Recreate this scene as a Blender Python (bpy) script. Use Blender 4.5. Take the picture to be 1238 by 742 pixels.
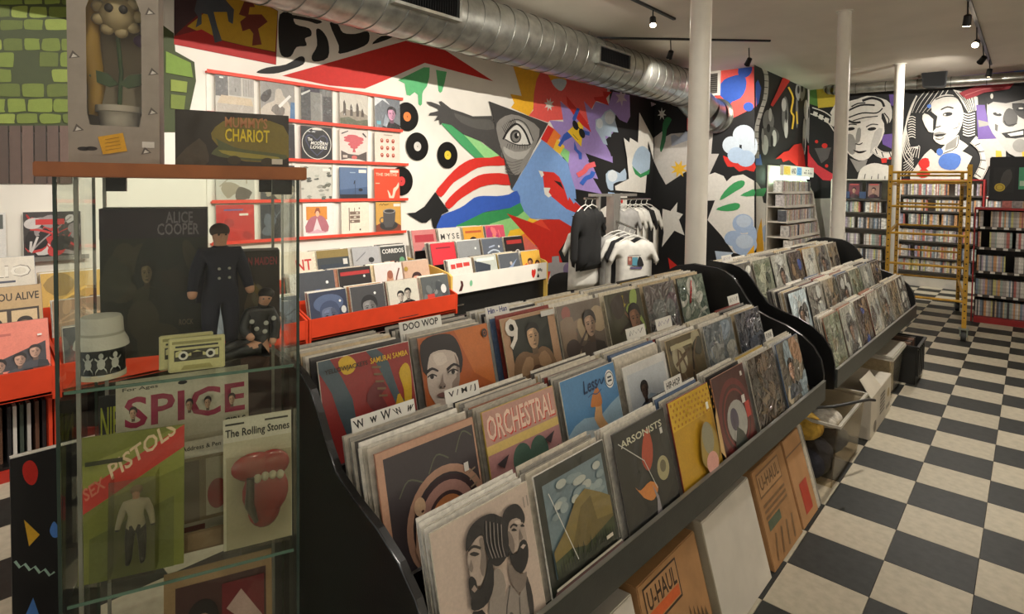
import bpy, bmesh, math, random
from mathutils import Vector, Matrix
random.seed(7)
for o in list(bpy.data.objects): bpy.data.objects.remove(o)
S = bpy.context.scene
COL = S.collection
R = math.radians
# ------------------------------------------------------------------ camera
YAW, PITCH, ROLL, FPX, CX, CY, EYE = .736, -.0348, .0125, 694.7, 619., 247.2, 1.608
_f = Vector((-math.sin(YAW)*math.cos(PITCH), math.cos(YAW)*math.cos(PITCH), math.sin(PITCH)))
_r0 = Vector((math.cos(YAW), math.sin(YAW), 0)); _u0 = _r0.cross(_f)
_r = _r0*math.cos(ROLL)+_u0*math.sin(ROLL); _u = _u0*math.cos(ROLL)-_r0*math.sin(ROLL)
EYEP = Vector((0, 0, EYE))
cd = bpy.data.cameras.new('camera'); cam = bpy.data.objects.new('camera', cd); COL.objects.link(cam)
cam.matrix_world = Matrix(((_r.x, _u.x, -_f.x, 0), (_r.y, _u.y, -_f.y, 0), (_r.z, _u.z, -_f.z, EYE), (0, 0, 0, 1)))
cd.sensor_width = 36; cd.lens = FPX/1238*36; cd.shift_x = 0; cd.shift_y = -(371-CY)/1238
cd.clip_start = .02; cd.clip_end = 100
S.camera = cam
# ------------------------------------------------------------------ world, exposure
W = bpy.data.worlds.new('World'); S.world = W; W.use_nodes = True
W.node_tree.nodes['Background'].inputs[0].default_value = (1, .97, .92, 1)
W.node_tree.nodes['Background'].inputs[1].default_value = .5
S.view_settings.view_transform = 'Standard'; S.view_settings.look = 'None'
S.view_settings.gamma = 1; S.view_settings.exposure = .6
S.view_settings.use_curve_mapping = False
CEIL = 3.5
def lin(c):
    return tuple((x/255/12.92 if x/255 <= .04045 else ((x/255+.055)/1.055)**2.4) for x in c[:3])
SPOTS = []
def spot(loc, target, power, size=80, blend=.5, rad=.02, col=(1, .935, .84)):
    l = bpy.data.lights.new('spot_light', 'SPOT'); l.energy = power; l.spot_size = R(size); l.spot_blend = blend
    l.shadow_soft_size = rad; l.color = col
    o = bpy.data.objects.new('spot_light', l); COL.objects.link(o); o.location = loc
    o.rotation_euler = (Vector(target)-Vector(loc)).to_track_quat('-Z', 'Y').to_euler()
    return o
# track heads: (lamp position, aimed at, watts, cone)
HEADS_WALL = [((-1.35, y, 3.36), (-5, y+.5, 1.5), w_, 84) for y, w_ in ((-.4, 120), (1.3, 140), (3.0, 160), (4.6, 210))]
HEADS_MID = [((-3.05, 1.6, 3.34), (-4.0, 2.2, .8), 40, 100), ((-3.05, 3.7, 3.34), (-3.9, 4.2, .8), 45, 100), ((-3.05, 5.56, 3.36), (-2.7, 5.0, 2.2), 45, 130)]
HEADS_B = [((-2.89, 7.89, 3.30), (-4.2, 9.2, 1.8), 110, 110), ((-3.5, 6.85, 3.30), (-4.9, 8.2, 1.4), 70, 110)]
HEADS_AISLE = [((-.54, 7.31, 3.30), (-.9, 8.6, 0), 42, 110), ((-.54, 8.52, 3.30), (-1.0, 4.4, .8), 100, 70),
               ((-.54, 9.63, 3.30), (-2.2, 12.1, 1.5), 135, 110), ((-.52, 10.72, 3.30), (-.9, 12.1, 1.3), 95, 110)]
HEADS_ADDED_NEAR = [((-.40, 2.2, 3.30), (-1.3, 2.6, .8), 34, 110), ((-.40, 4.6, 3.30), (-1.2, 5.0, .8), 120, 100), ((-.40, .2, 3.30), (-1.3, .9, 1.0), 26, 110)]  # out-of-view track, added to light the bins from above the aisle
HEADS_ADDED_RIGHT = [((1.6, 2.4, 3.30), (3.2, 3.0, 1.6), 150, 120), ((1.6, 5.6, 3.30), (3.2, 6.0, 1.6), 150, 120), ((1.6, -.6, 3.30), (3.2, 0, 1.6), 150, 120)]  # unseen track, added so the right wall bounces light into the room
for hl in (HEADS_WALL, HEADS_MID, HEADS_B, HEADS_AISLE, HEADS_ADDED_NEAR, HEADS_ADDED_RIGHT):
    for p, t, w, sz in hl:
        d = (Vector(t)-Vector(p)).normalized()
        spot(Vector(p)+d*.075, t, w, sz, .6)
# ------------------------------------------------------------------ pixel of the photograph -> ray, for surveying the walls
def ray(x, y): return _f+_r*((x-CX)/FPX)-_u*((y-CY)/FPX)
def at(x, y, ax, v):
    d = ray(x, y)
    if ax == 'D': return EYEP+d*v
    i = 'XYZ'.index(ax); return EYEP+d*((v-EYEP[i])/d[i])
# ------------------------------------------------------------------ materials
MATS = {}
def M(name, col=None, rough=.55, metal=0., noise=.06, nscale=8., bump=0., bscale=60., coat=0., emit=None, estr=0., spec=.5):
    if name in MATS: return MATS[name]
    m = bpy.data.materials.new(name); m.use_nodes = True; nt = m.node_tree; b = nt.nodes['Principled BSDF']
    c = lin(col); b.inputs['Roughness'].default_value = rough; b.inputs['Metallic'].default_value = metal
    b.inputs['Coat Weight'].default_value = coat; b.inputs['Coat Roughness'].default_value = .12
    b.inputs['Specular IOR Level'].default_value = spec
    tc = nt.nodes.new('ShaderNodeTexCoord')
    if noise:
        n = nt.nodes.new('ShaderNodeTexNoise'); n.inputs['Scale'].default_value = nscale; n.inputs['Detail'].default_value = 5
        nt.links.new(tc.outputs['Object'], n.inputs['Vector'])
        r = nt.nodes.new('ShaderNodeValToRGB'); r.color_ramp.elements[0].position = .3; r.color_ramp.elements[1].position = .7
        r.color_ramp.elements[0].color = tuple(x*(1-noise*2) for x in c)+(1,)
        r.color_ramp.elements[1].color = tuple(min(1, x*(1+noise)) for x in c)+(1,)
        nt.links.new(n.outputs['Fac'], r.inputs['Fac']); nt.links.new(r.outputs['Color'], b.inputs['Base Color'])
    else: b.inputs['Base Color'].default_value = c+(1,)
    if bump:
        n2 = nt.nodes.new('ShaderNodeTexNoise'); n2.inputs['Scale'].default_value = bscale; n2.inputs['Detail'].default_value = 3
        nt.links.new(tc.outputs['Object'], n2.inputs['Vector'])
        bp = nt.nodes.new('ShaderNodeBump'); bp.inputs['Strength'].default_value = bump; bp.inputs['Distance'].default_value = .01
        nt.links.new(n2.outputs['Fac'], bp.inputs['Height']); nt.links.new(bp.outputs['Normal'], b.inputs['Normal'])
    if emit:
        b.inputs['Emission Color'].default_value = lin(emit)+(1,); b.inputs['Emission Strength'].default_value = estr
    MATS[name] = m; return m
def print_mat(name, rough, coat=0., wrinkle=0., estr=0., wscale=9.):
    """ink from the mesh's colour attribute on paper, paint or card; coat + wrinkle = a clear plastic outer sleeve"""
    m = bpy.data.materials.new(name); m.use_nodes = True; nt = m.node_tree; b = nt.nodes['Principled BSDF']
    a = nt.nodes.new('ShaderNodeVertexColor'); a.layer_name = 'ink'
    tc = nt.nodes.new('ShaderNodeTexCoord')
    n = nt.nodes.new('ShaderNodeTexNoise'); n.inputs['Scale'].default_value = 22; n.inputs['Detail'].default_value = 6
    nt.links.new(tc.outputs['Object'], n.inputs['Vector'])
    mr = nt.nodes.new('ShaderNodeMapRange'); mr.inputs[1].default_value = .3; mr.inputs[2].default_value = .7
    mr.inputs[3].default_value = .84; mr.inputs[4].default_value = 1.06
    nf = nt.nodes.new('ShaderNodeTexNoise'); nf.inputs['Scale'].default_value = 170; nf.inputs['Detail'].default_value = 3
    nt.links.new(tc.outputs['Object'], nf.inputs['Vector'])
    av = nt.nodes.new('ShaderNodeMath'); av.operation = 'MULTIPLY_ADD'; av.inputs[1].default_value = .55; nt.links.new(nf.outputs['Fac'], av.inputs[0])
    hf = nt.nodes.new('ShaderNodeMath'); hf.operation = 'MULTIPLY'; hf.inputs[1].default_value = .45; nt.links.new(n.outputs['Fac'], hf.inputs[0]); nt.links.new(hf.outputs[0], av.inputs[2])
    nt.links.new(av.outputs[0], mr.inputs[0])
    mx = nt.nodes.new('ShaderNodeVectorMath'); mx.operation = 'SCALE'
    nt.links.new(a.outputs['Color'], mx.inputs[0]); nt.links.new(mr.outputs[0], mx.inputs['Scale'])
    nt.links.new(mx.outputs[0], b.inputs['Base Color'])
    b.inputs['Roughness'].default_value = rough
    b.inputs['Coat Weight'].default_value = coat; b.inputs['Coat Roughness'].default_value = .12; b.inputs['Coat IOR'].default_value = 1.9 if wrinkle > .5 else 1.5
    if wrinkle:
        oi = nt.nodes.new('ShaderNodeObjectInfo')
        ad = nt.nodes.new('ShaderNodeVectorMath'); ad.operation = 'ADD'
        sc = nt.nodes.new('ShaderNodeVectorMath'); sc.operation = 'SCALE'; sc.inputs['Scale'].default_value = 37.
        nt.links.new(oi.outputs['Random'], sc.inputs[0]); nt.links.new(tc.outputs['Object'], ad.inputs[0]); nt.links.new(sc.outputs[0], ad.inputs[1])
        w = nt.nodes.new('ShaderNodeTexNoise'); w.inputs['Scale'].default_value = wscale; w.inputs['Detail'].default_value = 2; w.inputs['Distortion'].default_value = 1.5
        nt.links.new(ad.outputs[0], w.inputs['Vector'])
        bp = nt.nodes.new('ShaderNodeBump'); bp.inputs['Strength'].default_value = wrinkle; bp.inputs['Distance'].default_value = .02 if wrinkle < .5 else .09
        nt.links.new(w.outputs['Fac'], bp.inputs['Height']); nt.links.new(bp.outputs['Normal'], b.inputs['Coat Normal'])
    if estr:
        nt.links.new(mx.outputs[0], b.inputs['Emission Color']); b.inputs['Emission Strength'].default_value = estr
    MATS[name] = m; return m
PAINT = print_mat('wall_paint_print', .6)
CARD = print_mat('card_print', .5)
GLOSSY = print_mat('sleeve_print', .45, .35, .25)
WRAP = print_mat('plastic_wrapped_print', .4, 1., 1., wscale=13.)
WRAPN = print_mat('smooth_plastic_sleeve_print', .4, 1., .45, wscale=7.)
LITPRINT = print_mat('backlit_print', .5, estr=.4)
def glass_mat(name, tint, refl=.06, rough=.02):
    m = bpy.data.materials.new(name); m.use_nodes = True; nt = m.node_tree; nt.nodes.clear()
    out = nt.nodes.new('ShaderNodeOutputMaterial'); mx = nt.nodes.new('ShaderNodeMixShader')
    t = nt.nodes.new('ShaderNodeBsdfTransparent'); t.inputs[0].default_value = lin(tint)+(1,)
    g = nt.nodes.new('ShaderNodeBsdfGlossy'); g.inputs['Roughness'].default_value = rough
    fr = nt.nodes.new('ShaderNodeLayerWeight'); fr.inputs['Blend'].default_value = .25
    mr = nt.nodes.new('ShaderNodeMapRange'); mr.inputs[3].default_value = refl; mr.inputs[4].default_value = .75
    nt.links.new(fr.outputs['Facing'], mr.inputs[0])
    pw = nt.nodes.new('ShaderNodeMath'); pw.operation = 'POWER'; pw.inputs[1].default_value = 3.
    nt.links.new(fr.outputs['Facing'], pw.inputs[0]); nt.links.new(pw.outputs[0], mr.inputs[0])
    nt.links.new(mr.outputs[0], mx.inputs[0]); nt.links.new(t.outputs[0], mx.inputs[1]); nt.links.new(g.outputs[0], mx.inputs[2])
    nt.links.new(mx.outputs[0], out.inputs[0]); MATS[name] = m; return m
GLASS = glass_mat('case_glass', (251, 253, 250), .02)
EDGE = M('glass_edge', (96, 124, 110), .15, noise=.1)
FILM = glass_mat('clear_film', (245, 243, 236), .10, .12)
TOTE = glass_mat('clear_tote_plastic', (246, 242, 234), .05, .3)
white = M('white_paint', (232, 227, 216), .55, noise=.03, nscale=3)
blackm = M('black_laminate', (22, 22, 22), .32, noise=.1, nscale=20, bump=.05, bscale=200)
graphite = M('grey_painted_lip', (62, 64, 60), .38, noise=.08, nscale=30, bump=.05, bscale=150)
orangem = M('orange_red_laminate', (205, 62, 30), .45, noise=.05, nscale=10)
metal = M('galvanized_steel', (178, 178, 170), .30, .92, noise=.16, nscale=9, bump=.06, bscale=14)
chrome = M('chrome_tube', (190, 190, 188), .18, 1., noise=0)
blackmet = M('black_metal', (20, 20, 20), .4, .3, noise=.05)
paper = M('paper_edge', (216, 208, 190), .6, noise=.1, nscale=40)
carton = M('brown_cardboard', (168, 126, 82), .75, noise=.07, nscale=12, bump=.1, bscale=40)
# ------------------------------------------------------------------ mesh builder
class MB:
    def __init__(s): s.v = []; s.f = []; s.m = []; s.mi = 0
    def add(s, vs, fs):
        k = len(s.v); s.v += [tuple(v) for v in vs]; s.f += [tuple(i+k for i in f) for f in fs]; s.m += [s.mi]*len(fs); return s
    def box(s, x0, x1, y0, y1, z0, z1):
        return s.add([(x0, y0, z0), (x1, y0, z0), (x1, y1, z0), (x0, y1, z0), (x0, y0, z1), (x1, y0, z1), (x1, y1, z1), (x0, y1, z1)],
                     [(0, 3, 2, 1), (4, 5, 6, 7), (0, 1, 5, 4), (1, 2, 6, 5), (2, 3, 7, 6), (3, 0, 4, 7)])
    def hexa(s, b, t):  # bottom 4 pts, top 4 pts (ccw from above)
        return s.add(list(b)+list(t), [(0, 3, 2, 1), (4, 5, 6, 7), (0, 1, 5, 4), (1, 2, 6, 5), (2, 3, 7, 6), (3, 0, 4, 7)])
    def prism(s, poly, ax, a0, a1):
        def P(p, a): return {'X': (a, p[0], p[1]), 'Y': (p[0], a, p[1]), 'Z': (p[0], p[1], a)}[ax]
        n = len(poly); fs = [tuple(range(n)), tuple(range(2*n-1, n-1, -1))]
        fs += [((i+1) % n, i, n+i, n+(i+1) % n) for i in range(n)]
        return s.add([P(p, a0) for p in poly]+[P(p, a1) for p in poly], fs)
    def tube(s, pts, rad, seg=10, caps=True):
        pts = [Vector(p) for p in pts]; n = len(pts); rr = rad if isinstance(rad, (list, tuple)) else [rad]*n
        vs = []; up = None
        for i, p in enumerate(pts):
            t = (pts[min(i+1, n-1)]-pts[max(i-1, 0)]).normalized()
            if up is None: up = Vector((0, 0, 1)) if abs(t.z) < .9 else Vector((1, 0, 0))
            a = t.cross(up).normalized(); b = a.cross(t).normalized(); up = b
            for k in range(seg):
                q = 2*math.pi*k/seg; vs.append(p+(a*math.cos(q)+b*math.sin(q))*rr[i])
        fs = [(i*seg+k, i*seg+(k+1) % seg, (i+1)*seg+(k+1) % seg, (i+1)*seg+k) for i in range(n-1) for k in range(seg)]
        if caps: fs += [tuple(range(seg-1, -1, -1)), tuple(range((n-1)*seg, n*seg))]
        return s.add(vs, fs)
    def lathe(s, prof, c=(0, 0, 0), seg=24):
        vs = [(c[0]+r*math.cos(2*math.pi*k/seg), c[1]+r*math.sin(2*math.pi*k/seg), c[2]+z) for r, z in prof for k in range(seg)]
        n = len(prof); fs = [(i*seg+k, i*seg+(k+1) % seg, (i+1)*seg+(k+1) % seg, (i+1)*seg+k) for i in range(n-1) for k in range(seg)]
        if prof[0][0] > 0: fs.append(tuple(range(seg-1, -1, -1)))
        if prof[-1][0] > 0: fs.append(tuple(range((n-1)*seg, n*seg)))
        return s.add(vs, fs)
    def ball(s, c, rx, ry=None, rz=None, seg=14, rings=9):
        ry = ry or rx; rz = rz or rx
        vs = [(c[0]+rx*math.sin(math.pi*i/rings)*math.cos(2*math.pi*k/seg), c[1]+ry*math.sin(math.pi*i/rings)*math.sin(2*math.pi*k/seg), c[2]+rz*math.cos(math.pi*i/rings)) for i in range(rings+1) for k in range(seg)]
        return s.add(vs, [(i*seg+k, (i+1)*seg+k, (i+1)*seg+(k+1) % seg, i*seg+(k+1) % seg) for i in range(rings) for k in range(seg)])
    def mesh(s, name, mats, smooth=False, bevel=0):
        me = bpy.data.meshes.new(name); me.from_pydata(s.v, [], s.f)
        for m in (mats if isinstance(mats, (list, tuple)) else [mats]): me.materials.append(m)
        if any(s.m): me.polygons.foreach_set('material_index', s.m)
        bm = bmesh.new(); bm.from_mesh(me)
        bmesh.ops.recalc_face_normals(bm, faces=bm.faces)
        if bevel: bmesh.ops.bevel(bm, geom=[e for e in bm.edges if len(e.link_faces) == 2 and e.calc_face_angle(0) > .5], offset=bevel, segments=2, affect='EDGES', clamp_overlap=True)
        bm.to_mesh(me); bm.free()
        if smooth: me.polygons.foreach_set('use_smooth', [True]*len(me.polygons)); me.set_sharp_from_angle(angle=R(40))
        me.update(); return me
    def build(s, name, mats, parent=None, smooth=False, bevel=0):
        return obj(name, s.mesh(name, mats, smooth, bevel), parent)
def obj(name, me, parent=None):
    o = bpy.data.objects.new(name, me); COL.objects.link(o)
    if parent is not None: o.parent = parent
    return o
def tag(o, label, cat, group=None, kind=None):
    o['label'] = label; o['category'] = cat
    if group: o['group'] = group
    if kind: o['kind'] = kind
    return o
def thing(name, label, cat, loc=(0, 0, 0), rz=0, group=None):
    o = bpy.data.objects.new(name, None); COL.objects.link(o); o.location = loc; o.rotation_euler = (0, 0, rz)
    o.empty_display_size = .1
    return tag(o, label, cat, group)
def struct(o): o['kind'] = 'structure'; return o
# ------------------------------------------------------------------ lettering: every text is turned into flat glyph polygons once
TEXTS = ['SPICE', 'GIRLS', 'The Rolling Stones', 'SEX', 'PISTOLS', 'ALICE', 'COOPER', 'IRON MAIDEN', "MUMMY'S", 'CHARIOT', 'U-HAUL', 'DOO WOP', 'w', 'W', 'V / M / J', 'Hin - Han', 'HIP-HOP', 'FUNK', 'ORCHESTRAL',
         'YELLOWJACKETS', 'SAMURAI SAMBA', '9', 'ARSONISTS', 'The', 'MODERN', 'LOVERS', 'THE SMITHS', 'NEW', 'AND', 'USED', 'UZONE', 'YOU ALIVE', 'ELIO', 'Less', 'CORRIDOS', 'Diary, Address & Pen Gift Set', 'WARNING', 'For Ages', 'NIE', 'NT', 'M Y S E', 'ROCK']
GLY = {}
def _bake_text():
    tmp = []
    for t in TEXTS:
        c = bpy.data.curves.new('txt', 'FONT'); c.body = t; c.size = 1; c.offset = .018; c.resolution_u = 2
        o = bpy.data.objects.new('txt', c); COL.objects.link(o); tmp.append((t, o, c))
    dg = bpy.context.evaluated_depsgraph_get()
    for t, o, c in tmp:
        e = o.evaluated_get(dg); me = e.to_mesh()
        vs = [(v.co.x, v.co.y) for v in me.vertices]; fs = [tuple(p.vertices) for p in me.polygons]
        x0 = min(v[0] for v in vs); x1 = max(v[0] for v in vs); y0 = min(v[1] for v in vs); y1 = max(v[1] for v in vs)
        GLY[t] = ([((x-x0)/(x1-x0), (y-y0)/(y1-y0)) for x, y in vs], fs); e.to_mesh_clear()
    for t, o, c in tmp: bpy.data.objects.remove(o); bpy.data.curves.remove(c)
_bake_text()
# ------------------------------------------------------------------ flat print: polygons with an ink colour each, stacked in thin layers
def spline(pts, n=4):
    out = []; k = len(pts)
    for i in range(k):
        p0, p1, p2, p3 = pts[i-1], pts[i], pts[(i+1) % k], pts[(i+2) % k]
        for j in range(n):
            t = j/n
            out.append(tuple(.5*((2*b)+(-a+c)*t+(2*a-5*b+4*c-d)*t*t+(-a+3*b-3*c+d)*t**3) for a, b, c, d in zip(p0, p1, p2, p3)))
    return out
class Art:
    def __init__(s, layer=.00025): s.v = []; s.f = []; s.c = []; s.n = 0; s.L = layer
    def _add(s, pts, fs, col):
        k = len(s.v); z = s.n*s.L; s.n += 1
        s.v += [(p[0], p[1], z) for p in pts]; s.f += [tuple(i+k for i in f) for f in fs]; s.c += [lin(col)]*len(fs); return s
    def p(s, col, pts, sm=0):
        if sm: pts = spline(pts, sm)
        return s._add(pts, [tuple(range(len(pts)))], col)
    def r(s, col, x0, y0, x1, y1): return s.p(col, [(x0, y0), (x1, y0), (x1, y1), (x0, y1)])
    def e(s, col, x, y, rx, ry=None, seg=20, rot=0):
        ry = ry or rx; c, d = math.cos(rot), math.sin(rot)
        return s.p(col, [(x+rx*math.cos(q)*c-ry*math.sin(q)*d, y+rx*math.cos(q)*d+ry*math.sin(q)*c) for q in [2*math.pi*k/seg for k in range(seg)]])
    def ring(s, col, x, y, r0, r1, seg=32):
        pts = [(x+r*math.cos(2*math.pi*k/seg), y+r*math.sin(2*math.pi*k/seg)) for r in (r0, r1) for k in range(seg)]
        return s._add(pts, [(k, (k+1) % seg, seg+(k+1) % seg, seg+k) for k in range(seg)], col)
    def line(s, col, pts, w, sm=0):
        if sm:
            q = []
            for i in range(len(pts)-1):
                p0, p1, p2, p3 = pts[max(i-1, 0)], pts[i], pts[i+1], pts[min(i+2, len(pts)-1)]
                for j in range(sm):
                    t = j/sm; q.append(tuple(.5*((2*b)+(-a+c)*t+(2*a-5*b+4*c-d)*t*t+(-a+3*b-3*c+d)*t**3) for a, b, c, d in zip(p0, p1, p2, p3)))
            pts = q+[pts[-1]]
        L, Rr = [], []
        for i, pt in enumerate(pts):
            a, b = pts[max(i-1, 0)], pts[min(i+1, len(pts)-1)]; dx, dy = b[0]-a[0], b[1]-a[1]; l = math.hypot(dx, dy) or 1
            ww = w if not isinstance(w, (tuple, list)) else w[0]+(w[1]-w[0])*i/(len(pts)-1)
            nx, ny = -dy/l*ww/2, dx/l*ww/2; L.append((pt[0]+nx, pt[1]+ny)); Rr.append((pt[0]-nx, pt[1]-ny))
        n = len(pts); return s._add(L+Rr, [(i, i+1, n+i+1, n+i) for i in range(n-1)], col)
    def t(s, col, txt, x0, y0, x1, y1, rot=0, shear=0):
        g, fs = GLY[txt]; c, d = math.cos(rot), math.sin(rot)
        pts = []
        for a, b in g:
            x = a*(x1-x0)+b*shear*(y1-y0); y = b*(y1-y0); pts.append((x0+x*c-y*d, y0+x*d+y*c))
        return s._add(pts, fs, col)
    def star(s, col, x, y, ro, ri, n=8, rot=0, sx=1):
        return s.p(col, [(x+sx*(ro if k % 2 == 0 else ri)*math.cos(rot+math.pi*k/n), y+(ro if k % 2 == 0 else ri)*math.sin(rot+math.pi*k/n)) for k in range(2*n)])
    def head(s, x, y, h, skin, hair, cloth=None, style=0, tone=None):
        """a small portrait with a lit and a shaded side as printed, h = head height, (x, y) = chin"""
        def k(c, f): return tuple(int(max(0, min(255, q*f))) for q in c)
        dk, md, lt = k(skin, .55), k(skin, .8), k(skin, 1.12)
        if cloth:
            s.p(cloth, [(x-h*.95, y-h*.85), (x-h*.8, y-h*.36), (x-h*.25, y-h*.14), (x+h*.25, y-h*.14), (x+h*.8, y-h*.36), (x+h*.95, y-h*.85)])
            s.p(k(cloth, .7), [(x+h*.1, y-h*.85), (x+h*.2, y-h*.2), (x+h*.8, y-h*.36), (x+h*.95, y-h*.85)])
        if style == 1: s.e(hair, x, y+h*.35, h*.5, h*.68)
        s.p(dk, [(x-h*.17, y-h*.24), (x+h*.19, y-h*.24), (x+h*.2, y+h*.25), (x-h*.18, y+h*.25)])
        s.p(hair, [(x-h*.37, y+h*.45), (x-h*.42, y+h*.8), (x-h*.22, y+h*1.05), (x+h*.12, y+h*1.09), (x+h*.4, y+h*.9), (x+h*.42, y+h*.5), (x, y+h*.4)], 3)
        s.p(skin, [(x-h*.32, y+h*.75), (x-h*.34, y+h*.42), (x-h*.24, y+h*.13), (x-h*.04, y), (x+h*.2, y+h*.1), (x+h*.34, y+h*.4), (x+h*.33, y+h*.75), (x, y+h*.84)], 3)
        s.p(md, [(x+h*.06, y+h*.78), (x+h*.1, y+h*.45), (x+h*.05, y+h*.1), (x+h*.2, y+h*.1), (x+h*.34, y+h*.4), (x+h*.33, y+h*.75)], 3)
        s.p(lt, [(x-h*.2, y+h*.72), (x-h*.24, y+h*.62), (x-h*.06, y+h*.62), (x-h*.02, y+h*.74)], 2)
        s.p(hair, [(x-h*.36, y+h*.58), (x-h*.32, y+h*.78), (x-h*.08, y+h*.86), (x+h*.22, y+h*.78), (x+h*.35, y+h*.55), (x+h*.4, y+h*.85), (x+h*.15, y+h*1.06), (x-h*.22, y+h*1.03), (x-h*.4, y+h*.8)], 2)
        for q in (-1, 1):
            s.p(dk, [(x+q*h*.05, y+h*.5), (x+q*h*.14, y+h*.545), (x+q*h*.25, y+h*.51), (x+q*h*.14, y+h*.47)])
            s.e(k(skin, .22), x+q*h*.145, y+h*.505, h*.032, h*.026, 8)
            s.line(k(hair, .9), [(x+q*h*.05, y+h*.58), (x+q*h*.15, y+h*.615), (x+q*h*.27, y+h*.57)], (h*.03, h*.015))
        s.p(dk, [(x+h*.01, y+h*.5), (x+h*.075, y+h*.31), (x-h*.0, y+h*.275), (x-h*.045, y+h*.31), (x+h*.02, y+h*.325)])
        s.p(k(skin, .5) if tone is None else tone, [(x-h*.12, y+h*.175), (x-h*.04, y+h*.2), (x+h*.06, y+h*.198), (x+h*.13, y+h*.17), (x+h*.02, y+h*.14)])
        if style == 2: s.p(hair, [(x-h*.34, y+h*.35), (x-h*.2, y+h*.24), (x, y+h*.26), (x+h*.2, y+h*.24), (x+h*.34, y+h*.35), (x+h*.22, y+h*.02), (x, y-h*.12), (x-h*.22, y+h*.02)], 2)
        return s
    def mesh(s, name, fn, mat):
        """fn maps (a, b, height) to local 3D"""
        me = bpy.data.meshes.new(name); me.from_pydata([fn(*v) for v in s.v], [], s.f); me.materials.append(mat)
        at_ = me.color_attributes.new('ink', 'FLOAT_COLOR', 'CORNER'); dat = []
        for p, c in zip(me.polygons, s.c): dat += (c+(1.,))*len(p.vertices)
        at_.data.foreach_set('color', dat); me.update(); return me
# skin-modifier bodies are grown first, while the scene is still empty
def grow(joints, edges, radii, sub=2):
    me = bpy.data.meshes.new('sk'); me.from_pydata(joints, edges, []); o = bpy.data.objects.new('sk', me); COL.objects.link(o)
    o.modifiers.new('s', 'SKIN'); sb = o.modifiers.new('d', 'SUBSURF'); sb.levels = sub
    for v, r in zip(me.skin_vertices[0].data, radii):
        v.radius = r if isinstance(r, tuple) else (r, r)
    me.skin_vertices[0].data[0].use_root = True
    dg = bpy.context.evaluated_depsgraph_get(); e = o.evaluated_get(dg); out = bpy.data.meshes.new_from_object(e)
    bpy.data.objects.remove(o); out.polygons.foreach_set('use_smooth', [True]*len(out.polygons)); return out
# ================================================================== THE ROOM
TS = .3048; GX, GY = -.7315, 2.5978
tl_light = M('cream_vinyl_tile', (184, 175, 155), .5, noise=.07, nscale=26, bump=.04, bscale=30, spec=.25)
tl_dark = M('black_vinyl_tile', (47, 48, 45), .5, noise=.14, nscale=26, bump=.04, bscale=30, spec=.25)
joint = M('floor_joint', (70, 66, 58), .8)
fl = struct(MB().box(-5.1, 3.3, -3, 12.2, -.12, -.004).build('floor', joint))
tmesh = []
for m in (tl_light, tl_dark):
    tmesh.append(MB().hexa([(.0006, .0006, -.004), (TS-.0006, .0006, -.004), (TS-.0006, TS-.0006, -.004), (.0006, TS-.0006, -.004)],
                           [(.0014, .0014, 0), (TS-.0014, .0014, 0), (TS-.0014, TS-.0014, 0), (.0014, TS-.0014, 0)]).mesh('tile', m))
rest = MB()
for i in range(-15, 13):
    for j in range(-19, 32):
        x, y = GX+i*TS, GY+j*TS
        if x < -5.05 or x > 3.2 or y < -3 or y > 12.05: continue
        dark = (i+j) % 2 == 0
        if (-1.35 < x < .32 and 1.4 < y < 11.7) or (-4.05 < x < -2.3 and -.4 < y < .6):
            t = obj('tile', tmesh[dark], fl); t.location = (x, y, random.uniform(-.0004, .0004))
        else:
            rest.mi = int(dark); rest.box(x+.0008, x+TS-.0008, y+.0008, y+TS-.0008, -.004, 0)
rt = rest.build('tile_field', [tl_light, tl_dark], fl); rt['kind'] = 'stuff'
ceilm = M('ceiling_paint', (214, 206, 192), .7, noise=.03, nscale=2)
struct(MB().box(-5.1, 3.3, -3, 12.2, CEIL, CEIL+.1).build('ceiling', ceilm))
wl = struct(MB().box(-5.1, -5, -3, 9.24, 0, CEIL).build('wall_left', white))
wr_ = struct(MB().box(-5.1, -3.25, 9.24, 9.34, 0, CEIL).build('wall_return', M('return_wall_white', (228, 224, 214), .6, noise=.03)))
ws = struct(MB().box(-3.35, -3.25, 9.34, 12.1, 0, CEIL).build('wall_side', M('side_wall_white', (228, 224, 214), .6, noise=.03)))
wb = struct(MB().box(-3.35, 3.3, 12.1, 12.2, 0, CEIL).build('wall_back', M('back_wall_white', (226, 222, 212), .6, noise=.03)))
struct(MB().box(3.2, 3.3, -3, 12.1, 0, CEIL).build('wall_right', white))
# ------------------------------------------------------------------ murals, surveyed from the photograph onto each wall plane
def Q(o, pts): return [(o[0]+x/o[2], o[1]+y/o[2]) for x, y in pts]
A_, B_, C_, D_, E_, F_, G_, H_, I_, K_ = (480, 80, 6.185), (480, 180, 6.185), (600, 80, 6.185), (600, 190, 4.64), (740, 80, 6.185), (740, 190, 5.3), (900, 70, 4.944), (1020, 80, 5.298), (360, 0, 4.7615), (200, 0, 3.439)
def onwall(ax, v, dirn):
    def fn(x, y, h):
        p = at(x, y, ax, v); h += .001
        return (p.x+dirn[0]*h, p.y+dirn[1]*h, min(max(p.z, .01), CEIL-.001))
    return fn
BLK, WHT, RED, DRED, BLU, LBL, GRN, LGR, YEL, ORG, COR, LAV = (20, 20, 20), (228, 224, 214), (214, 44, 34), (176, 30, 20), (52, 92, 186), (122, 160, 214), (52, 146, 84), (140, 206, 130), (236, 176, 34), (238, 128, 50), (236, 92, 84), (164, 140, 204)
GRY = (84, 82, 79)
m = Art(.0002)
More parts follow.
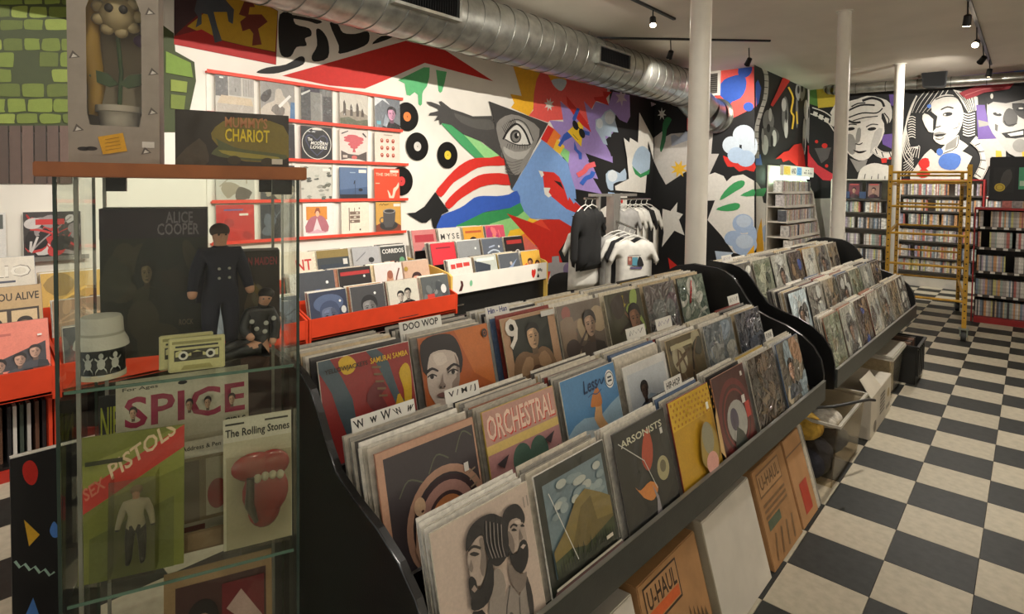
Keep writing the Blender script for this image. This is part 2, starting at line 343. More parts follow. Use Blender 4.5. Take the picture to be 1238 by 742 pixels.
# framed fantasy painting top left (generic figures on a yellow ground)
m.p((120, 24, 22), Q(K_, [(36, -40), (300, -40), (468, 45), (460, 270), (36, 185)]))
m.p((190, 150, 30), Q(K_, [(90, 110), (180, 40), (230, -30), (330, -20), (466, 46), (456, 215), (330, 190), (240, 168), (160, 140)]))
m.p((60, 36, 40), Q(K_, [(36, -40), (240, -40), (150, 50), (90, 100), (36, 150)]))
m.p((172, 30, 26), Q(K_, [(36, 152), (150, 122), (240, 172), (330, 192), (457, 220), (460, 268), (36, 184)]))
m.p((70, 76, 84), Q(K_, [(130, 0), (190, -30), (250, 0), (285, 40), (280, 100), (262, 90), (255, 50), (200, 50), (215, 110), (235, 170), (205, 178), (190, 110), (175, 60), (150, 55), (150, 100), (125, 115), (135, 70), (120, 45)]))
m.p((110, 40, 24), Q(K_, [(330, 0), (350, -20), (372, 30), (350, 30), (345, 60), (400, 60), (425, 90), (385, 120), (400, 185), (360, 190), (365, 140), (350, 120), (320, 130), (310, 90), (335, 70), (305, 60)]))
# cow spots, brush stroke
for pts in (Q(K_, [(475, 60), (525, 58), (540, 100), (598, 118), (606, 148), (580, 160), (586, 190), (545, 196), (520, 235), (482, 230), (470, 170)]),
            Q(I_, [(105, 170), (140, 178), (175, 240), (172, 332), (95, 355), (80, 322), (110, 262)]),
            Q(I_, [(183, 134), (230, 140), (260, 188), (330, 195), (400, 180), (412, 222), (382, 265), (242, 310), (235, 262)]),
            Q(I_, [(480, 208), (545, 214), (428, 255)]), Q(I_, [(-70, 80), (130, 118), (110, 138), (60, 122), (-60, 100)]),
            Q(K_, [(378, 302), (420, 281), (500, 268), (555, 236), (577, 240), (572, 268), (510, 292), (450, 306)])): m.p(BLK, pts, 3)
m.p((200, 36, 26), Q(K_, [(485, 315)])+Q(I_, [(110, 380), (620, 235), (850, 290), (1125, 468), (730, 362), (510, 458), (385, 510), (180, 492)]))
m.p((92, 182, 118), Q(A_, [(5, 105), (200, 8), (243, 10), (240, 80), (222, 150), (195, 185), (187, 210), (185, 285), (172, 297), (158, 285), (155, 215), (130, 195), (95, 222), (70, 215), (55, 130)]))
m.p((92, 182, 118), Q(A_, [(290, 28), (370, 42), (355, 120), (335, 190), (320, 200), (308, 185), (300, 110)]))
# black ground at the right end
m.p(BLK, [(738, 90), (800, 90), (800, 360), (655, 360), (668, 330), (697, 262), (688, 236), (680, 190), (700, 150), (735, 150)])
# yellow, coral, lavender burst
m.p((238, 178, 40), Q(A_, [(860, -20), (1100, -20), (1160, 80), (1040, 150), (1030, 300), (985, 372), (850, 310), (875, 275), (845, 208), (930, 222), (900, 110)]))
m.p(COR, Q(C_, [(300, 100), (330, 40), (400, 40), (470, 70), (620, 100), (830, 165), (820, 230), (740, 265), (710, 320), (655, 265), (690, 430), (620, 400), (560, 340), (480, 260), (500, 400), (400, 405), (385, 420), (240, 370), (275, 330), (280, 200)]))
m.p((240, 180, 40), Q(C_, [(375, 45), (520, 85), (520, 108), (410, 112)]))
m.p((206, 220, 228), Q(C_, [(408, 108), (460, 93), (522, 105), (515, 150), (485, 185), (445, 165)]), 2)
m.p(LAV, Q(C_, [(475, 260), (580, 350), (700, 490), (655, 262), (715, 325), (740, 265), (835, 292), (870, 190), (995, 215), (1000, 375), (975, 425), (920, 400), (890, 360), (870, 500), (805, 560), (850, 650), (870, 722), (665, 650), (690, 700), (640, 760), (540, 742), (480, 560), (395, 405), (500, 415)]))
m.p(LAV, Q(D_, [(400, 20), (500, 0), (520, 30), (545, 60), (570, 122), (540, 116), (592, 206), (440, 178), (415, 100)]))
m.p(LAV, Q(D_, [(560, -5), (650, -5), (652, 32)]))
m.p(RED, Q(C_, [(520, 220), (610, 330), (690, 440), (706, 492), (640, 440), (580, 370), (530, 290)]))
m.p(RED, Q(C_, [(725, 232), (800, 225), (795, 190), (860, 192), (820, 240), (840, 295), (735, 255)]))
m.star(WHT, *Q(C_, [(393, 287)])[0], 8.6, 4.0, 8, .3, .75)
m.star((206, 198, 210), *Q(C_, [(932, 235)])[0], 11, 4.5, 6, .4, .7)
cl = (176, 196, 214); cl2 = (214, 222, 226)
m.p(cl, Q(C_, [(740, 400), (780, 385), (810, 340), (850, 320), (890, 360), (885, 400), (910, 495), (860, 490), (855, 530), (810, 520), (830, 590), (800, 580), (770, 520), (740, 470)]))
m.e(cl2, *Q(C_, [(845, 385)])[0], 6, 8); m.e(cl2, *Q(C_, [(770, 430)])[0], 4, 6)
m.p(cl, Q(D_, [(612, 95), (650, 70), (690, 90), (720, 62), (728, 125), (690, 135), (655, 150), (655, 185), (625, 175)]), 2)
m.e(cl2, *Q(D_, [(650, 105)])[0], 6, 7); m.p((156, 186, 222), Q(D_, [(625, 195), (662, 200), (655, 250), (640, 258), (622, 235)]))
for c, pts in ((RED, [(385, 440), (430, 470), (375, 575), (330, 545)]), (ORG, [(430, 470), (480, 520), (420, 620), (375, 575)]), ((246, 200, 60), [(450, 545), (510, 600), (475, 655), (420, 625)]), (LGR, [(500, 610), (545, 640), (535, 725), (475, 655)])):
    m.p(c, Q(C_, pts))
m.p(BLU, Q(C_, [(600, 310), (622, 320), (592, 400), (572, 420), (566, 390)])); m.p(BLU, Q(C_, [(530, 488), (565, 528), (505, 560), (476, 604), (458, 592), (500, 510)]))
m.p(BLU, Q(C_, [(580, 560), (602, 620), (637, 650), (636, 697), (615, 696), (610, 658), (578, 622)])); m.p(BLU, Q(C_, [(630, 470), (695, 492), (692, 520), (645, 508)]))
m.p((244, 200, 40), Q(C_, [(615, 412), (647, 450), (632, 602), (528, 488)]))
m.e(BLK, *Q(C_, [(588, 442)])[0], 3.2, 6.2, 14, -.35); m.e(BLK, *Q(C_, [(637, 502)])[0], 3.4, 6.2, 14, -.35); m.line(BLK, Q(C_, [(596, 440), (628, 480)]), 1.2)
m.line(BLK, Q(C_, [(570, 510), (608, 552)]), .6)
m.line((240, 104, 110), Q(D_, [(452, 102), (490, 78), (510, 52), (552, 38)]), 6.2, 4); m.line((56, 104, 200), Q(D_, [(474, 152), (500, 118), (530, 105), (542, 80)]), 5.4, 4)
# stripes, bands
m.p((70, 160, 100), Q(A_, [(325, 430), (380, 424), (430, 445), (668, 690), (585, 690), (480, 595)])); m.p((150, 210, 138), Q(A_, [(495, 510), (560, 520), (640, 580), (765, 668), (760, 700), (655, 690)]))
# light blue sweep with a red mouth
m.p(LBL, Q(C_, [(335, 550), (400, 600), (530, 720)])+Q(D_, [(415, 100), (440, 178), (445, 235), (430, 232), (480, 285), (425, 328), (455, 330), (445, 400), (435, 432), (330, 348), (170, 342), (140, 292), (108, 195), (84, 180)]))
m.p(RED, Q(D_, [(255, 80), (320, 85), (350, 110), (375, 165), (400, 245), (405, 222), (432, 262), (440, 250), (482, 285), (445, 312), (390, 290), (300, 215), (265, 170)]))
m.p(WHT, Q(D_, [(233, 74), (257, 80), (264, 100), (250, 114)])); m.p(WHT, Q(D_, [(262, 170), (300, 172), (290, 196), (306, 215), (290, 226), (268, 208)])); m.p(BLK, Q(D_, [(318, 130), (358, 140), (376, 182)]))
m.p(RED, Q(B_, [(285, 320), (330, 260), (420, 160), (500, 100), (580, 68), (690, 65), (760, 52), (795, 75), (806, 122), (700, 125), (600, 140), (500, 200), (420, 250), (370, 310), (325, 360)]), 2)
m.p(RED, Q(B_, [(355, 405), (430, 320), (520, 250), (600, 200), (690, 182), (822, 190), (842, 270), (730, 262), (620, 285), (520, 340), (450, 390), (385, 450)]), 2)
m.p(BLU, Q(B_, [(290, 640), (310, 525), (350, 485), (420, 460), (500, 420), (570, 365), (640, 350), (740, 352), (830, 340), (893, 312), (918, 405), (840, 440), (760, 455), (680, 465), (600, 500), (440, 640)]), 2)
m.p(GRN, Q(B_, [(430, 640), (440, 572), (530, 530), (640, 475), (760, 455), (840, 440), (917, 402), (944, 465), (900, 500), (780, 535), (690, 562), (640, 640)]))
m.p((150, 210, 130), Q(B_, [(600, 680), (690, 560), (780, 532), (900, 500), (944, 465), (995, 520), (930, 590), (840, 608), (820, 680)]))
m.p((246, 196, 50), Q(B_, [(800, 700), (840, 608), (930, 590), (985, 515), (1065, 540), (1010, 600), (930, 640), (920, 720)]))
m.p(ORG, Q(B_, [(900, 760), (925, 645), (1010, 600), (1060, 530), (1140, 540), (1160, 600), (1040, 700), (980, 780)]))
m.p(BLK, Q(B_, [(280, 322), (382, 465), (330, 490), (290, 578), (290, 640), (262, 575), (250, 518), (215, 550), (180, 552), (110, 510), (68, 480), (130, 475), (200, 430)]))
m.p((198, 38, 24), Q(D_, [(55, 315), (200, 368), (240, 350), (350, 348), (420, 390), (442, 440), (380, 480), (350, 540), (370, 600), (300, 640), (270, 760), (190, 760), (200, 600), (225, 500), (130, 400)]))
m.p((226, 110, 96), Q(D_, [(150, 440), (232, 510), (210, 540), (150, 520)])); m.p((222, 66, 44), Q(D_, [(200, 368), (300, 412), (250, 350)]))
m.p(BLK, Q(D_, [(500, 420), (440, 440), (385, 470), (345, 530), (365, 585), (440, 592), (470, 640), (430, 760), (560, 760), (560, 420)]))
m.p((150, 146, 146), Q(D_, [(262, 596), (308, 590), (308, 556), (346, 552), (350, 590), (440, 590), (455, 640), (400, 672), (300, 668), (300, 640), (264, 640)])); m.e((110, 96, 126), *Q(D_, [(410, 628)])[0], 8.5, 9)
m.e(BLK, *Q(D_, [(378, 700)])[0], 19.5, 12)
m.p(BLK, Q(D_, [(418, 330), (470, 320), (445, 360)]))
# arm reaching in and the eye triangle
m.p((70, 68, 66), Q(A_, [(215, 265), (250, 268), (310, 290), (330, 300), (308, 265), (325, 262), (400, 320), (480, 345), (560, 375), (702, 372), (750, 520), (785, 695), (755, 665), (640, 570), (490, 510), (400, 440), (330, 425), (315, 442), (310, 400), (270, 412), (300, 370), (230, 370), (240, 350), (305, 335), (300, 318), (235, 290)]))
m.p((92, 90, 86), Q(A_, [(420, 350), (560, 395), (690, 400), (720, 470), (600, 470), (470, 420)]), 2)
m.p((64, 62, 60), Q(A_, [(680, 262), (1125, 428), (852, 923)]))
m.p((140, 137, 131), Q(A_, [(760, 400), (850, 360), (960, 395), (1060, 470), (1030, 590), (960, 740), (900, 810), (850, 790), (780, 640), (735, 470)]), 2)
m.p((176, 173, 166), Q(A_, [(790, 600), (870, 640), (960, 630), (1000, 600), (940, 690), (860, 690), (800, 650)]), 2)
m.p((196, 193, 186), Q(A_, [(880, 410), (930, 425), (975, 480), (1008, 565), (985, 578), (950, 500), (900, 445)]), 2)
m.p((222, 220, 212), Q(A_, [(800, 545), (838, 478), (890, 440), (930, 475), (980, 583), (900, 586), (850, 572)]), 2)
m.e((60, 59, 57), *Q(A_, [(880, 525)])[0], 6.8, 8.2); m.e((128, 126, 120), *Q(A_, [(882, 528)])[0], 4.8, 6); m.e((16, 16, 16), *Q(A_, [(886, 520)])[0], 2.6, 3.6); m.e((235, 233, 226), *Q(A_, [(897, 512)])[0], .9, 1.8)
m.line((26, 26, 26), Q(A_, [(785, 548), (830, 470), (886, 432), (945, 485), (988, 588)]), 2.3, 4); m.line((40, 40, 38), Q(A_, [(800, 546), (850, 574), (905, 590), (985, 588)]), 1.2, 4)
m.line((48, 47, 45), Q(A_, [(830, 420), (890, 398), (960, 440), (1012, 560)]), 1.0, 4)
for k in range(9): m.line((30, 30, 30), Q(A_, [(805+k*10, 500-k*8), (775+k*11, 450-k*10+(k > 5)*14)]), (.9, .3))
for k in range(9): m.line((50, 50, 48), Q(A_, [(820+k*18, 580+k % 3*3), (808+k*20, 616+k % 2*8)]), (.7, .3))
for k in range(5): m.line((104, 101, 96), Q(A_, [(800, 700+k*22), (850, 720+k*22), (930-k*8, 700+k*22)]), .8, 3)
# white flashes on the black ground, up to the inner corner
wp = [(789, y) for y in ()]
m.p(WHT, Q(E_, [(78, 535), (120, 570), (125, 535), (185, 572), (195, 345), (290, 525), (300, 540), (300, 700), (262, 560), (258, 600)])+Q(F_, [(235, 20), (215, 110), (205, 228), (15, 212), (10, 185), (100, 138), (88, 0)]))
m.p((168, 190, 210), Q(E_, [(145, 700), (165, 640), (200, 602), (235, 602), (276, 650), (272, 760)])+Q(F_, [(225, 80), (180, 105), (125, 60)]), 2)
m.p(GRN, Q(F_, [(120, 55), (150, 85), (175, 108), (235, 78), (228, 108), (175, 132), (140, 108)]))
m.p(WHT, Q(D_, [(565, 300), (655, 245), (655, 332), (600, 335), (585, 318)])); m.p(WHT, Q(D_, [(690, 202), (728, 205), (726, 280), (690, 305)])); m.e(RED, *Q(D_, [(697, 247)])[0], 1.3, 2.6)
m.p((200, 194, 200), Q(E_, [(280, 268), (325, 284), (285, 302)]))
obj('mural', m.mesh('mural_left', onwall('X', -5, (1, 0)), PAINT), wl)
# green stone castle painted further left (a plain castle front: courses of stone, dark openings, a plank gate)
m = Art(.0002); J_ = (0, 0, 3.227)
GS, GS2, GD = (112, 128, 48), (136, 152, 62), (62, 72, 34)
m.p(GD, [(-60, -20), (128, -20), (210, 40), (212, 62), (235, 75), (237, 98), (229, 135), (224, 160), (80, 160), (-60, 160)])
rs = random.Random(3)
for k, (y0, y1) in enumerate(((-16, 6), (7, 22), (23, 37), (46, 62), (63, 82), (83, 100), (101, 118), (119, 136), (137, 150))):
    x = -56+(k % 2)*12
    while x < 76:
        w = rs.uniform(20, 32)
        if not (k in (4, 5) and 20 < x+w/2 < 52):
            g = rs.choice(((112, 128, 48), (128, 146, 56), (140, 156, 66), (120, 138, 52), (96, 110, 42)))
            m.p(g, [(x+.6+rs.random()*2, y0+2+rs.random()*2), (x+4+rs.random()*3, y0+rs.random()*1.5), (x+w-5+rs.random()*3, y0+rs.random()*2), (x+w-.6-rs.random()*2, y0+3), (x+w-.6-rs.random()*2, y1-3), (x+w-5+rs.random()*3, y1-rs.random()*2), (x+4+rs.random()*3, y1-rs.random()*1.5), (x+.6+rs.random()*2, y1-3)], 2)
        x += w
for c, pts in (((120, 150, 56), [(200, 62), (230, 76), (233, 94), (200, 88)]), (GS2, [(206, 96), (226, 99), (225, 112), (206, 110)]), (GS, [(206, 114), (224, 116), (222, 133), (206, 131)])): m.p(c, pts)
for k in range(9):
    x = -50+k*15.2
    m.p((86+k % 3*12, 70+k % 3*9, 62+k % 3*8), [(x, 152), (x+13.6, 152), (x+14.4, 222), (x+.6, 222)])
    m.line((44, 34, 30), [(x+13.9, 152), (x+14.9, 222)], 1.2)
obj('mural', m.mesh('mural_castle', onwall('X', -5, (1, 0)), PAINT), wl)
# return wall
m = Art(.0003)
m.p(BLK, [(786, 40), (914, 40), (913, 420), (786, 420)])
m.p(COR, Q(E_, [(560, -20), (1080, -40), (1080, 300), (890, 395), (892, 342), (800, 390), (560, 480)]))
m.p(BLU, [(p[0], p[1]) for p in Q(E_, [(800, 150), (840, 100), (900, 75), (945, 65), (960, 80), (1000, 90), (1000, 170), (960, 240), (900, 265), (868, 300), (850, 260), (810, 220), (790, 170)])], 2)
m.p(BLU, Q(E_, [(945, 10), (990, -20), (1045, 0), (1040, 50), (1000, 85), (950, 80)]), 2); m.e(BLU, *Q(E_, [(1020, 303)])[0], 6.2, 5.6)
m.p((196, 190, 182), Q(E_, [(300, 545), (385, 480), (395, 530), (440, 505), (600, 492), (755, 495), (742, 655), (800, 655)])+Q(F_, [(620, 120), (560, 60), (505, 72), (345, 176), (300, 95), (262, 12), (262, -20)]))
m.p((160, 166, 178), Q(E_, [(440, 520), (470, 512), (500, 530), (550, 488), (590, 490), (590, 545), (445, 600)]))
m.p((40, 112, 64), Q(E_, [(410, 380), (447, 400), (410, 470), (400, 560), (370, 642), (358, 612), (375, 520), (380, 430)]), 2)
m.star((226, 178, 48), *Q(F_, [(430, 75)])[0], 11, 5, 8, .3); m.star(WHT, *Q(E_, [(373, 357)])[0], 8, 3.2, 7, .2, .7)
m.p(RED, Q(F_, [(712, -10), (740, 60), (780, 60), (815, 92), (860, 80), (910, 92), (910, 30), (760, 10)]), 2)
for x, y, a, b in ((890, 590, 64, 66), (985, 515, 82, 76), (1030, 600, 60, 90), (930, 665, 66, 60), (1000, 690, 70, 62)): m.e((176, 198, 222) if y > 640 else (204, 216, 226), *Q(E_, [(x, y)])[0], a/6.185, b/6.185)
m.p(WHT, Q(F_, [(580, 145), (620, 112), (660, 98), (715, 120), (735, 155), (770, 122), (840, 110), (912, 152), (912, 640), (780, 612), (700, 500), (612, 402), (660, 276), (615, 278), (580, 278)]))
m.p(WHT, Q(F_, [(325, 330), (375, 345), (420, 288), (415, 350), (455, 365), (430, 400), (465, 500), (400, 470), (320, 575), (332, 480), (322, 400)])); m.p(RED, Q(F_, [(360, 643), (452, 722), (400, 760), (372, 720)]))
for x, y, a, b in ((840, 425, 68, 62), (780, 520, 60, 50), (850, 560, 80, 70), (900, 500, 30, 60)): m.e((168, 190, 220), *Q(F_, [(x, y)])[0], a/5.3, b/5.3)
for x, y, a, b in ((845, 410, 48, 40), (850, 540, 56, 46)): m.e((196, 210, 226), *Q(F_, [(x, y)])[0], a/5.3, b/5.3)
for pts in ([(690, 275), (720, 220), (780, 165), (830, 148), (852, 160), (840, 190), (790, 220), (730, 258)], [(668, 335), (710, 312), (790, 292), (822, 305), (805, 335), (740, 346)], [(822, 246), (880, 215), (912, 205), (912, 248)]): m.p((60, 158, 92), Q(F_, pts), 2)
m.p((190, 206, 224), Q(F_, [(660, 600), (780, 610), (720, 670), (672, 660)])); m.p(YEL, Q(F_, [(866, 620), (912, 560), (912, 640), (880, 660)]))
obj('mural', m.mesh('mural_return', onwall('Y', 9.24, (0, -1)), PAINT), wr_)
# side wall
m = Art(.0003)
m.p((26, 26, 26), [(912, 60), (978, 60), (978, 420), (912, 420)])
m.p(WHT, Q(F_, [(905, 150), (930, 165), (950, 195), (970, 292), (1012, 300), (1088, 590), (1088, 700), (905, 700)])); m.p((60, 158, 92), Q(F_, [(905, 208), (995, 195), (970, 250), (905, 248)]))
m.e((176, 196, 222), *Q(F_, [(1000, 490)])[0], 8, 12); m.e((190, 206, 226), *Q(F_, [(1030, 560)])[0], 9, 10); m.p(YEL, Q(F_, [(956, 390), (972, 600), (905, 640), (905, 570)]))
m.p(BLU, Q(G_, [(66, 150), (80, 130), (100, 180), (85, 270), (66, 290)])); m.p((86, 130, 206), Q(G_, [(66, 590), (95, 575), (105, 640), (66, 640)]))
m.line((206, 204, 196), Q(G_, [(108, 45), (130, 110), (125, 230), (95, 330), (72, 430), (75, 600)]), 5, 5)
for k in range(14):
    y = 60+k*38; x = 128-(max(0, y-150)/280)**1.1*52 if y < 440 else 74
    m.line((30, 30, 30), Q(G_, [(x-14, y), (x+14, y+3)]), .8)
for x, y, a, b, c in ((140, 380, 34, 70, 120), (150, 470, 55, 60, 90), (120, 520, 20, 60, 190), (175, 480, 14, 50, 210), (240, 340, 20, 110, 110), (246, 420, 12, 60, 200), (232, 280, 14, 40, 190), (380, 400, 16, 110, 170), (355, 470, 10, 110, 215), (330, 200, 30, 60, 160), (365, 310, 14, 60, 200), (310, 330, 8, 90, 120), (150, 340, 10, 40, 190), (105, 470, 8, 50, 150)):
    m.e((c, c, int(c*.97)), *Q(G_, [(x, y)])[0], a/4.944, b/4.944)
for x, y, a, b in ((140, 420, 10, 26), (160, 500, 8, 40), (245, 350, 5, 40), (318, 190, 7, 24), (340, 180, 6, 26), (328, 262, 7, 22), (380, 330, 4, 30), (352, 520, 4, 40)): m.e((22, 22, 22), *Q(G_, [(x, y)])[0], a/4.944, b/4.944)
m.p(RED, Q(G_, [(225, 95), (268, 125), (165, 292), (150, 282), (190, 200)])); m.line((232, 196, 60), Q(G_, [(258, 175), (286, 240), (274, 320), (290, 350), (280, 425)]), 2.2, 3); m.line((232, 196, 60), Q(G_, [(306, 320), (312, 395)]), 1.8)
m.p((222, 46, 36), Q(G_, [(180, 605), (230, 562), (260, 555), (290, 520), (335, 510), (350, 560), (360, 660), (300, 640), (260, 610), (225, 622), (215, 600)]))
m.p((222, 60, 70), Q(G_, [(372, 520), (372, 640), (390, 650), (420, 640), (395, 540)]))
obj('mural', m.mesh('mural_side', onwall('X', -3.25, (1, 0)), PAINT), ws)
# back wall: black and white portraits, film strips, paint splashes
m = Art(.0004)
m.p((24, 24, 24), [(975, 70), (1335, 40), (1335, 235), (975, 240)])
m.p((86, 130, 60), Q(G_, [(372, 150), (440, 160), (440, 290), (375, 270)])); m.p((206, 180, 60), Q(G_, [(432, 170), (560, 170), (560, 250), (545, 290), (440, 300)]))
m.p((110, 84, 150), Q(H_, [(120, 130), (560, 70), (1180, -10), (1180, 40), (560, 100), (140, 160)])); m.p((176, 60, 70), Q(H_, [(380, 100), (520, 88), (510, 120), (390, 130)])); m.p((90, 130, 200), Q(H_, [(1090, 30), (1180, 10), (1180, 50), (1100, 50)]))
m.p((104, 78, 150), Q(H_, [(240, 440), (330, 430), (330, 540), (250, 500)])); m.p((104, 78, 150), Q(H_, [(290, 180), (335, 180), (335, 260), (300, 250)]))
PW, PG, PK = (226, 222, 212), (150, 148, 142), (22, 22, 22)
for w0, c in ((9, PW), (6.5, PK)): m.line(c, Q(G_, [(400, 315), (470, 340), (520, 380), (560, 440)]), w0, 4)
for k in range(4): m.p(PW, Q(G_, [(415+k*34, 318+k*18), (440+k*34, 328+k*18), (432+k*34, 352+k*20), (408+k*34, 342+k*18)]))
m.p((92, 90, 90), Q(G_, [(420, 540), (520, 535), (500, 600), (460, 630)])); m.p((216, 56, 66), Q(G_, [(372, 540), (400, 590), (440, 640), (540, 700), (540, 735), (470, 730), (372, 640)])); m.e(RED, *Q(G_, [(480, 525)])[0], 3.5, 3); m.e(RED, *Q(G_, [(432, 500)])[0], 2, 2); m.e(RED, *Q(G_, [(492, 645)])[0], 2, 2)
m.p(PW, Q(G_, [(512, 330), (540, 280), (700, 240), (820, 250), (820, 360), (620, 380), (540, 360)]))   # blond hair mass behind the column
# portrait one
m.p(PW, Q(H_, [(-60, 380), (20, 370), (60, 330), (150, 350), (240, 330), (262, 420), (215, 520), (160, 590), (100, 604), (40, 570), (0, 520), (-40, 480)]), 2)
m.p((216, 212, 202), Q(H_, [(-70, 290), (60, 225), (150, 190), (240, 205), (300, 240), (310, 330), (280, 370), (255, 300), (200, 335), (100, 362), (20, 370), (-70, 380)]), 2)
for pts, w0 in (([(30, 330), (120, 300), (210, 300), (250, 270)], 1.6), ([(20, 290), (110, 250), (200, 250)], 2.2), ([(60, 350), (130, 330), (220, 320)], 1.2), ([(120, 222), (180, 205), (240, 222), (260, 260)], 3.0), ([(50, 260), (90, 240), (140, 235)], 1.6), ([(260, 300), (290, 340), (285, 370)], 1.4), ([(20, 345), (70, 362), (110, 358)], 2.4)): m.line(PK, Q(H_, pts), w0, 4)
m.p(PG, Q(H_, [(20, 440), (60, 440), (80, 500), (70, 560), (40, 560), (10, 500)]), 2); m.p(PG, Q(H_, [(90, 400), (112, 405), (105, 480), (75, 490)]), 2); m.p((190, 187, 180), Q(H_, [(200, 420), (250, 400), (225, 500), (170, 560)]), 2)
for x in (45, 182): m.e(PK, *Q(H_, [(x, 402)])[0], 5.4, 2.0, 12, -.12); m.line(PK, Q(H_, [(x-38, 390), (x, 372), (x+40, 375)]), 1.2, 3)
m.p(PK, Q(H_, [(60, 535), (100, 545), (150, 540), (120, 556), (90, 556)]), 2); m.line(PK, Q(H_, [(78, 495), (100, 502), (122, 490)]), 1.0, 3)
m.p(PG, Q(H_, [(40, 590), (100, 610), (155, 596), (140, 640), (90, 680)])); m.p(PK, Q(H_, [(-40, 560), (30, 580), (95, 690), (60, 760), (-40, 760)])); m.p(PK, Q(H_, [(165, 600), (260, 590), (320, 620), (320, 760), (140, 760), (120, 690)]))
m.p(PW, Q(H_, [(92, 712), (110, 660), (150, 632), (200, 620), (250, 630), (305, 650), (315, 760), (100, 760)]), 2)
for k in range(4): m.line(PK, Q(H_, [(130+k*45, 740), (140+k*42, 690+k % 2*14)]), .9)
for w0, c in ((8.5, PW), (6.6, PK), (6, PW)): m.line(c, Q(H_, [(190, 530), (250, 570), (330, 570)]), w0, 3)
for x, y in ((210, 545), (250, 565), (300, 566)): m.line(PK, Q(H_, [(x-6, y-16), (x+6, y+18)]), 1.2)
m.p(RED, Q(H_, [(240, 590), (280, 588), (276, 618), (246, 620)])); m.e(RED, *Q(H_, [(298, 590)])[0], 1.8, 1.6)
# portrait two
for k in range(7): m.line(PW, Q(H_, [(470-k*4, 190+k*8), (430-k*8, 270+k*30), (400-k*2, 380+k*34), (420+k*6, 480+k*30)]), (1.8, .8), 4)
for k in range(6): m.line(PW, Q(H_, [(520+k*30, 165-k*2), (470+k*30, 230), (440+k*22, 300)]), (1.0, .4), 3)
m.p(PW, Q(H_, [(560, 240), (620, 190), (700, 185), (755, 250), (767, 330), (740, 420), (680, 490), (620, 502), (575, 465), (580, 425), (545, 420), (505, 340), (520, 300), (570, 310)]), 2)
m.p(PK, Q(H_, [(520, 302), (560, 290), (600, 320), (590, 400), (572, 420), (575, 340), (545, 312)]))
for k in range(9):
    m.line(PW, Q(H_, [(765, 300+k*17), (800, 312+k*17), (842, 300+k*17)]), 1.5, 3); m.line(PW, Q(H_, [(415, 330+k*16), (440, 322+k*16), (462, 332+k*16)]), 1.0, 3)
m.p(PW, Q(H_, [(700, 150), (780, 170), (860, 200), (862, 280), (800, 300), (770, 250), (740, 200)]))
for k in range(6): m.line(PK, Q(H_, [(720+k*22, 165+k*6), (770+k*14, 220+k*8), (800+k*8, 292)]), .9, 3)
m.line(PK, Q(H_, [(590, 215), (650, 195), (720, 200), (765, 250)]), 1.2, 4)
m.e(PK, *Q(H_, [(668, 308)])[0], 6.0, 2.4, 12, -.1); m.e(PW, *Q(H_, [(650, 312)])[0], 1.4, 1.0); m.line(PK, Q(H_, [(625, 280), (665, 262), (705, 270)]), 1.5, 3); m.e(PK, *Q(H_, [(545, 300)])[0], 4.5, 1.6)
m.line(PK, Q(H_, [(600, 325), (590, 390), (625, 382)]), 1.0, 3); m.p(PG, Q(H_, [(575, 432), (615, 420), (660, 430), (620, 440)])); m.p(PK, Q(H_, [(578, 440), (620, 436), (662, 432), (640, 446), (600, 452)])); m.line(PG, Q(H_, [(590, 462), (620, 468), (645, 455)]), 1.2, 3); m.line(PK, Q(H_, [(742, 360), (735, 390), (705, 400)]), .5, 3)
m.p(PW, Q(H_, [(650, 505), (735, 440), (742, 470), (800, 510), (762, 545), (825, 580), (790, 650), (790, 760), (430, 760), (480, 620), (560, 530), (590, 560)]), 2)
m.line(PK, Q(H_, [(735, 450), (725, 520), (640, 560)]), .9, 3); m.p(PG, Q(H_, [(660, 500), (730, 450), (720, 520), (650, 540)]))
for k in range(6): m.line(PW, Q(H_, [(400+k*16, 560+k*6), (430+k*12, 520), (480, 530-k*4)]), .8, 3); m.line(PW, Q(H_, [(385, 620+k*18), (420, 600+k*16), (450, 560+k*18)]), .7, 3)
m.p((84, 126, 206), Q(H_, [(610, 600), (640, 565), (700, 556), (748, 575), (750, 620), (715, 662), (650, 660), (615, 635)]), 2); m.e((84, 126, 206), *Q(H_, [(618, 550)])[0], 4, 4.4); m.e((84, 126, 206), *Q(H_, [(550, 258)])[0], 2.6, 2.4)
m.p((216, 44, 36), Q(H_, [(480, 625), (505, 592), (545, 592), (552, 640), (530, 655), (556, 680), (545, 705), (500, 716), (470, 690), (500, 658)]), 2)
for w0, c in ((11, PW), (9.4, PK), (8.4, PW)): m.line(c, Q(H_, [(830, 470), (890, 530), (905, 620), (860, 720)]), w0, 4)
for x, y, x2, y2 in ((845, 508, 885, 492), (862, 550, 908, 545), (866, 600, 912, 605), (858, 645, 905, 662), (835, 680, 880, 712)): m.line(PK, Q(H_, [(x, y), (x2, y2)]), 1.1)
# portrait three
m.p((104, 78, 150), Q(H_, [(850, 250), (905, 250), (930, 380), (985, 465), (862, 470)])); m.p(PG, Q(H_, [(862, 345), (925, 360), (930, 380), (868, 392)])); m.p((200, 196, 188), Q(H_, [(860, 470), (985, 465), (1040, 520), (1040, 640), (920, 640), (900, 540)]))
m.p((190, 187, 180), Q(H_, [(920, 230), (960, 190), (1060, 180), (1200, 180), (1330, 240), (1330, 480), (1200, 600), (1060, 560), (985, 470), (930, 380)]), 2)
m.p(PK, Q(H_, [(900, 200), (960, 180), (1060, 170), (1330, 150), (1330, 220), (1180, 210), (1040, 240), (960, 230), (925, 250)]))
m.p((80, 78, 75), Q(H_, [(1030, 300), (1060, 270), (1110, 300), (1110, 370), (1060, 390), (1020, 360)]), 2); m.p((60, 58, 56), Q(H_, [(1080, 240), (1200, 250), (1210, 320), (1150, 340), (1100, 300)]), 2)
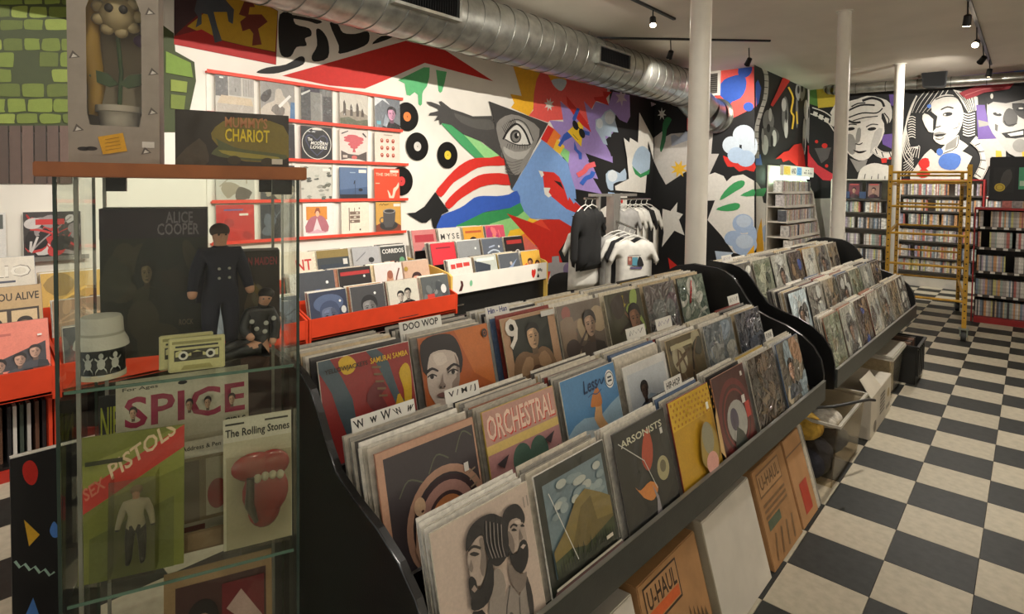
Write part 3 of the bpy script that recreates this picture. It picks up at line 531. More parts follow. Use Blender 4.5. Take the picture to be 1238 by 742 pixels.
m.e(PK, *Q(H_, [(985, 310)])[0], 5.5, 2.2, 12, .2); m.e(PW, *Q(H_, [(990, 300)])[0], 2, 1.2); m.e(PK, *Q(H_, [(1135, 278)])[0], 6, 2.4, 12, -.1); m.e(PW, *Q(H_, [(1136, 272)])[0], 3, 1)
m.p(PK, Q(H_, [(1010, 430), (1080, 420), (1170, 400), (1180, 450), (1100, 465), (1040, 460)])); m.p(PW, Q(H_, [(1050, 435), (1150, 415), (1150, 440), (1070, 450)])); m.p((96, 94, 90), Q(H_, [(970, 370), (990, 380), (985, 420), (970, 410)])); m.line(PK, Q(H_, [(1030, 350), (1050, 380), (1110, 370)]), 1.2, 3)
m.p((220, 180, 60), Q(H_, [(975, 540), (1010, 545), (1020, 620), (975, 620)])); m.p((220, 180, 60), Q(H_, [(1140, 545), (1200, 545), (1200, 620), (1150, 620)])); m.e(PG, *Q(H_, [(1130, 510)])[0], 9, 8)
m.p((168, 44, 56), Q(H_, [(740, 175), (850, 130), (1000, 118), (1100, 105), (1060, 150), (900, 172), (850, 195), (790, 215)])); m.line((214, 120, 120), Q(H_, [(780, 190), (900, 150), (1020, 140)]), 1.0, 3)
m.e(PW, *Q(H_, [(950, 195)])[0], 1.8, 3.2)
obj('mural', m.mesh('mural_back', onwall('Y', 12.1, (0, -1)), PAINT), wb)
# ================================================================== OVERHEAD
# big spiral duct along the mural wall
DX, DZ, DR = -4.1, 3.15, .28
d = thing('spiral_duct', 'large galvanized spiral duct hung under the ceiling along the mural wall', 'duct', (DX, 0, DZ))
mb = MB(); mb.tube([(0, -3, 0), (0, 8.45, 0)], DR, 40); mb.build('duct_body', metal, d, True)
for k in range(53):
    y = -2.6+k*.21
    pts = [(math.cos(q)*(DR+.003), y+q/(2*math.pi)*.21-.10, math.sin(q)*(DR+.003)) for q in [2*math.pi*i/40 for i in range(41)]]
    MB().tube(pts, .0045, 5).build('seam', M('duct_seam', (120, 120, 114), .4, .8), d, True)
mb = MB(); mb.tube([(0, 8.40, 0), (0, 8.46, 0)], DR+.02, 40); mb.build('end_collar', metal, d, True)
gores = [(0, 8.46, 0), (.0, 8.58, -.03), (.04, 8.70, -.12), (.10, 8.82, -.24), (.17, 8.95, -.34), (.22, 9.1, -.38), (.23, 9.238, -.38)]
for a, b in zip(gores[:-1], gores[1:]): MB().tube([a, b], [.262, .256], 32, False).build('elbow_gore', metal, d, True)
MB().tube([(.23, 9.20, -.38), (.23, 9.238, -.38)], .285, 32).build('wall_flange', metal, d, True)
for (yc, ang) in ((3.12, -.02), (6.0, -.02)):   # supply grilles on the room side
    ca, sa = math.cos(ang), math.sin(ang)
    def gp(n, y, t): return ((DR+n)*ca-t*sa, y, (DR+n)*sa+t*ca)
    mb = MB()
    for t0, t1, y0, y1 in ((-.11, -.085, -.36, .36), (.085, .11, -.36, .36), (-.085, .085, -.36, -.33), (-.085, .085, .33, .36)):
        mb.hexa([gp(-.02, yc+y0, t0), gp(-.02, yc+y1, t0), gp(.05, yc+y1, t0), gp(.05, yc+y0, t0)], [gp(-.02, yc+y0, t1), gp(-.02, yc+y1, t1), gp(.05, yc+y1, t1), gp(.05, yc+y0, t1)])
    fr = mb.build('grille_frame', metal, d)
    mb = MB(); mb.hexa([gp(.0, yc-.33, -.085), gp(.0, yc+.33, -.085), gp(.012, yc+.33, -.085), gp(.012, yc-.33, -.085)], [gp(.0, yc-.33, .085), gp(.0, yc+.33, .085), gp(.012, yc+.33, .085), gp(.012, yc-.33, .085)]); mb.build('grille_throat', M('grille_black', (12, 12, 12), .8), fr)
    for k in range(24):
        y = yc-.32+k*.027
        MB().hexa([gp(.013, y, -.083), gp(.013, y+.004, -.083), gp(.04, y+.010, -.083), gp(.04, y+.006, -.083)], [gp(.013, y, .083), gp(.013, y+.004, .083), gp(.04, y+.010, .083), gp(.04, y+.006, .083)]).build('blade', blackmet, fr)
for y in (.8, 3.2, 5.9): MB().tube([(0, y, DR), (0, y, CEIL-DZ)], .008, 8).build('hanger', metal, d)
# smaller duct along the back wall
d = thing('round_duct', 'thin shiny round duct along the portrait wall', 'duct', (0, 11.75, 3.37))
MB().tube([(-2.65, 0, .035), (3.1, 0, -.12)], .085, 24).build('duct_body', metal, d, True)
for k in range(12): MB().tube([(-2.4+k*.45, 0, .028-k*.0121), (-2.385+k*.45, 0, .0277-k*.0121)], .089, 24).build('seam', M('duct_seam'), d, True)
el = [(-2.65, 0, .035), (-2.74, 0, .04), (-2.82, .05, .06), (-2.86, .12, .09), (-2.87, .22, .12), (-2.87, .345, .125)]
for a, b in zip(el[:-1], el[1:]): MB().tube([a, b], [.098, .094], 20, False).build('elbow_gore', metal, d, True)
# columns
for (y, lb) in ((3.535, 'white round steel column rising between the two record bins'), (6.97, 'white round steel column behind the far end of the record bins'), (10.4, 'white round steel column in front of the disc shelves')):
    c = thing('steel_column', lb, 'column', (-1.60 if y < 4 else -1.55, y, 0), 0, None)
    MB().tube([(0, 0, 0), (0, 0, CEIL)], .066, 28).build('shaft', M('column_paint', (226, 221, 210), .42, noise=.03, bump=.04, bscale=25), c, True)
    MB().tube([(0, 0, 0), (0, 0, .015)], .11, 28).build('base_plate', M('column_paint'), c, True)
    MB().tube([(0, 0, CEIL-.012), (0, 0, CEIL)], .085, 28).build('top_plate', M('column_paint'), c, True)
# track lights: a rail with heads
bulb = M('lamp_glow', (255, 236, 205), .4, noise=0, emit=(255, 232, 196), estr=14.)
def track(a, b, heads, label):
    a, b = Vector(a), Vector(b); t = thing('track_light', label, 'track light', a)
    mb = MB(); dv = b-a; n = Vector((-dv.y, dv.x, 0)).normalized()*.017
    o = Vector((0, 0, -.022))
    mb.hexa([-n+o, dv-n+o, dv+n+o, n+o], [-n, dv-n, dv+n, n]); mb.build('rail', blackmet, t)
    for p, tg, w, sz in heads:
        p = Vector(p); dr = (Vector(tg)-p).normalized()
        hd = MB().tube([p-dr*.055-a, p-dr*.045-a, p+dr*.04-a, p+dr*.055-a], [.018, .033, .036, .040], 16, True).build('lamp_head', blackmet, t, True)
        MB().tube([p+dr*.0555-a, p+dr*.060-a], [.032, .032], 16).build('bulb', bulb, hd)
        MB().tube([p-dr*.03-a, Vector((p.x, p.y, a.z-.02))-a], .007, 8).build('stem', blackmet, hd)
    return t
zt = CEIL
track((-3.05, .8, zt), (-3.05, 6.05, zt), HEADS_MID, 'long black ceiling track running beside the duct')
track((-1.35, -1.2, zt), (-1.35, 5.6, zt), HEADS_WALL, 'black ceiling track above the record bins, its spots washing the mural wall')
track((-4.18, 6.19, zt), (-2.56, 7.72, zt), HEADS_B, 'black ceiling track with spots set askew near the duct elbow')
track((-.53, 6.6, zt), (-.53, 11.2, zt), HEADS_AISLE, 'black ceiling track with four spots over the checkered aisle by the scaffold')
track((-.40, -1.2, zt), (-.40, 5.4, zt), HEADS_ADDED_NEAR, 'added unseen ceiling track with spots above the near edge of the aisle')
track((1.6, -1.2, zt), (1.6, 6.6, zt), HEADS_ADDED_RIGHT, 'added unseen ceiling track washing the right wall for bounce light')
# loudspeaker on the back wall
s = thing('wall_speaker', 'black loudspeaker hung at the ceiling in front of the portrait wall', 'speaker', (-1.24, 11.55, 3.25))
mb = MB(); mb.hexa([(-.15, -.10, .02), (.16, -.08, 0), (.12, .10, 0), (-.12, .10, .02)], [(-.17, -.13, .27), (.18, -.11, .29), (.13, .10, .27), (-.13, .10, .27)]); mb.build('cabinet', M('speaker_black', (14, 14, 14), .6), s, bevel=.01)
mb = MB(); mb.hexa([(-.13, -.107, .04), (.14, -.087, .02), (.14, -.083, .02), (-.13, -.103, .04)], [(-.15, -.138, .25), (.16, -.118, .27), (.16, -.114, .27), (-.15, -.134, .25)]); mb.build('front_grille', M('speaker_cloth', (20, 20, 20), .9, bump=.4, bscale=400), s)
MB().box(-.03, .03, .02, .08, .26, .25).box(-.02, .02, .03, .07, .27, CEIL-3.25).build('bracket', blackmet, s)
# vent on the return wall
v = thing('wall_vent', 'small white framed vent grille high on the coral painted corner wall', 'vent', (-3.96, 9.235, 3.12))
MB().box(-.11, .12, -.02, 0, 0, .36).build('backing', M('vent_dark', (60, 58, 54), .7), v)
for b in ((-.13, .14, -.03, 0, -.02, .02), (-.13, .14, -.03, 0, .34, .38), (-.13, -.09, -.03, 0, .02, .34), (.10, .14, -.03, 0, .02, .34)): MB().box(*b).build('frame_bar', white, v)
for k in range(9): MB().box(-.09, .10, -.026, -.012, .04+k*.034, .052+k*.034).build('slat', M('vent_slat', (120, 116, 108), .5), v)
# painted vinyl discs on the mural wall
for (x, y, rx, lc, lb) in ((492, 141, 13.5, (232, 128, 60), 'real black vinyl disc with an orange label fixed to the white wall'), (504.5, 177, 14, (206, 202, 194), 'black vinyl disc with a white label fixed to the wall'), (541, 187.5, 12.5, (222, 196, 60), 'black vinyl disc with a yellow label beside the painted stripes'), (485, 219, 12.5, (206, 60, 60), 'black vinyl disc with a red label half hidden behind the orange record sleeve')):
    p = at(x, y, 'X', -4.985)
    o = tag(MB().tube([(0, 0, 0), (.004, 0, 0)], .152, 40).build('vinyl_disc', M('vinyl_black', (20, 20, 20), .28, noise=.05, coat=.3)), lb.replace('real ', ''), 'record', 'vinyl discs on the mural wall'); o.location = p
    MB().tube([(.004, 0, 0), (.0048, 0, 0)], .050, 24).build('label_paper', M('disc_label_%d' % lc[1], lc, .5), o)
    MB().tube([(.0048, 0, 0), (.0052, 0, 0)], .006, 10).build('spindle_hole', blackmet, o)
    for k in range(4): MB().add([(.0042, math.cos(q)*rr, math.sin(q)*rr) for rr in (.070+k*.02, .0715+k*.02) for q in [2*math.pi*i/40 for i in range(40)]], [(i, (i+1) % 40, 40+(i+1) % 40, 40+i) for i in range(40)]).build('groove_band', M('groove', (52, 52, 52), .3), o)
# ================================================================== RECORDS
LPW = .315
EDGEC = [(226, 220, 206), (214, 206, 188), (232, 228, 218), (198, 190, 174), (184, 178, 166), (224, 214, 190), (150, 146, 138), (96, 92, 88), (60, 58, 58), (206, 186, 150), (170, 120, 96), (90, 110, 140), (200, 170, 80), (140, 60, 52)]
EDGEW = [9, 8, 9, 7, 7, 7, 6, 4, 5, 4, 2, 2, 1, 2]
sleeve_me = []
for i, c in enumerate(EDGEC):
    mm = M('sleeve_card_%d' % i, c, .4, noise=.12, nscale=60, coat=.3)
    for th in (.0024, .0042): sleeve_me.append(MB().box(-LPW/2, LPW/2, -th/2, th/2, 0, LPW).mesh('record_sleeve', mm))
EDGEN = ['off white', 'cream', 'white', 'stone', 'grey', 'ivory', 'mid grey', 'dark grey', 'black', 'tan', 'rust', 'slate blue', 'mustard', 'dark red']
def rnd_sleeve(): return sleeve_me[random.choices(range(len(EDGEC)), EDGEW)[0]*2+random.randint(0, 1)]
def cl01(t): return min(1, max(0, t))
def sq(w=LPW, h=LPW, y=-.0028): return lambda a, b, z: ((cl01(a)-.5)*(w-.003), y-z, .0015+cl01(b)*(h-.003))
def cover(art, parent, mat=None, w=LPW, h=LPW, y=-.0028): return obj('cover_art', art.mesh('cover_art', sq(w, h, y), mat or GLOSSY), parent)
def place(o, x, y, z, tilt, rz): o.location = (x, y, z); o.rotation_euler = (-tilt, 0, rz); return o
def record(art, label, group, x, y, z, tilt, rz, mat=None, edge=None):
    o = obj('record', sleeve_me[edge*2+1] if edge is not None else rnd_sleeve())
    tag(o, label, 'record', group); cover(art, o, mat); return place(o, x, y, z, tilt, rz)
# ---- cover designs, unit square
def bg(c): return Art().r(c, 0, 0, 1, 1)
def c_men():
    a = bg((200, 182, 166)); hr = (40, 38, 38); sk = (176, 160, 146); sh = (128, 116, 106); gy = (150, 140, 130)
    a.p(hr, [(.237, .335), (.317, .346), (.386, .292), (.363, .018), (.158, .0)], 2)
    for k in range(14): a.e((150, 140, 130), .2+.04*(k % 5), .04+.05*(k // 3), .012, .02, 8, k)
    a.p(gy, [(.491, .524), (.571, .519), (.607, .392), (.532, .214), (.549, 0), (.402, 0), (.404, .282)], 2)
    a.p(gy, [(.513, .224), (.645, .373), (.726, .258), (.819, .357), (.847, .232), (.83, .02), (.8, 0), (.524, 0)], 2)
    a.line((84, 78, 74), [(.645, .37), (.56, .18), (.58, 0)], .012, 3); a.line((84, 78, 74), [(.72, .25), (.70, .1), (.72, 0)], .01, 3)
    a.p((60, 56, 54), [(.813, .378), (.854, .265), (.854, .118), (.811, .011), (.798, .147)], 2)
    a.p((84, 78, 74), [(.60, .20), (.64, .16), (.62, .06), (.58, .1)], 2)
    a.p(sh, [(.665, .526), (.763, .394), (.835, .385), (.796, .295), (.712, .293), (.651, .406)], 2)
    a.p(hr, [(.664, .836), (.694, .886), (.77, .904), (.849, .88), (.898, .807), (.901, .74), (.86, .723), (.79, .794), (.726, .788), (.692, .695), (.68, .573), (.637, .595), (.635, .741)], 3)
    a.p(sk, [(.707, .742), (.737, .792), (.811, .793), (.873, .736), (.888, .654), (.885, .582), (.833, .589), (.766, .567), (.706, .579), (.691, .659)], 2)
    a.p(sh, [(.70, .74), (.735, .70), (.75, .62), (.73, .57), (.70, .58), (.69, .66)], 2)
    a.p(hr, [(.687, .643), (.684, .572), (.69, .496), (.755, .408), (.819, .412), (.874, .476), (.887, .562), (.859, .613), (.806, .611), (.764, .559), (.714, .566)], 2)
    for pts in ([(.735, .729), (.766, .735), (.797, .706), (.765, .712)], [(.835, .722), (.864, .728), (.884, .702), (.86, .706)]): a.p((46, 42, 40), pts, 2)
    a.line((46, 42, 40), [(.728, .752), (.765, .762), (.805, .735)], .016, 3); a.line((46, 42, 40), [(.83, .745), (.862, .75), (.885, .73)], .014, 3)
    a.p(sh, [(.822, .71), (.846, .634), (.826, .622), (.80, .638)]); a.p((196, 178, 164), [(.801, .58), (.833, .589), (.861, .571), (.827, .555)]); a.p((206, 190, 176), [(.78, .78), (.83, .77), (.85, .74), (.80, .75)], 2)
    a.p(hr, [(.267, .78), (.288, .858), (.338, .914), (.431, .939), (.549, .928), (.631, .879), (.689, .806), (.675, .612), (.577, .552), (.502, .581), (.458, .666), (.447, .762), (.438, .82), (.368, .818), (.293, .784)], 3)
    a.p(sk, [(.272, .724), (.29, .768), (.368, .818), (.437, .812), (.44, .694), (.431, .608), (.394, .538), (.348, .508), (.315, .542), (.277, .597), (.266, .674)], 2)
    a.p(sh, [(.40, .80), (.437, .80), (.44, .69), (.43, .61), (.39, .55), (.37, .62), (.40, .70)], 2)
    a.p(hr, [(.258, .598), (.288, .601), (.319, .558), (.326, .493), (.378, .51), (.425, .576), (.464, .645), (.495, .594), (.478, .458), (.402, .373), (.302, .368), (.24, .404), (.252, .468), (.247, .542)], 2)
    a.p((46, 42, 40), [(.292, .748), (.334, .748), (.387, .711), (.339, .714)], 2); a.line((46, 42, 40), [(.285, .774), (.341, .782), (.403, .742)], .018, 3); a.p(sh, [(.299, .711), (.262, .659), (.292, .625), (.31, .65)]); a.p((150, 134, 122), [(.263, .525), (.295, .54), (.317, .5), (.287, .492)])
    for k in range(5): a.line((140, 132, 126), [(.49+k*.035, .90-k*.02), (.47+k*.035, .76-k*.02), (.50+k*.03, .63-k*.01)], .008, 3)
    a.line((150, 140, 130), [(.9, .84), (.9, .92)], .012); a.line((150, 140, 130), [(.94, .84), (.94, .92)], .012)
    return a
def c_hill():
    a = bg((44, 48, 40)); a.r((112, 132, 138), .08, .16, .94, .9)
    for k in range(22): a.e(random.choice(((150, 166, 166), (178, 184, 174), (132, 150, 152))), random.uniform(.14, .88), random.uniform(.56, .86), random.uniform(.05, .1), random.uniform(.025, .045))
    a.p((128, 112, 58), [(.08, .38), (.25, .48), (.45, .66), (.6, .7), (.8, .6), (.94, .52), (.94, .16), (.08, .16)])
    a.p((106, 92, 46), [(.3, .3), (.5, .58), (.66, .62), (.7, .4), (.94, .36), (.94, .16), (.2, .16)]); a.p((58, 70, 40), [(.08, .3), (.3, .32), (.5, .26), (.94, .34), (.94, .16), (.08, .16)])
    for k in range(24): x = .1+k*.035; a.p((32, 42, 28), [(x-.02, .16), (x, .24+random.random()*.1), (x+.02, .16)])
    a.r((70, 22, 24), 0, 0, 1, .1); a.r((190, 186, 172), .02, .105, .98, .125); a.r((222, 214, 196), .76, .2, .86, .23); a.line((214, 214, 206), [(.1, .84), (.34, .22)], .008)
    return a
def c_arson():
    a = bg((34, 36, 30)); a.p((20, 22, 20), [(0, 0), (.4, .2), (.7, .1), (1, .3), (1, 0)])
    a.p((176, 70, 40), [(.42, .62), (.5, .8), (.62, .9), (.66, .72), (.6, .56), (.5, .5)], 3); a.p((206, 130, 60), [(.22, .44), (.3, .38), (.5, .4), (.62, .3), (.5, .22), (.36, .28), (.3, .34)], 3)
    a.e((168, 160, 118), .78, .44, .12); a.e((110, 104, 76), .78, .46, .06); a.p((150, 146, 150), [(.5, 0), (.56, .2), (.52, .36), (.6, .22), (.62, 0)])
    a.t((206, 206, 180), 'ARSONISTS', .1, .84, .9, .91); a.r((222, 222, 214), .84, .77, .89, .83); a.line((200, 204, 196), [(.06, .9), (.45, .62), (.6, .3)], .01)
    return a
def c_gold():
    a = bg((196, 152, 40)); a.r((216, 176, 50), 0, .68, 1, 1)
    for i in range(12):
        for j in range(5): a.e((176, 120, 26), .05+i*.082+(j % 2)*.04, .72+j*.06, .02, .018, 8)
    a.p((166, 140, 66), [(.44, .2), (.5, .5), (.66, .62), (.84, .5), (.88, .24), (.7, .1)], 3); a.e((150, 146, 120), .66, .44, .14, .18); a.e((222, 164, 150), .66, .16, .15, .12); a.r((234, 234, 224), .76, .74, .82, .82); a.p((212, 176, 120), [(.9, .2), (1, .1), (1, .7), (.94, .6)])
    return a
def c_maroon():
    a = bg((76, 34, 32)); a.ring((110, 40, 40), .5, .4, .42, .50); a.ring((128, 48, 46), .5, .4, .34, .37); a.e((170, 170, 164), .5, .36, .3, .26); a.e((80, 72, 92), .42, .4, .12, .14); a.p((60, 66, 60), [(.3, .1), (.45, .3), (.6, .2), (.7, .05), (.4, 0)])
    a.r((196, 60, 52), .8, .32, .94, .52); a.r((224, 220, 214), .74, .52, .84, .62); a.r((224, 220, 214), .84, .86, .9, .92)
    return a
def c_rand(base, cols, n=9, seed=0, portrait=None, textbar=None):
    rs = random.Random(seed); a = bg(base)
    for k in range(n):
        c = rs.choice(cols); x, y = rs.uniform(.1, .9), rs.uniform(.1, .9); t = rs.random()
        if t < .35: a.e(c, x, y, rs.uniform(.06, .22), rs.uniform(.05, .2), 18, rs.uniform(0, 3))
        elif t < .7:
            s = rs.uniform(.1, .26); pts = [(min(.98, max(.02, x+s*rs.uniform(.5, 1.2)*math.cos(q))), min(.98, max(.02, y+s*rs.uniform(.5, 1.2)*math.sin(q)))) for q in [2*math.pi*i/6 for i in range(6)]]; a.p(c, pts, 2)
        else: a.line(c, [(rs.uniform(.05, .95), rs.uniform(.05, .95)) for i in range(3)], rs.uniform(.015, .05), 4)
    if portrait: a.head(*portrait)
    if textbar: a.r(textbar, .08, .86, .7, .92)
    return a
def c_spiral():
    a = bg((192, 150, 124)); a.r((58, 52, 56), .06, 0, .985, .945); rs = random.Random(5)
    for k in range(3): a.line((92, 98, 78), [(.16+k*.3, .62+k*.08), (.26+k*.3, .72+k*.1), (.4+k*.28, .66+k*.1)], .012, 4)
    for r0, r1, c in ((.42, .36, (176, 138, 116)), (.34, .30, (60, 44, 48)), (.30, .22, (168, 128, 118)), (.22, .19, (66, 48, 50)), (.19, .12, (184, 120, 74)), (.12, 0.001, (52, 58, 44))): a.ring(c, .6, .3, r1, r0)
    a.p((196, 128, 76), [(.42, .16), (.4, .34), (.5, .46), (.58, .44), (.5, .32), (.52, .16)], 3); a.p((206, 168, 132), [(.52, .34), (.62, .4), (.74, .3), (.8, .12), (.72, .16), (.64, .3), (.56, .28)], 3)
    a.e((204, 172, 140), .33, .5, .055, .07); a.e((70, 40, 36), .35, .46, .015, .01); a.p((184, 148, 124), [(.28, .44), (.24, .2), (.3, 0), (.34, 0), (.3, .2), (.34, .42)]); a.r((220, 218, 210), .82, .6, .87, .67)
    for k in range(5): a.line((150, 132, 110), [(.86, .58-k*.06), (.94, .6-k*.06)], .014)
    return a
def c_orch():
    a = bg((190, 146, 132)); a.r((214, 186, 110), 0, .62, 1, .70); a.r((176, 128, 128), 0, 0, 1, .62); a.t((206, 62, 50), 'ORCHESTRAL', .04, .72, .98, .95); a.t((232, 200, 180), 'ORCHESTRAL', .03, .735, .97, .955)
    for x in (.42, .66): a.e((74, 104, 90), x, .46, .13, .15)
    a.p((74, 104, 90), [(.36, .34), (.5, .5), (.7, .36), (.62, .26), (.44, .26)], 2)
    for x in (.44, .62): a.e((206, 140, 70), x, .26, .10, .12); a.p((60, 30, 36), [(x-.06, .26), (x, .33), (x+.06, .28), (x, .2)]); a.e((222, 196, 170), x, .27, .02)
    for x in (.38, .56):
        a.r((50, 32, 40), x, 0, x+.12, .17)
        for k in range(3): a.r((214, 170, 70), x, .02+k*.055, x+.12, .04+k*.055)
    for x, y in ((.16, .5), (.2, .3), (.82, .52), (.86, .38)): a.p((62, 54, 58), [(x-.08, y+.03), (x+.08, y+.07), (x, y-.03)])
    return a
def c_sky():
    a = bg((84, 134, 178)); a.p((150, 178, 196), [(0, .45), (.3, .55), (.6, .5), (1, .62), (1, .3), (.5, .36), (0, .2)], 2); a.p((198, 206, 206), [(.05, .3), (.3, .42), (.6, .32), (.4, .2), (.1, .15)], 2); a.p((50, 92, 140), [(0, 0), (1, 0), (1, .22), (.6, .16), (.3, .2), (0, .1)])
    a.p((206, 160, 110), [(.5, .74), (.52, .6), (.47, .5), (.55, .36), (.66, .2), (.74, .14), (.78, .26), (.68, .4), (.62, .5), (.64, .62), (.6, .74)], 2); a.p((190, 120, 60), [(.44, .64), (.52, .76), (.62, .8), (.66, .66), (.62, .6), (.5, .62)], 2); a.p((134, 66, 60), [(.6, .1), (.8, .18), (.86, .12), (.7, .02)], 2)
    a.t((34, 56, 90), 'Less', .36, .78, .62, .92, .06, .2); a.line((34, 56, 90), [(.62, .82), (.68, .88), (.7, .82), (.76, .88)], .014, 4); a.line((60, 90, 130), [(.42, .74), (.5, .76), (.58, .74), (.68, .77)], .012, 4); a.e((226, 226, 220), .86, .84, .085, .1); a.ring((60, 70, 80), .86, .84, .07, .08); a.r((60, 70, 80), .82, .81, .9, .83); a.r((60, 70, 80), .82, .85, .9, .87)
    return a
def c_duo():
    a = bg((206, 206, 202)); a.r((150, 166, 180), .06, .06, .94, .9); a.p((190, 196, 200), [(.06, .4), (.5, .6), (.94, .45), (.94, .9), (.06, .9)])
    a.head(.38, .56, .2, (90, 72, 62), (34, 30, 30), (60, 70, 84)); a.head(.62, .36, .18, (80, 66, 60), (34, 30, 30), (50, 58, 70)); a.r((190, 44, 44), .78, .28, .96, .46); a.r((70, 70, 72), .8, .5, .92, .56)
    return a
def c_samurai():
    a = bg((142, 42, 40)); a.p((66, 84, 92), [(0, 1), (.12, 1), (.3, .6), (.32, .3), (.5, .1), (.6, 0), (.42, 0), (.2, .3), (.1, .7), (0, .9)], 2); a.p((66, 84, 92), [(.62, 1), (.74, .84), (.82, .5), (1, .3), (1, .16), (.84, .2), (.74, .5), (.6, .86), (.5, 1)], 2)
    for pts in ([(.2, .96), (.3, 1), (.38, .92), (.34, .84), (.24, .84)], [(.74, .4), (.82, .52), (.94, .14), (1, 0), (.6, 0), (.62, .22)], [(.84, .72), (.93, .8), (.98, .7), (.94, .4), (.86, .36), (.87, .55)], [(.28, .3), (.36, .38), (.4, .2), (.56, .1), (.5, 0), (.3, 0)]): a.p((206, 168, 36), pts, 3)
    a.p((104, 34, 38), [(.44, .55), (.5, .66), (.6, .7), (.68, .62), (.6, .56), (.66, .44), (.52, .42)], 2)
    for k in range(5): a.line((120, 92, 64), [(.54+k*.01, .84-k*.07), (.64+k*.008, .82-k*.07)], .02)
    a.t((44, 34, 28), 'YELLOWJACKETS', .05, .86, .5, .915); a.t((222, 176, 50), 'SAMURAI SAMBA', .53, .87, .97, .925)
    return a
def c_portrait():
    a = bg((176, 92, 44)); a.p((196, 112, 54), [(.5, 1), (1, 1), (1, .3), (.7, .5)]); a.p((160, 78, 36), [(.6, .0), (1, 0), (1, .3), (.66, .36)]); sk = (198, 184, 172); hr = (34, 28, 32); sh = (146, 130, 120)
    a.p(sh, [(.12, .3), (.36, .3), (.42, 0), (.05, 0)]); a.p((60, 52, 52), [(0, 0), (.1, .16), (.4, .14), (.6, .06), (.7, 0)])
    a.p(hr, [(0, .8), (.018, .933), (.117, .99), (.275, 1), (.429, .974), (.506, .907), (.547, .804), (.562, .675), (.526, .571), (.484, .533), (.30, .5), (.042, .613), (.004, .708)], 2)
    a.p(sk, [(.105, .782), (.17, .829), (.326, .826), (.471, .761), (.499, .638), (.489, .532), (.451, .417), (.334, .291), (.154, .27), (.071, .374), (.041, .481), (.051, .626)], 2)
    a.p(sh, [(.447, .757), (.496, .654), (.489, .532), (.451, .417), (.334, .291), (.364, .463), (.433, .511), (.458, .661)], 2); a.p((214, 202, 190), [(.16, .80), (.3, .80), (.34, .70), (.2, .68)], 2)
    for e_, b_ in (([(.05, .593), (.111, .612), (.172, .578), (.102, .56)], [(.044, .644), (.123, .667), (.2, .624)]), ([(.32, .58), (.397, .602), (.468, .564), (.393, .546)], [(.315, .611), (.419, .65), (.505, .600)])):
        a.p((206, 198, 190), e_, 2); cx = sum(p[0] for p in e_)/4; cy = sum(p[1] for p in e_)/4; a.e((28, 24, 24), cx, cy+.003, .026, .026); a.line((40, 34, 34), [e_[0], e_[1], e_[2]], .014, 3); a.line(hr, b_, (.035, .018), 3)
    a.p(sh, [(.249, .59), (.208, .508), (.175, .477), (.195, .451), (.242, .445), (.269, .466), (.246, .501)], 2); a.e((60, 48, 46), .2, .458, .014, .009); a.e((60, 48, 46), .248, .452, .014, .009); a.p((120, 84, 78), [(.128, .391), (.205, .402), (.287, .371), (.206, .35)], 2)
    a.e((48, 38, 34), .93, .9, .045, .05); a.ring((176, 92, 44), .93, .9, .018, .024)
    return a
def c_nine():
    a = bg((176, 140, 108)); a.r((40, 44, 38), .12, .1, .86, .96); a.p((128, 100, 74), [(.14, .1), (.12, .45), (.3, .56), (.5, .5), (.66, .56), (.84, .44), (.86, .1)], 3); a.p((166, 134, 102), [(.2, .3), (.34, .48), (.46, .44), (.4, .28)], 2); a.p((160, 128, 96), [(.56, .44), (.7, .5), (.8, .34), (.62, .28)], 2)
    a.head(.52, .56, .3, (196, 160, 124), (26, 26, 24)); a.p((90, 66, 50), [(.3, .2), (.46, .36), (.6, .32), (.74, .2)], 2); a.t((222, 216, 204), '9', .04, .62, .26, .99); a.r((206, 204, 196), .72, .92, .98, .99)
    return a
def c_wall_modern():
    a = bg((26, 26, 28)); a.ring((226, 222, 212), .5, .5, .455, .475); a.p((64, 66, 92), [(.5, .12), (.86, .56), (.8, .74), (.64, .74), (.5, .62), (.36, .74), (.2, .74), (.14, .56)], 2); a.p((26, 26, 28), [(.5, .16), (.82, .56), (.76, .71), (.64, .71), (.5, .58), (.36, .71), (.24, .71), (.18, .56)], 2)
    a.t((226, 222, 212), 'The', .22, .56, .36, .66, .1); a.t((226, 222, 212), 'MODERN', .3, .46, .84, .56, -.02, .2); a.t((226, 222, 212), 'LOVERS', .28, .34, .82, .44, -.02, .2); a.r((214, 208, 196), .36, .9, .66, .96); return a
def c_tree():
    a = bg((214, 200, 190)); a.p((86, 74, 70), [(.04, .34), (.04, .04), (.3, .1), (.7, .08), (.96, .02), (.96, .34), (.66, .22), (.3, .24)]); a.r((196, 180, 168), .1, .12, .26, .2)
    for x, y, w, h in ((.5, .74, .36, .07), (.44, .66, .3, .06), (.58, .62, .26, .07), (.5, .54, .22, .06), (.5, .46, .14, .05), (.46, .8, .2, .05), (.7, .7, .16, .04)): a.e((196, 90, 96), x, y, w, h)
    a.p((190, 84, 90), [(.44, .3), (.5, .5), (.56, .3)]); a.e((196, 96, 90), .5, .14, .1, .06); a.p((70, 60, 58), [(.06, .84), (.3, .94), (.3, .97), (.06, .88)]); a.p((70, 60, 58), [(.8, .9), (.94, .78), (.96, .82), (.84, .94)]); return a
def c_faces9():
    a = bg((222, 208, 192))
    for i in range(3):
        for j in range(3): a.e((186, 66, 56), .28+i*.22, .26+j*.24, .06, .07); a.e((120, 80, 60), .28+i*.22, .24+j*.24, .03, .02); a.e((222, 190, 160), .28+i*.22, .28+j*.24, .025, .02)
    a.r((160, 140, 130), .36, .92, .7, .94); return a
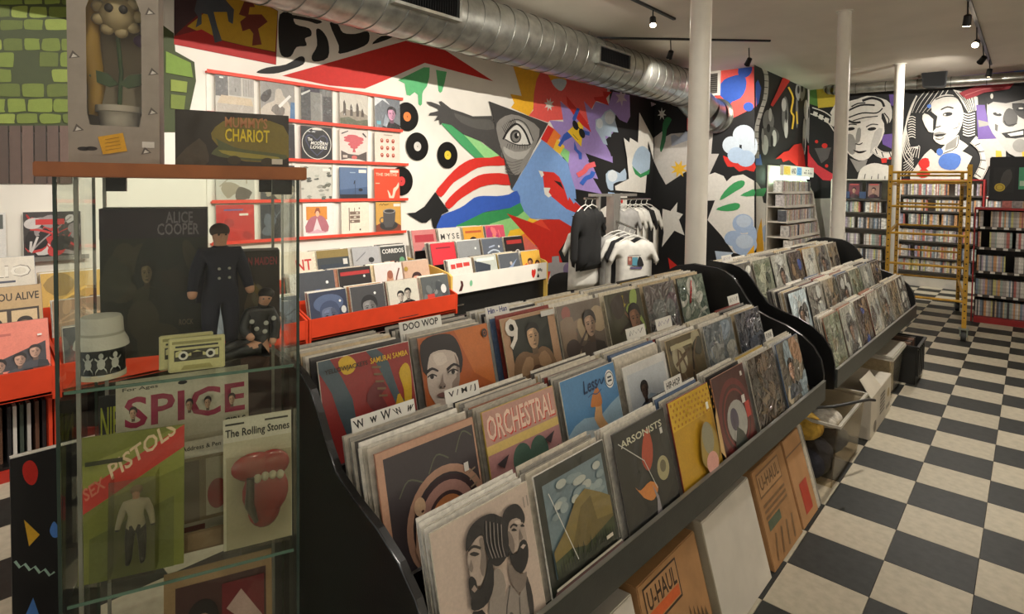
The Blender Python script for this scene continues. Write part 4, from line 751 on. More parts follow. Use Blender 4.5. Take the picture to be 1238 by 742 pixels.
def c_mug():
    a = bg((206, 158, 78)); a.p((130, 70, 52), [(0, 0), (1, 0), (1, .2), (.7, .36), (.3, .36), (0, .24)]); a.e((60, 58, 58), .5, .22, .36, .16); a.p((86, 84, 84), [(.28, .7), (.28, .3), (.36, .16), (.64, .16), (.74, .3), (.78, .7)]); a.e((150, 148, 146), .53, .7, .25, .08); a.e((60, 58, 56), .53, .7, .2, .055); a.ring((86, 84, 84), .24, .4, .07, .11); a.line((60, 46, 34), [(.14, .9), (.2, .95), (.24, .89), (.3, .95), (.36, .9), (.5, .93)], .02); a.r((224, 220, 210), .7, .85, .97, .94); return a
def c_cream():
    a = bg((230, 220, 200)); a.r((110, 92, 80), .26, .12, .29, .84); a.r((110, 92, 80), .46, .66, .48, .84)
    for k in range(3): a.r((124, 106, 94), .3, .36+k*.13, .66, .46+k*.13); a.e((230, 220, 200), .4+k*.08, .41+k*.13, .05, .02)
    a.e((90, 76, 66), .64, .82, .025); a.e((90, 76, 66), .66, .14, .03); return a
def c_pink():
    a = bg((232, 226, 218)); a.r((214, 140, 60), .1, .5, .78, .9); a.p((176, 110, 120), [(.08, .14), (.16, .5), (.36, .62), (.6, .62), (.76, .46), (.8, .14)], 2); a.p((222, 206, 206), [(.3, .14), (.44, .56), (.6, .14)]); a.p((150, 84, 60), [(.36, .7), (.42, .86), (.52, .86), (.56, .7)]); a.e((226, 180, 150), .46, .68, .06, .09); a.p((214, 170, 180), [(.1, .1), (.44, .22), (.8, .1)]); return a
def c_orange():
    a = bg((226, 74, 44)); a.t((238, 190, 160), 'THE SMITHS', .06, .76, .9, .86); a.r((236, 214, 196), .62, .88, .96, .96); a.r((238, 180, 150), .04, .5, .2, .53); a.p((238, 206, 184), [(.5, .3), (.58, .22), (.64, .1), (.7, .14), (.74, .34), (.86, .42), (.96, .56), (.96, .4), (.84, .26), (.78, .1), (.72, 0), (.58, 0), (.54, .16)], 2); return a
def c_blue():
    a = bg((90, 112, 146)); a.r((40, 40, 48), 0, 0, 1, .16); a.p((70, 92, 126), [(0, .3), (1, .4), (1, .16), (0, .16)]); a.line((30, 34, 44), [(.56, .02), (.54, .6)], .012); a.line((30, 34, 44), [(.54, .6), (.5, .48)], .03); a.e((40, 42, 50), .74, .3, .08, .05); a.r((222, 218, 208), .68, .84, .96, .94); a.r((150, 170, 190), .36, .83, .56, .86); return a
def c_marble():
    a = bg((196, 194, 182)); rs = random.Random(2)
    for k in range(26): x, y = rs.random(), rs.random(); a.p(rs.choice(((112, 112, 100), (150, 150, 140), (170, 172, 160), (88, 90, 84))), [(min(1, max(0, x+.1*math.cos(q)*rs.uniform(.4, 1.2))), min(1, max(0, y+.05*math.sin(q)*rs.uniform(.4, 1.2)))) for q in range(6)])
    a.r((224, 220, 210), .68, .86, .94, .94); return a
def c_room():
    a = bg((196, 190, 178)); a.r((86, 86, 84), 0, .45, .32, 1); a.r((150, 148, 142), .34, .5, .66, 1); a.r((170, 166, 158), .7, .5, 1, .98)
    for k in range(4): a.line((124, 122, 116), [(.72+k*.07, .52), (.72+k*.07, .98)], .008)
    a.p((196, 178, 150), [(.04, .26), (.14, .48), (.92, .46), (.98, .24)]); a.r((176, 168, 156), .04, .02, .97, .26); a.r((230, 228, 220), .1, .92, .2, .96); a.r((90, 88, 84), .5, .6, .52, .7); return a
def c_nude():
    a = bg((150, 148, 142)); a.p((196, 186, 172), [(.0, .2), (.2, .4), (.4, .5), (.44, .8), (.6, .84), (.66, .66), (.8, .5), (.9, 0), (.1, 0)], 2); a.p((70, 68, 66), [(.0, .5), (.1, .7), (.3, .8), (.3, .6), (.14, .42)], 2); a.p((120, 114, 106), [(.3, .2), (.44, .4), (.7, .3), (.6, .05)], 2); a.p((74, 116, 158), [(.84, 0), (1, 0), (1, .5), (.88, .5)]); a.p((232, 230, 224), [(.56, .3), (.9, .66), (.84, .7), (.5, .36)]); return a
def c_grey():
    a = bg((104, 106, 102)); a.r((70, 72, 72), 0, 0, .3, .9); a.r((126, 126, 120), .3, 0, .66, .92); a.r((150, 150, 144), .62, .05, .67, .86); a.r((60, 60, 60), .7, .0, 1, .8); a.r((50, 44, 60), .1, .88, .6, 1); a.p((206, 206, 200), [(.02, .74), (.3, .9), (.28, .94), (0, .8)]); return a
def c_city():
    a = bg((206, 200, 186)); a.p((150, 140, 124), [(0, 0), (0, .36), (.2, .5), (.5, .44), (.7, .5), (1, .36), (1, 0)]); a.p((90, 96, 70), [(0, 0), (0, .2), (.3, .26), (.6, .16), (1, .24), (1, 0)])
    for x, h in ((.16, .7), (.4, .6), (.62, .66), (.8, .5)): a.p((76, 66, 54), [(x-.05, .3), (x-.04, h), (x, h+.08), (x+.05, h-.06), (x+.05, .3)])
    return a
def c_pinkface():
    a = bg((120, 126, 132)); a.p((222, 226, 228), [(0, .7), (.3, .94), (.6, .8), (.4, .98), (0, 1)]); a.head(.66, .3, .42, (222, 160, 190), (40, 34, 40), (34, 34, 38)); a.r((110, 180, 196), .06, .12, .22, .24); a.p((160, 170, 180), [(.3, .1), (.4, .5), (.54, .3), (.44, .05)]); return a
# ---- the tiered bins
TILT = R(14)
ENDP = [(-1.82, 0), (-1.82, 1.05), (-1.74, 1.10), (-1.62, 1.125), (-1.47, 1.115), (-1.42, 1.10), (-1.37, 1.07), (-1.33, 1.02), (-1.29, .96), (-1.24, .90), (-1.16, .865), (-1.06, .835), (-.98, .795), (-.92, .745), (-.88, .68), (-.862, .60), (-.862, .46), (-.95, .44), (-1.15, .40), (-1.22, 0)]
TIERS = [(-.945, .85), (-1.14, .965), (-1.49, 1.10)]; YOFF = [.005, -.002, .05]
class Bin:
    def __init__(s, O, th, L, label):
        s.O, s.th, s.L = O, th, L; s.rz = math.pi/2-th
        s.t = thing('record_bin', label, 'record bin', (O[0], O[1], 0), -th)
        for y in (0, L-.018): MB().prism(ENDP, 'Y', y, y+.018).build('end_panel', blackm, s.t)
        for y in (-.002, L): MB().tube([(x, y+.001, z) for x, z in ENDP[2:16]], .0025, 6).build('edge_trim', M('black_trim', (40, 40, 40), .2), s.t, True)
        MB().box(-.862, -.850, .018, L-.018, .465, .572).build('front_lip', graphite, s.t, bevel=.002)
        MB().box(-.8625, -.8495, .018, L-.018, .572, .5745).build('lip_edge', M('pale_metal_edge', (150, 148, 140), .3, .6), s.t)  # pale metallic strip along the top of the lip
        for x0, x1, z in ((-1.04, -.862, .515), (-1.385, -1.05, .632), (-1.80, -1.395, .767)):
            MB().box(x0, x1, .018, L-.018, z, z+.012).build('tier_shelf', blackm, s.t)
        for x, z0, z1 in ((-1.05, .515, .70), (-1.395, .645, .83), (-1.81, 0, 1.05)): MB().box(x, x+.01, .018, L-.018, z0, z1).build('riser_board', blackm, s.t)
        for y in (.45, L*.5, L-.45): MB().hexa([(-1.30, y-.02, .40), (-1.28, y-.02, .40), (-1.28, y+.02, .40), (-1.30, y+.02, .40)], [(-1.30, y-.02, .515), (-1.05, y-.02, .515), (-1.05, y+.02, .515), (-1.30, y+.02, .515)]).build('bracket', blackm, s.t)
        s.plinth = MB().box(-1.80, -1.30, .03, L-.03, 0, .515).build('plinth', blackm, s.t)
    def w(s, x, y): return (s.O[0]+x*math.cos(s.th)+y*math.sin(s.th), s.O[1]-x*math.sin(s.th)+y*math.cos(s.th))
near = Bin((0, .715), R(1.2), 2.70, 'long black tiered record bin with curved end panel, beside the glass case')
far = Bin((.055, 3.635), R(1.2), 2.62, 'black tiered record bin nearer the scaffold, its end panel bulging up beside the column')
brown = [(74, 60, 44), (104, 84, 60), (60, 58, 46), (120, 104, 78), (46, 40, 36)]; grn = [(70, 78, 58), (104, 112, 90), (140, 142, 120), (50, 56, 44), (92, 84, 60)]; sil = [(120, 124, 120), (150, 152, 146), (84, 86, 84), (64, 62, 60), (170, 168, 158)]
NEAR = [
 [(c_men(), 'record cover with two bearded men drawn in black on pale card', GLOSSY, 1), (c_hill(), 'record cover with a painted hill under rolling clouds', WRAPN, 2), (c_arson(), 'dark record cover with orange figures under a pale stencilled title', WRAPN, 7), (c_gold(), 'golden yellow record cover with dotted top and pink blur', GLOSSY, 13), (c_maroon(), 'maroon record cover with red arcs and a pale grey disc', WRAPN, 10), (c_rand((70, 58, 46), brown, 16, 4), 'crinkled plastic wrapped brown record at the front of the near bin', WRAP, 3), (c_rand((112, 104, 88), [(150, 170, 180), (170, 130, 96), (70, 60, 54), (206, 190, 160)], 12, 11, (.4, .4, .3, (196, 150, 120), (50, 40, 34), (60, 70, 84))), 'record with a pale blue stripe and figures next to the black end panel', WRAP, 11)],
 [(c_spiral(), 'dark violet record cover with a curled pink bodied dreamer', GLOSSY, 10), (c_orch(), 'record cover lettered ORCHESTRAL with a green haired insect face', GLOSSY, 12), (c_sky(), 'blue sky record cover with a straw hatted figure', GLOSSY, 0), (c_duo(), 'white bordered record cover of two men with a red sticker', GLOSSY, 2), (c_rand((96, 84, 58), brown+[(140, 130, 70), (168, 160, 130)], 12, 21, None, (186, 178, 140)), 'olive brown record cover with a cream label', WRAPN, 9), (c_rand((104, 112, 116), sil+[(130, 146, 160)], 14, 22), 'silvery grey record in crinkled plastic', WRAP, 4), (c_rand((60, 64, 72), [(70, 74, 84), (96, 104, 116), (52, 54, 60), (80, 76, 80)], 10, 23), 'slate blue record in plastic beside the black end panel', WRAP, 6)],
 [(c_samurai(), 'red, teal and yellow record cover with a small gold title', GLOSSY, 0), (c_portrait(), 'orange record cover with a large black and white portrait', GLOSSY, 10), (c_nine(), 'tan bordered record cover with a white numeral 9', GLOSSY, 9), (c_rand((112, 100, 88), [(140, 120, 100), (80, 70, 66), (150, 90, 80), (170, 150, 120)], 14, 31, (.66, .5, .34, (170, 140, 116), (50, 44, 40), (90, 80, 74))), 'grey brown photo record cover with a streak of light', WRAPN, 3), (c_rand((74, 72, 56), [(180, 160, 60), (150, 170, 90), (60, 50, 44), (120, 90, 70)], 14, 32, (.7, .36, .4, (140, 100, 76), (30, 26, 24), (60, 44, 40))), 'record cover with yellow green glow and a dark figure', WRAPN, 5), (c_rand((104, 96, 92), sil+[(110, 90, 96), (200, 180, 90)], 12, 33), 'mauve grey record in plastic with a yellow sticker', WRAP, 6), (c_rand((108, 120, 104), [(176, 40, 40), (150, 156, 140), (190, 190, 176), (80, 96, 84)], 12, 34), 'grey green record with a red patch at the end of the top row', WRAP, 8)]]
PITCH = .352
COLN = ['bearded men', 'cloudy hill', 'dark orange figured', 'golden yellow', 'maroon', 'brown wrapped', 'blue striped'], ['violet dreamer', 'ORCHESTRAL', 'blue sky', 'two men', 'olive', 'silvery', 'slate blue'], ['red and teal', 'orange portrait', 'numeral 9', 'grey brown photo', 'yellow green', 'mauve grey', 'red patch']
PILES = [[4, 4, 4, 5, 5, 4, 4], [13, 12, 12, 11, 11, 9, 9], [12, 12, 12, 10, 10, 10, 10]]
PSP = [.010, .0095, .0145]
def fill(bin_, x, zt, yc, n, sp, label, group):
    xx = x-.004
    for k in range(1, n+1):
        xx -= sp*random.uniform(.85, 1.15); dz = random.uniform(-.006, .008); dy = random.uniform(-.008, .008)
        ci = random.choices(range(len(EDGEC)), EDGEW)[0]
        o = tag(obj('record', sleeve_me[ci*2+random.randint(0, 1)]), EDGEN[ci]+' '+label, 'record', EDGEN[ci]+' '+group)
        X, Y = bin_.w(xx+LPW*math.sin(TILT), yc+dy); place(o, X, Y, zt-LPW*math.cos(TILT)+dz, TILT+random.uniform(-.004, .004), bin_.rz)
for ti, (tx, tz) in enumerate(TIERS):
    for c, (art, lb, mt, eg) in enumerate(NEAR[ti]):
        yc = .03+.165+YOFF[ti]+c*PITCH+random.uniform(-.004, .004)+(.025 if ti == 2 and c == 2 else -.012 if ti == 2 and c < 2 else .012 if ti == 0 and c == 0 else 0); fx = tx+random.uniform(-.006, .006); z = tz
        if ti == 1 and c == 3: z = tz-.03; fx = tx+.012
        X, Y = near.w(fx+LPW*math.sin(TILT), yc)
        record(art, lb, 'front records of the near bin', X, Y, z-LPW*math.cos(TILT), TILT, near.rz, mt, eg)
        fill(near, tx-.012, tz, yc, PILES[ti][c], PSP[ti], 'record filed behind the %s cover, its edge showing' % COLN[ti][c], 'records filed behind the %s cover' % COLN[ti][c])
# far bin: front records singly, the stock behind them as one mass
stock = MB()
def stock_rec(f, x, y, z, tilt, rz):
    c, s_ = math.cos(rz), math.sin(rz); ct, st = math.cos(tilt), math.sin(tilt); hw = LPW/2-random.uniform(0, .006); th = .0022
    stock.mi = f; P = []
    for zz in (0, LPW):
        for a, b in ((-hw, -th), (hw, -th), (hw, th), (-hw, th)):
            yy = b*ct+zz*st; zv = -b*st+zz*ct
            P.append((x+a*c-yy*s_, y+a*s_+yy*c, z+zv))
    stock.hexa(P[:4], P[4:])
FARC = [('grey green', (100, 104, 88), grn), ('silver grey', (128, 128, 118), sil), ('dark brown', (54, 46, 40), brown+[(40, 60, 120)]), ('pale grey', (150, 146, 132), sil), ('photo grey', (104, 100, 92), sil+brown), ('dun', (112, 102, 86), brown), ('charcoal', (72, 68, 62), sil)]
ORD = ['first', 'second', 'third', 'fourth', 'fifth', 'sixth', 'seventh']
TN = ['lower', 'middle', 'upper']
for ti, (tx, tz) in enumerate(TIERS):
    for c in range(7):
        nm, base, cols = FARC[(c+ti*3) % 7]
        if ti == 1 and c == 0: nm, base, cols = 'pale blue', (150, 164, 172), sil+[(170, 190, 204), (220, 224, 222)]
        glare_lift = lambda q: tuple(min(230, int(v*1.3+12)) for v in q)  # far cover colours lightened to stand in for glare on the plastic
        base, cols = glare_lift(base), [glare_lift(q) for q in cols]
        yc = .03+.165+c*PITCH; X, Y = far.w(tx+LPW*math.sin(TILT), yc)
        record(c_rand(base, cols, 13, 100+ti*10+c, (.5, .3, .36, (160, 130, 110), (50, 44, 40), (80, 76, 70)) if (c+ti) % 3 == 1 else None), '%s plastic wrapped record, %s from the column in the far %s row' % (nm, ORD[c], TN[ti]), 'front records of the far bin', X, Y, tz-LPW*math.cos(TILT), TILT, far.rz, WRAP)
        n = (4, 12, 11)[ti]
        for k in range(1, n+1):
            X, Y = far.w(tx-k*(.011, .010, .0155)[ti]+LPW*math.sin(TILT)-.006, yc+random.uniform(-.006, .006))
            stock_rec(random.choices(range(len(EDGEC)), EDGEW)[0], X, Y, tz-LPW*math.cos(TILT)+random.uniform(-.006, .008), TILT, far.rz)
# divider cards
cardm = M('divider_card', (222, 220, 212), .35, noise=.04, coat=.3)
def divider(bin_, ti, yc, back, w, rise, texts, label):
    tx, tz = TIERS[ti]; H = LPW+rise
    o = tag(MB().box(-w/2, w/2, -.001, .001, 0, H).build('divider_card', cardm, bevel=0), label, 'divider card', 'divider cards in the record bins')
    X, Y = bin_.w(tx-back+LPW*math.sin(TILT), yc); place(o, X, Y, tz-LPW*math.cos(TILT), TILT, bin_.rz)
    f_ = lambda u, v, z: ((u-.5)*w, -.0014-z, H-rise+v*rise)
    if isinstance(texts, tuple): obj('lettering', Art().line(texts, [(.15, .3), (.22, .75), (.3, .3), (.38, .72), (.5, .35), (.62, .7), (.7, .3), (.85, .72)], .06).mesh('lettering', f_, CARD), o)
    else:
        for t in texts: obj('lettering', Art().t(*t).mesh('lettering', f_, CARD), o)
    return o
INK = (24, 22, 22)
divider(near, 1, .165, .135, .20, .036, [(INK, 'W', .05, .2, .2, .8, .05), (INK, 'w', .27, .25, .38, .7), (INK, 'W', .44, .18, .6, .86), (INK, 'W', .68, .2, .8, .75, .1), (INK, 'w', .84, .2, .94, .65, -.1)], 'white divider card inked with a row of W letters')
divider(near, 2, .51, .075, .18, .04, [(INK, 'DOO WOP', .08, .25, .92, .85)], 'white divider card inked DOO WOP')
divider(near, 1, .43, .118, .135, .038, [(INK, 'V / M / J', .1, .25, .9, .8)], 'white divider card inked V / M / J')
divider(near, 2, .87, .06, .13, .036, [((50, 60, 130), 'Hin - Han', .1, .25, .9, .85)], 'white divider card inked in blue Hin - Han')
divider(near, 0, 1.25, .05, .13, .045, [(INK, 'HIP-HOP', .1, .25, .9, .8)], 'white divider card inked HIP-HOP')
divider(near, 0, 2.24, .05, .10, .045, [(INK, 'FUNK', .12, .25, .88, .8)], 'white divider card inked FUNK')
divider(near, 1, 1.42, .12, .15, .045, (120, 120, 122), 'white divider card with faded grey letters')
divider(near, 1, 1.66, .12, .14, .045, (96, 84, 130), 'white divider card with violet letters')
divider(near, 1, 2.42, .11, .14, .05, INK, 'white divider card with black letters behind the slate blue record')
divider(far, 2, .22, .10, .16, .045, (96, 84, 130), 'white divider card with violet letters beside the column')
# ================================================================== WALL RACKS
def rackrec(art, label, x, z, y, mat=None, group='records in the wall racks'):
    return record(art, label, group, x+LPW*math.sin(TILT), y, z-LPW*math.cos(TILT), TILT, math.pi/2, mat)
def rack(y0, y1, lip, liph, tiers, label, body, kind):
    t = thing('wall_record_rack', label, 'record rack', (0, y0, 0)); L = y1-y0; lx = lip[0]
    if kind == 'orange':
        prof = [(-4.98, .05), (-4.98, .80), (-4.5, .74), (-4.05, .655), (lx, .60), (lx, .42), (-4.0, .40), (-4.0, .05)]
        for y in (0, L-.016): MB().prism(prof, 'Y', y, y+.016).build('end_panel', body, t)
        MB().box(lx-.012, lx, .016, L-.016, lip[1], lip[2]).build('front_lip', body, t, bevel=.002)
        MB().box(-4.9, -3.97, .016, L-.016, 0, .06).build('base', M('red_base', (170, 40, 26), .5), t)
        MB().box(-4.95, -4.6, .016, L-.016, .06, .44).build('back_board', blackm, t)
        MB().box(-4.9, -3.99, .016, L-.016, .06, .075).build('lower_shelf', blackm, t)
    else:
        prof = [(-4.98, 0), (-4.98, .90), (-4.2, .80), (lx-.04, .765), (lx, .74), (lx, 0)]
        for y in (0, L-.022): MB().prism(prof, 'Y', y, y+.022).build('end_panel', M('yellow_edge', (222, 186, 92), .5), t)
        MB().box(lx-.012, lx-.001, .022, L-.022, lip[1], lip[2]).build('front_lip', white, t)
        MB().box(lx-.06, lx-.045, .022, L-.022, 0, lip[1]).build('front_board', blackm, t)
        MB().box(lx-.045, lx-.03, .05, .20, .44, .455).build('handle_rail', chrome, t)
        a = Art()
        a.p((206, 50, 40), [(1.17, .645), (1.20, .60), (1.235, .65), (1.235, .69), (1.218, .70), (1.203, .685), (1.188, .70), (1.17, .69)], 2)
        a.e((30, 30, 30), 1.28, .615, .018, .014); a.p((30, 30, 30), [(1.265, .62), (1.28, .65), (1.295, .62)])
        for dy in (0, .03): a.r((40, 40, 40), 1.27+dy, .67, 1.292+dy, .70); 
        a.r((40, 40, 40), 1.33, .66, 1.345, .69); a.p((80, 40, 40), [(.10, .60), (.13, .66), (.12, .70), (.15, .69), (.16, .65), (.14, .60)]); a.e((130, 190, 150), .26, .66, .02, .03)
        obj('decals', a.mesh('decals', lambda u, v, z: (lx-.0005+z, u, v-.01), CARD), t)
    for k, (tx, tz) in enumerate(tiers):
        MB().box(tx-.22, tx+.085, .02, L-.02, tz-.33, tz-.318).build('tier_shelf', body if kind == 'orange' else blackm, t)
        if k: MB().box(tx+.087, tx+.095, .02, L-.02, tz-.42, tz-.20).build('riser_board', body if kind == 'orange' else blackm, t)
    return t
OT = [(-3.97, .78), (-4.25, .89), (-4.6, 1.01)]; WT = [(-4.1, .88), (-4.35, 1.02), (-4.65, 1.13)]
rack(2.10, 3.56, (-3.885, .445, .60), .15, OT, 'orange red tiered record rack against the mural wall, beside the white one', orangem, 'orange')
rack(.64, 2.09, (-3.885, .445, .60), .15, OT, 'orange red record rack seen through the glass case', orangem, 'orange')
rack(-.82, .63, (-3.885, .445, .60), .15, OT, 'orange red record rack under the painted castle, holding a coral record', orangem, 'orange')
rack(3.58, 5.03, (-4.0, .565, .745), .15, WT, 'white fronted record rack with yellow edges and playing card marks', white, 'white')
def c_face(base, skin, hair, cloth, h=.5, x=.5, y=.22, extra=()):
    a = bg(base)
    for e in extra: getattr(a, e[0])(*e[1:])
    return a.head(x, y, h, skin, hair, cloth)
dot = ('e', (226, 226, 222), .8, .72, .035)
OR = [
 [(c_face((44, 52, 74), (96, 106, 130), (60, 72, 100), (30, 36, 54), .6, .5, .1, (('e', (80, 94, 124), .5, .7, .4, .22),)).e((196, 196, 190), .88, .5, .07, .09).e((226, 226, 222), .8, .72, .03), 'dark blue record cover with a dim face and a pale seal'),
  (c_face((70, 70, 72), (132, 130, 128), (40, 40, 42), (50, 50, 52), .55, .5, .15).e((226, 226, 222), .7, .78, .035), 'smoky grey record cover with a blurred face'),
  (bg((206, 202, 186)).head(.38, .45, .26, (190, 180, 166), (30, 30, 30), (28, 28, 28)).head(.62, .5, .26, (180, 170, 156), (24, 24, 24), (22, 22, 22)).r((28, 28, 28), .2, 0, .86, .3), 'cream record cover with two people in black coats'),
  (c_rand((86, 90, 90), [(110, 114, 112), (70, 74, 76), (130, 132, 128)], 8, 41).r((190, 60, 50), .16, .3, .42, .5).e((214, 212, 206), .78, .6, .1, .13), 'grey record cover with a red patch and a white seal')],
 [(bg((66, 70, 76)).ring((52, 96, 170), .5, .12, .3, .42).e((120, 126, 130), .5, .1, .12).e((226, 226, 222), .78, .7, .04), 'slate record cover with a blue arc'),
  (bg((40, 36, 36)).r((176, 50, 50), .06, .8, .96, .9).e((150, 120, 92), .64, .26, .36, .16).e((70, 56, 46), .6, .3, .2, .06).e((226, 226, 222), .78, .74, .035), 'black record cover with a red title bar and a tan shape'),
  (bg((220, 208, 202)).p((190, 140, 110), [(.32, .1), (.36, .5), (.44, .76), (.58, .78), (.6, .5), (.66, .3), (.6, .1)], 2).line((110, 70, 60), [(.6, .2), (.72, .6), (.84, .84)], .05).e((150, 90, 70), .5, .68, .1, .12), 'pale record cover with a guitarist in tan'),
  (c_face((196, 164, 140), (206, 150, 126), (60, 36, 34), (120, 70, 60), .42, .5, .2).e((170, 140, 60), .14, .78, .07), 'tan record cover with a short haired face')],
 [(bg((222, 208, 186)).t((190, 44, 40), 'NT', .5, .5, .96, .8), 'cream record cover with red letters, cut off by the glass case'),
  (bg((52, 58, 60)).r((132, 112, 56), 0, .78, 1, 1).r((40, 52, 64), .08, 0, .92, .6).e((96, 140, 150), .5, .2, .3, .2).r((206, 204, 196), .8, .56, .94, .72), 'dark record cover with an ochre top and a blue glow'),
  (bg((164, 164, 164)).line((120, 120, 122), [(.1, .6), (.45, .85)], .03).e((30, 30, 30), .62, .6, .1, .08).line((30, 30, 30), [(.45, .34), (.6, .44), (.7, .32), (.85, .42)], .04).line((30, 30, 30), [(.62, .5), (.6, .3)], .03), 'grey record cover with a black ink doodle'),
  (bg((206, 204, 196)).r((54, 56, 54), .04, .04, .96, .96).t((222, 220, 212), 'CORRIDOS', .1, .74, .9, .88).e((96, 150, 110), .8, .5, .1).r((190, 186, 176), .12, .3, .34, .5).r((160, 90, 70), .36, .4, .5, .5), 'black and white record cover lettered CORRIDOS')]]
for ti, row in enumerate(OR):
    for c, (a, lb) in enumerate(row): rackrec(a, lb, OT[ti][0], OT[ti][1], 2.29+c*.352+(.06 if ti else 0)*(c < 3), GLOSSY)
WR = [
 [(bg((214, 206, 196)).r((196, 60, 52), .12, .72, .3, .86).r((196, 60, 52), .34, .74, .6, .88).r((196, 60, 52), .64, .76, .9, .88).head(.6, .3, .2, (90, 80, 76), (30, 30, 30), (34, 32, 32)).p((60, 56, 54), [(.15, .05), (.3, .5), (.4, .05)]), 'white record cover with red letters over standing figures'),
  (bg((186, 190, 180)).p((58, 64, 74), [(0, .1), (0, .9), (.7, .7), (.6, .3)]).r((226, 226, 216), .1, .85, .9, .95).e((200, 190, 150), .7, .25, .14), 'record cover with a dark wedge on grey'),
  (bg((88, 92, 98)).p((140, 156, 184), [(.1, .4), (.5, .56), (.9, .8), (.6, .5), (.62, .2), (.5, .05), (.44, .4)], 2).e((190, 180, 170), .56, .66, .06), 'grey record cover with a leaping figure in pale blue'),
  (bg((222, 172, 70)).head(.42, .4, .32, (190, 130, 90), (60, 40, 30), (150, 60, 40)).head(.78, .34, .28, (200, 140, 100), (70, 44, 30), (206, 190, 160)).p((206, 90, 50), [(.0, .5), (.2, .6), (.3, 0), (0, 0)]), 'yellow record cover crowded with two portraits')],
 [(bg((206, 44, 56)).r((120, 30, 40), .2, .82, .8, .86), 'plain red record cover'), (bg((140, 142, 142)).p((60, 70, 110), [(.4, .1), (.62, .1), (.52, .42)]).e((222, 222, 216), .78, .72, .04), 'grey record cover with a small blue triangle'),
  (bg((92, 98, 108)).line((190, 200, 210), [(.2, .5), (.5, .6), (.8, .5), (.6, .3)], .05, 3).line((170, 180, 200), [(.3, .7), (.6, .75)], .05).e((226, 226, 222), .8, .7, .04), 'blue grey record cover with white chalk marks'),
  (bg((38, 32, 32)).r((170, 50, 46), .1, .74, .9, .88).line((210, 206, 200), [(.4, .2), (.5, .45), (.66, .5), (.8, .3)], .04, 3).e((160, 80, 60), .18, .3, .08), 'black record cover with red title and white swirl')],
 [(bg((196, 120, 116)).r((170, 50, 60), .1, .6, .9, .84).e((120, 110, 110), .5, .25, .2), 'pink record cover with a red title'), (bg((214, 208, 196)).t((60, 56, 54), 'M Y S E', .08, .62, .92, .82).e((180, 60, 60), .3, .24, .08).p((80, 70, 60), [(.6, .2), (.8, .34), (.94, .2)]), 'off white record cover with spaced black letters'),
  (bg((216, 156, 56)).e((50, 32, 26), .45, .4, .24).r((190, 90, 50), .1, .78, .9, .86).e((130, 80, 56), .45, .26, .12), 'orange yellow record cover with a rounded afro silhouette'), (c_rand((206, 80, 100), [(226, 140, 90), (180, 60, 110), (230, 120, 120)], 9, 52), 'pink and orange record cover at the end of the top row')]]
for ti, row in enumerate(WR):
    for c, (a, lb) in enumerate(row): rackrec(a, lb, WT[ti][0], WT[ti][1], 3.77+c*.352, GLOSSY)
# behind the castle corner, left of the case
a = bg((222, 128, 110)).p((62, 60, 66), [(.2, .2), (.2, .34), (.95, .62), (.95, .2)]).r((186, 100, 90), .1, .78, .5, .82)
for x, y in ((.34, .2), (.6, .26), (.8, .36)): a.head(x, y, .2, (190, 150, 130), (40, 34, 34), (70, 70, 76))
rackrec(a.r((226, 222, 214), .84, .72, .9, .75), 'coral pink record cover with a group photo, in the rack under the castle', -3.97, .85, .455, GLOSSY)
a = bg((186, 156, 112)).t((50, 40, 32), 'YOU ALIVE', .3, .74, .96, .88).r((60, 48, 40), .1, .1, .95, .6)
for i in range(2): a.r((206, 180, 140), .14+i*.42, .14, .5+i*.42, .56); a.head(.32+i*.42, .16, .26, (120, 90, 66), (40, 30, 26), (70, 52, 42))
rackrec(a, 'tan comic panel record cover lettered YOU ALIVE', -4.25, 1.00, .47, GLOSSY)
a = bg((214, 206, 190)); a.t((120, 112, 100), 'ELIO', .16, .60, .94, .84).t((226, 220, 206), 'ELIO', .175, .615, .925, .825).r((70, 74, 90), .3, .5, .7, .54).e((150, 150, 150), .5, .2, .2)
rackrec(a, 'cream record cover with bubbly outlined letters', -4.6, 1.13, .49, GLOSSY)
rs = random.Random(9)
for k, (tx, tz) in enumerate(OT):
    for c in range(4):
        base = rs.choice(((200, 160, 70), (150, 120, 90), (90, 96, 104), (60, 60, 62), (206, 200, 186), (130, 50, 44), (70, 84, 60)))
        cc = [tuple(int(min(255, q*f)) for q in base) for f in (.5, .75, 1.2)]
        rackrec(c_rand(base, cc, 7, 200+k*4+c, (.5, .25, .4, (170, 130, 104), (50, 40, 36), cc[0]) if c % 2 else None), 'record in the %s row of the rack seen through the glass case, %s along' % (TN[k], ORD[c]), tx, tz, .83+c*.352, GLOSSY)
for c in range(3):
    for k, (tx, tz) in enumerate(OT):
        if c: rackrec(c_rand(rs.choice(((120, 100, 80), (60, 64, 72), (190, 180, 160))), [(90, 80, 70), (150, 140, 120), (50, 46, 44)], 6, 300+k*3+c), 'record in the %s row under the castle, %s from the coral one' % (TN[k], ORD[c]), tx, tz, .455-c*.352, GLOSSY)
# stock behind the front records of the racks joins the uncounted mass
for y0, T in ((2.29, OT), (.83, OT), (3.77, WT), (-.25, OT)):
    for tx, tz in T:
        for c in range(4 if y0 > 0 else 3):
            for k in range(1, random.randint(5, 9)): stock_rec(random.choices(range(len(EDGEC)), EDGEW)[0], tx-.006-k*.011+LPW*math.sin(TILT), y0+c*.352+random.uniform(-.006, .006), tz-LPW*math.cos(TILT)+random.uniform(-.006, .004), TILT, math.pi/2)
so = stock.build('record_stock', [M('sleeve_card_%d' % i) for i in range(len(EDGEC))]); tag(so, 'packed record sleeves standing behind the front covers in far bin and wall racks', 'records', kind='stuff')
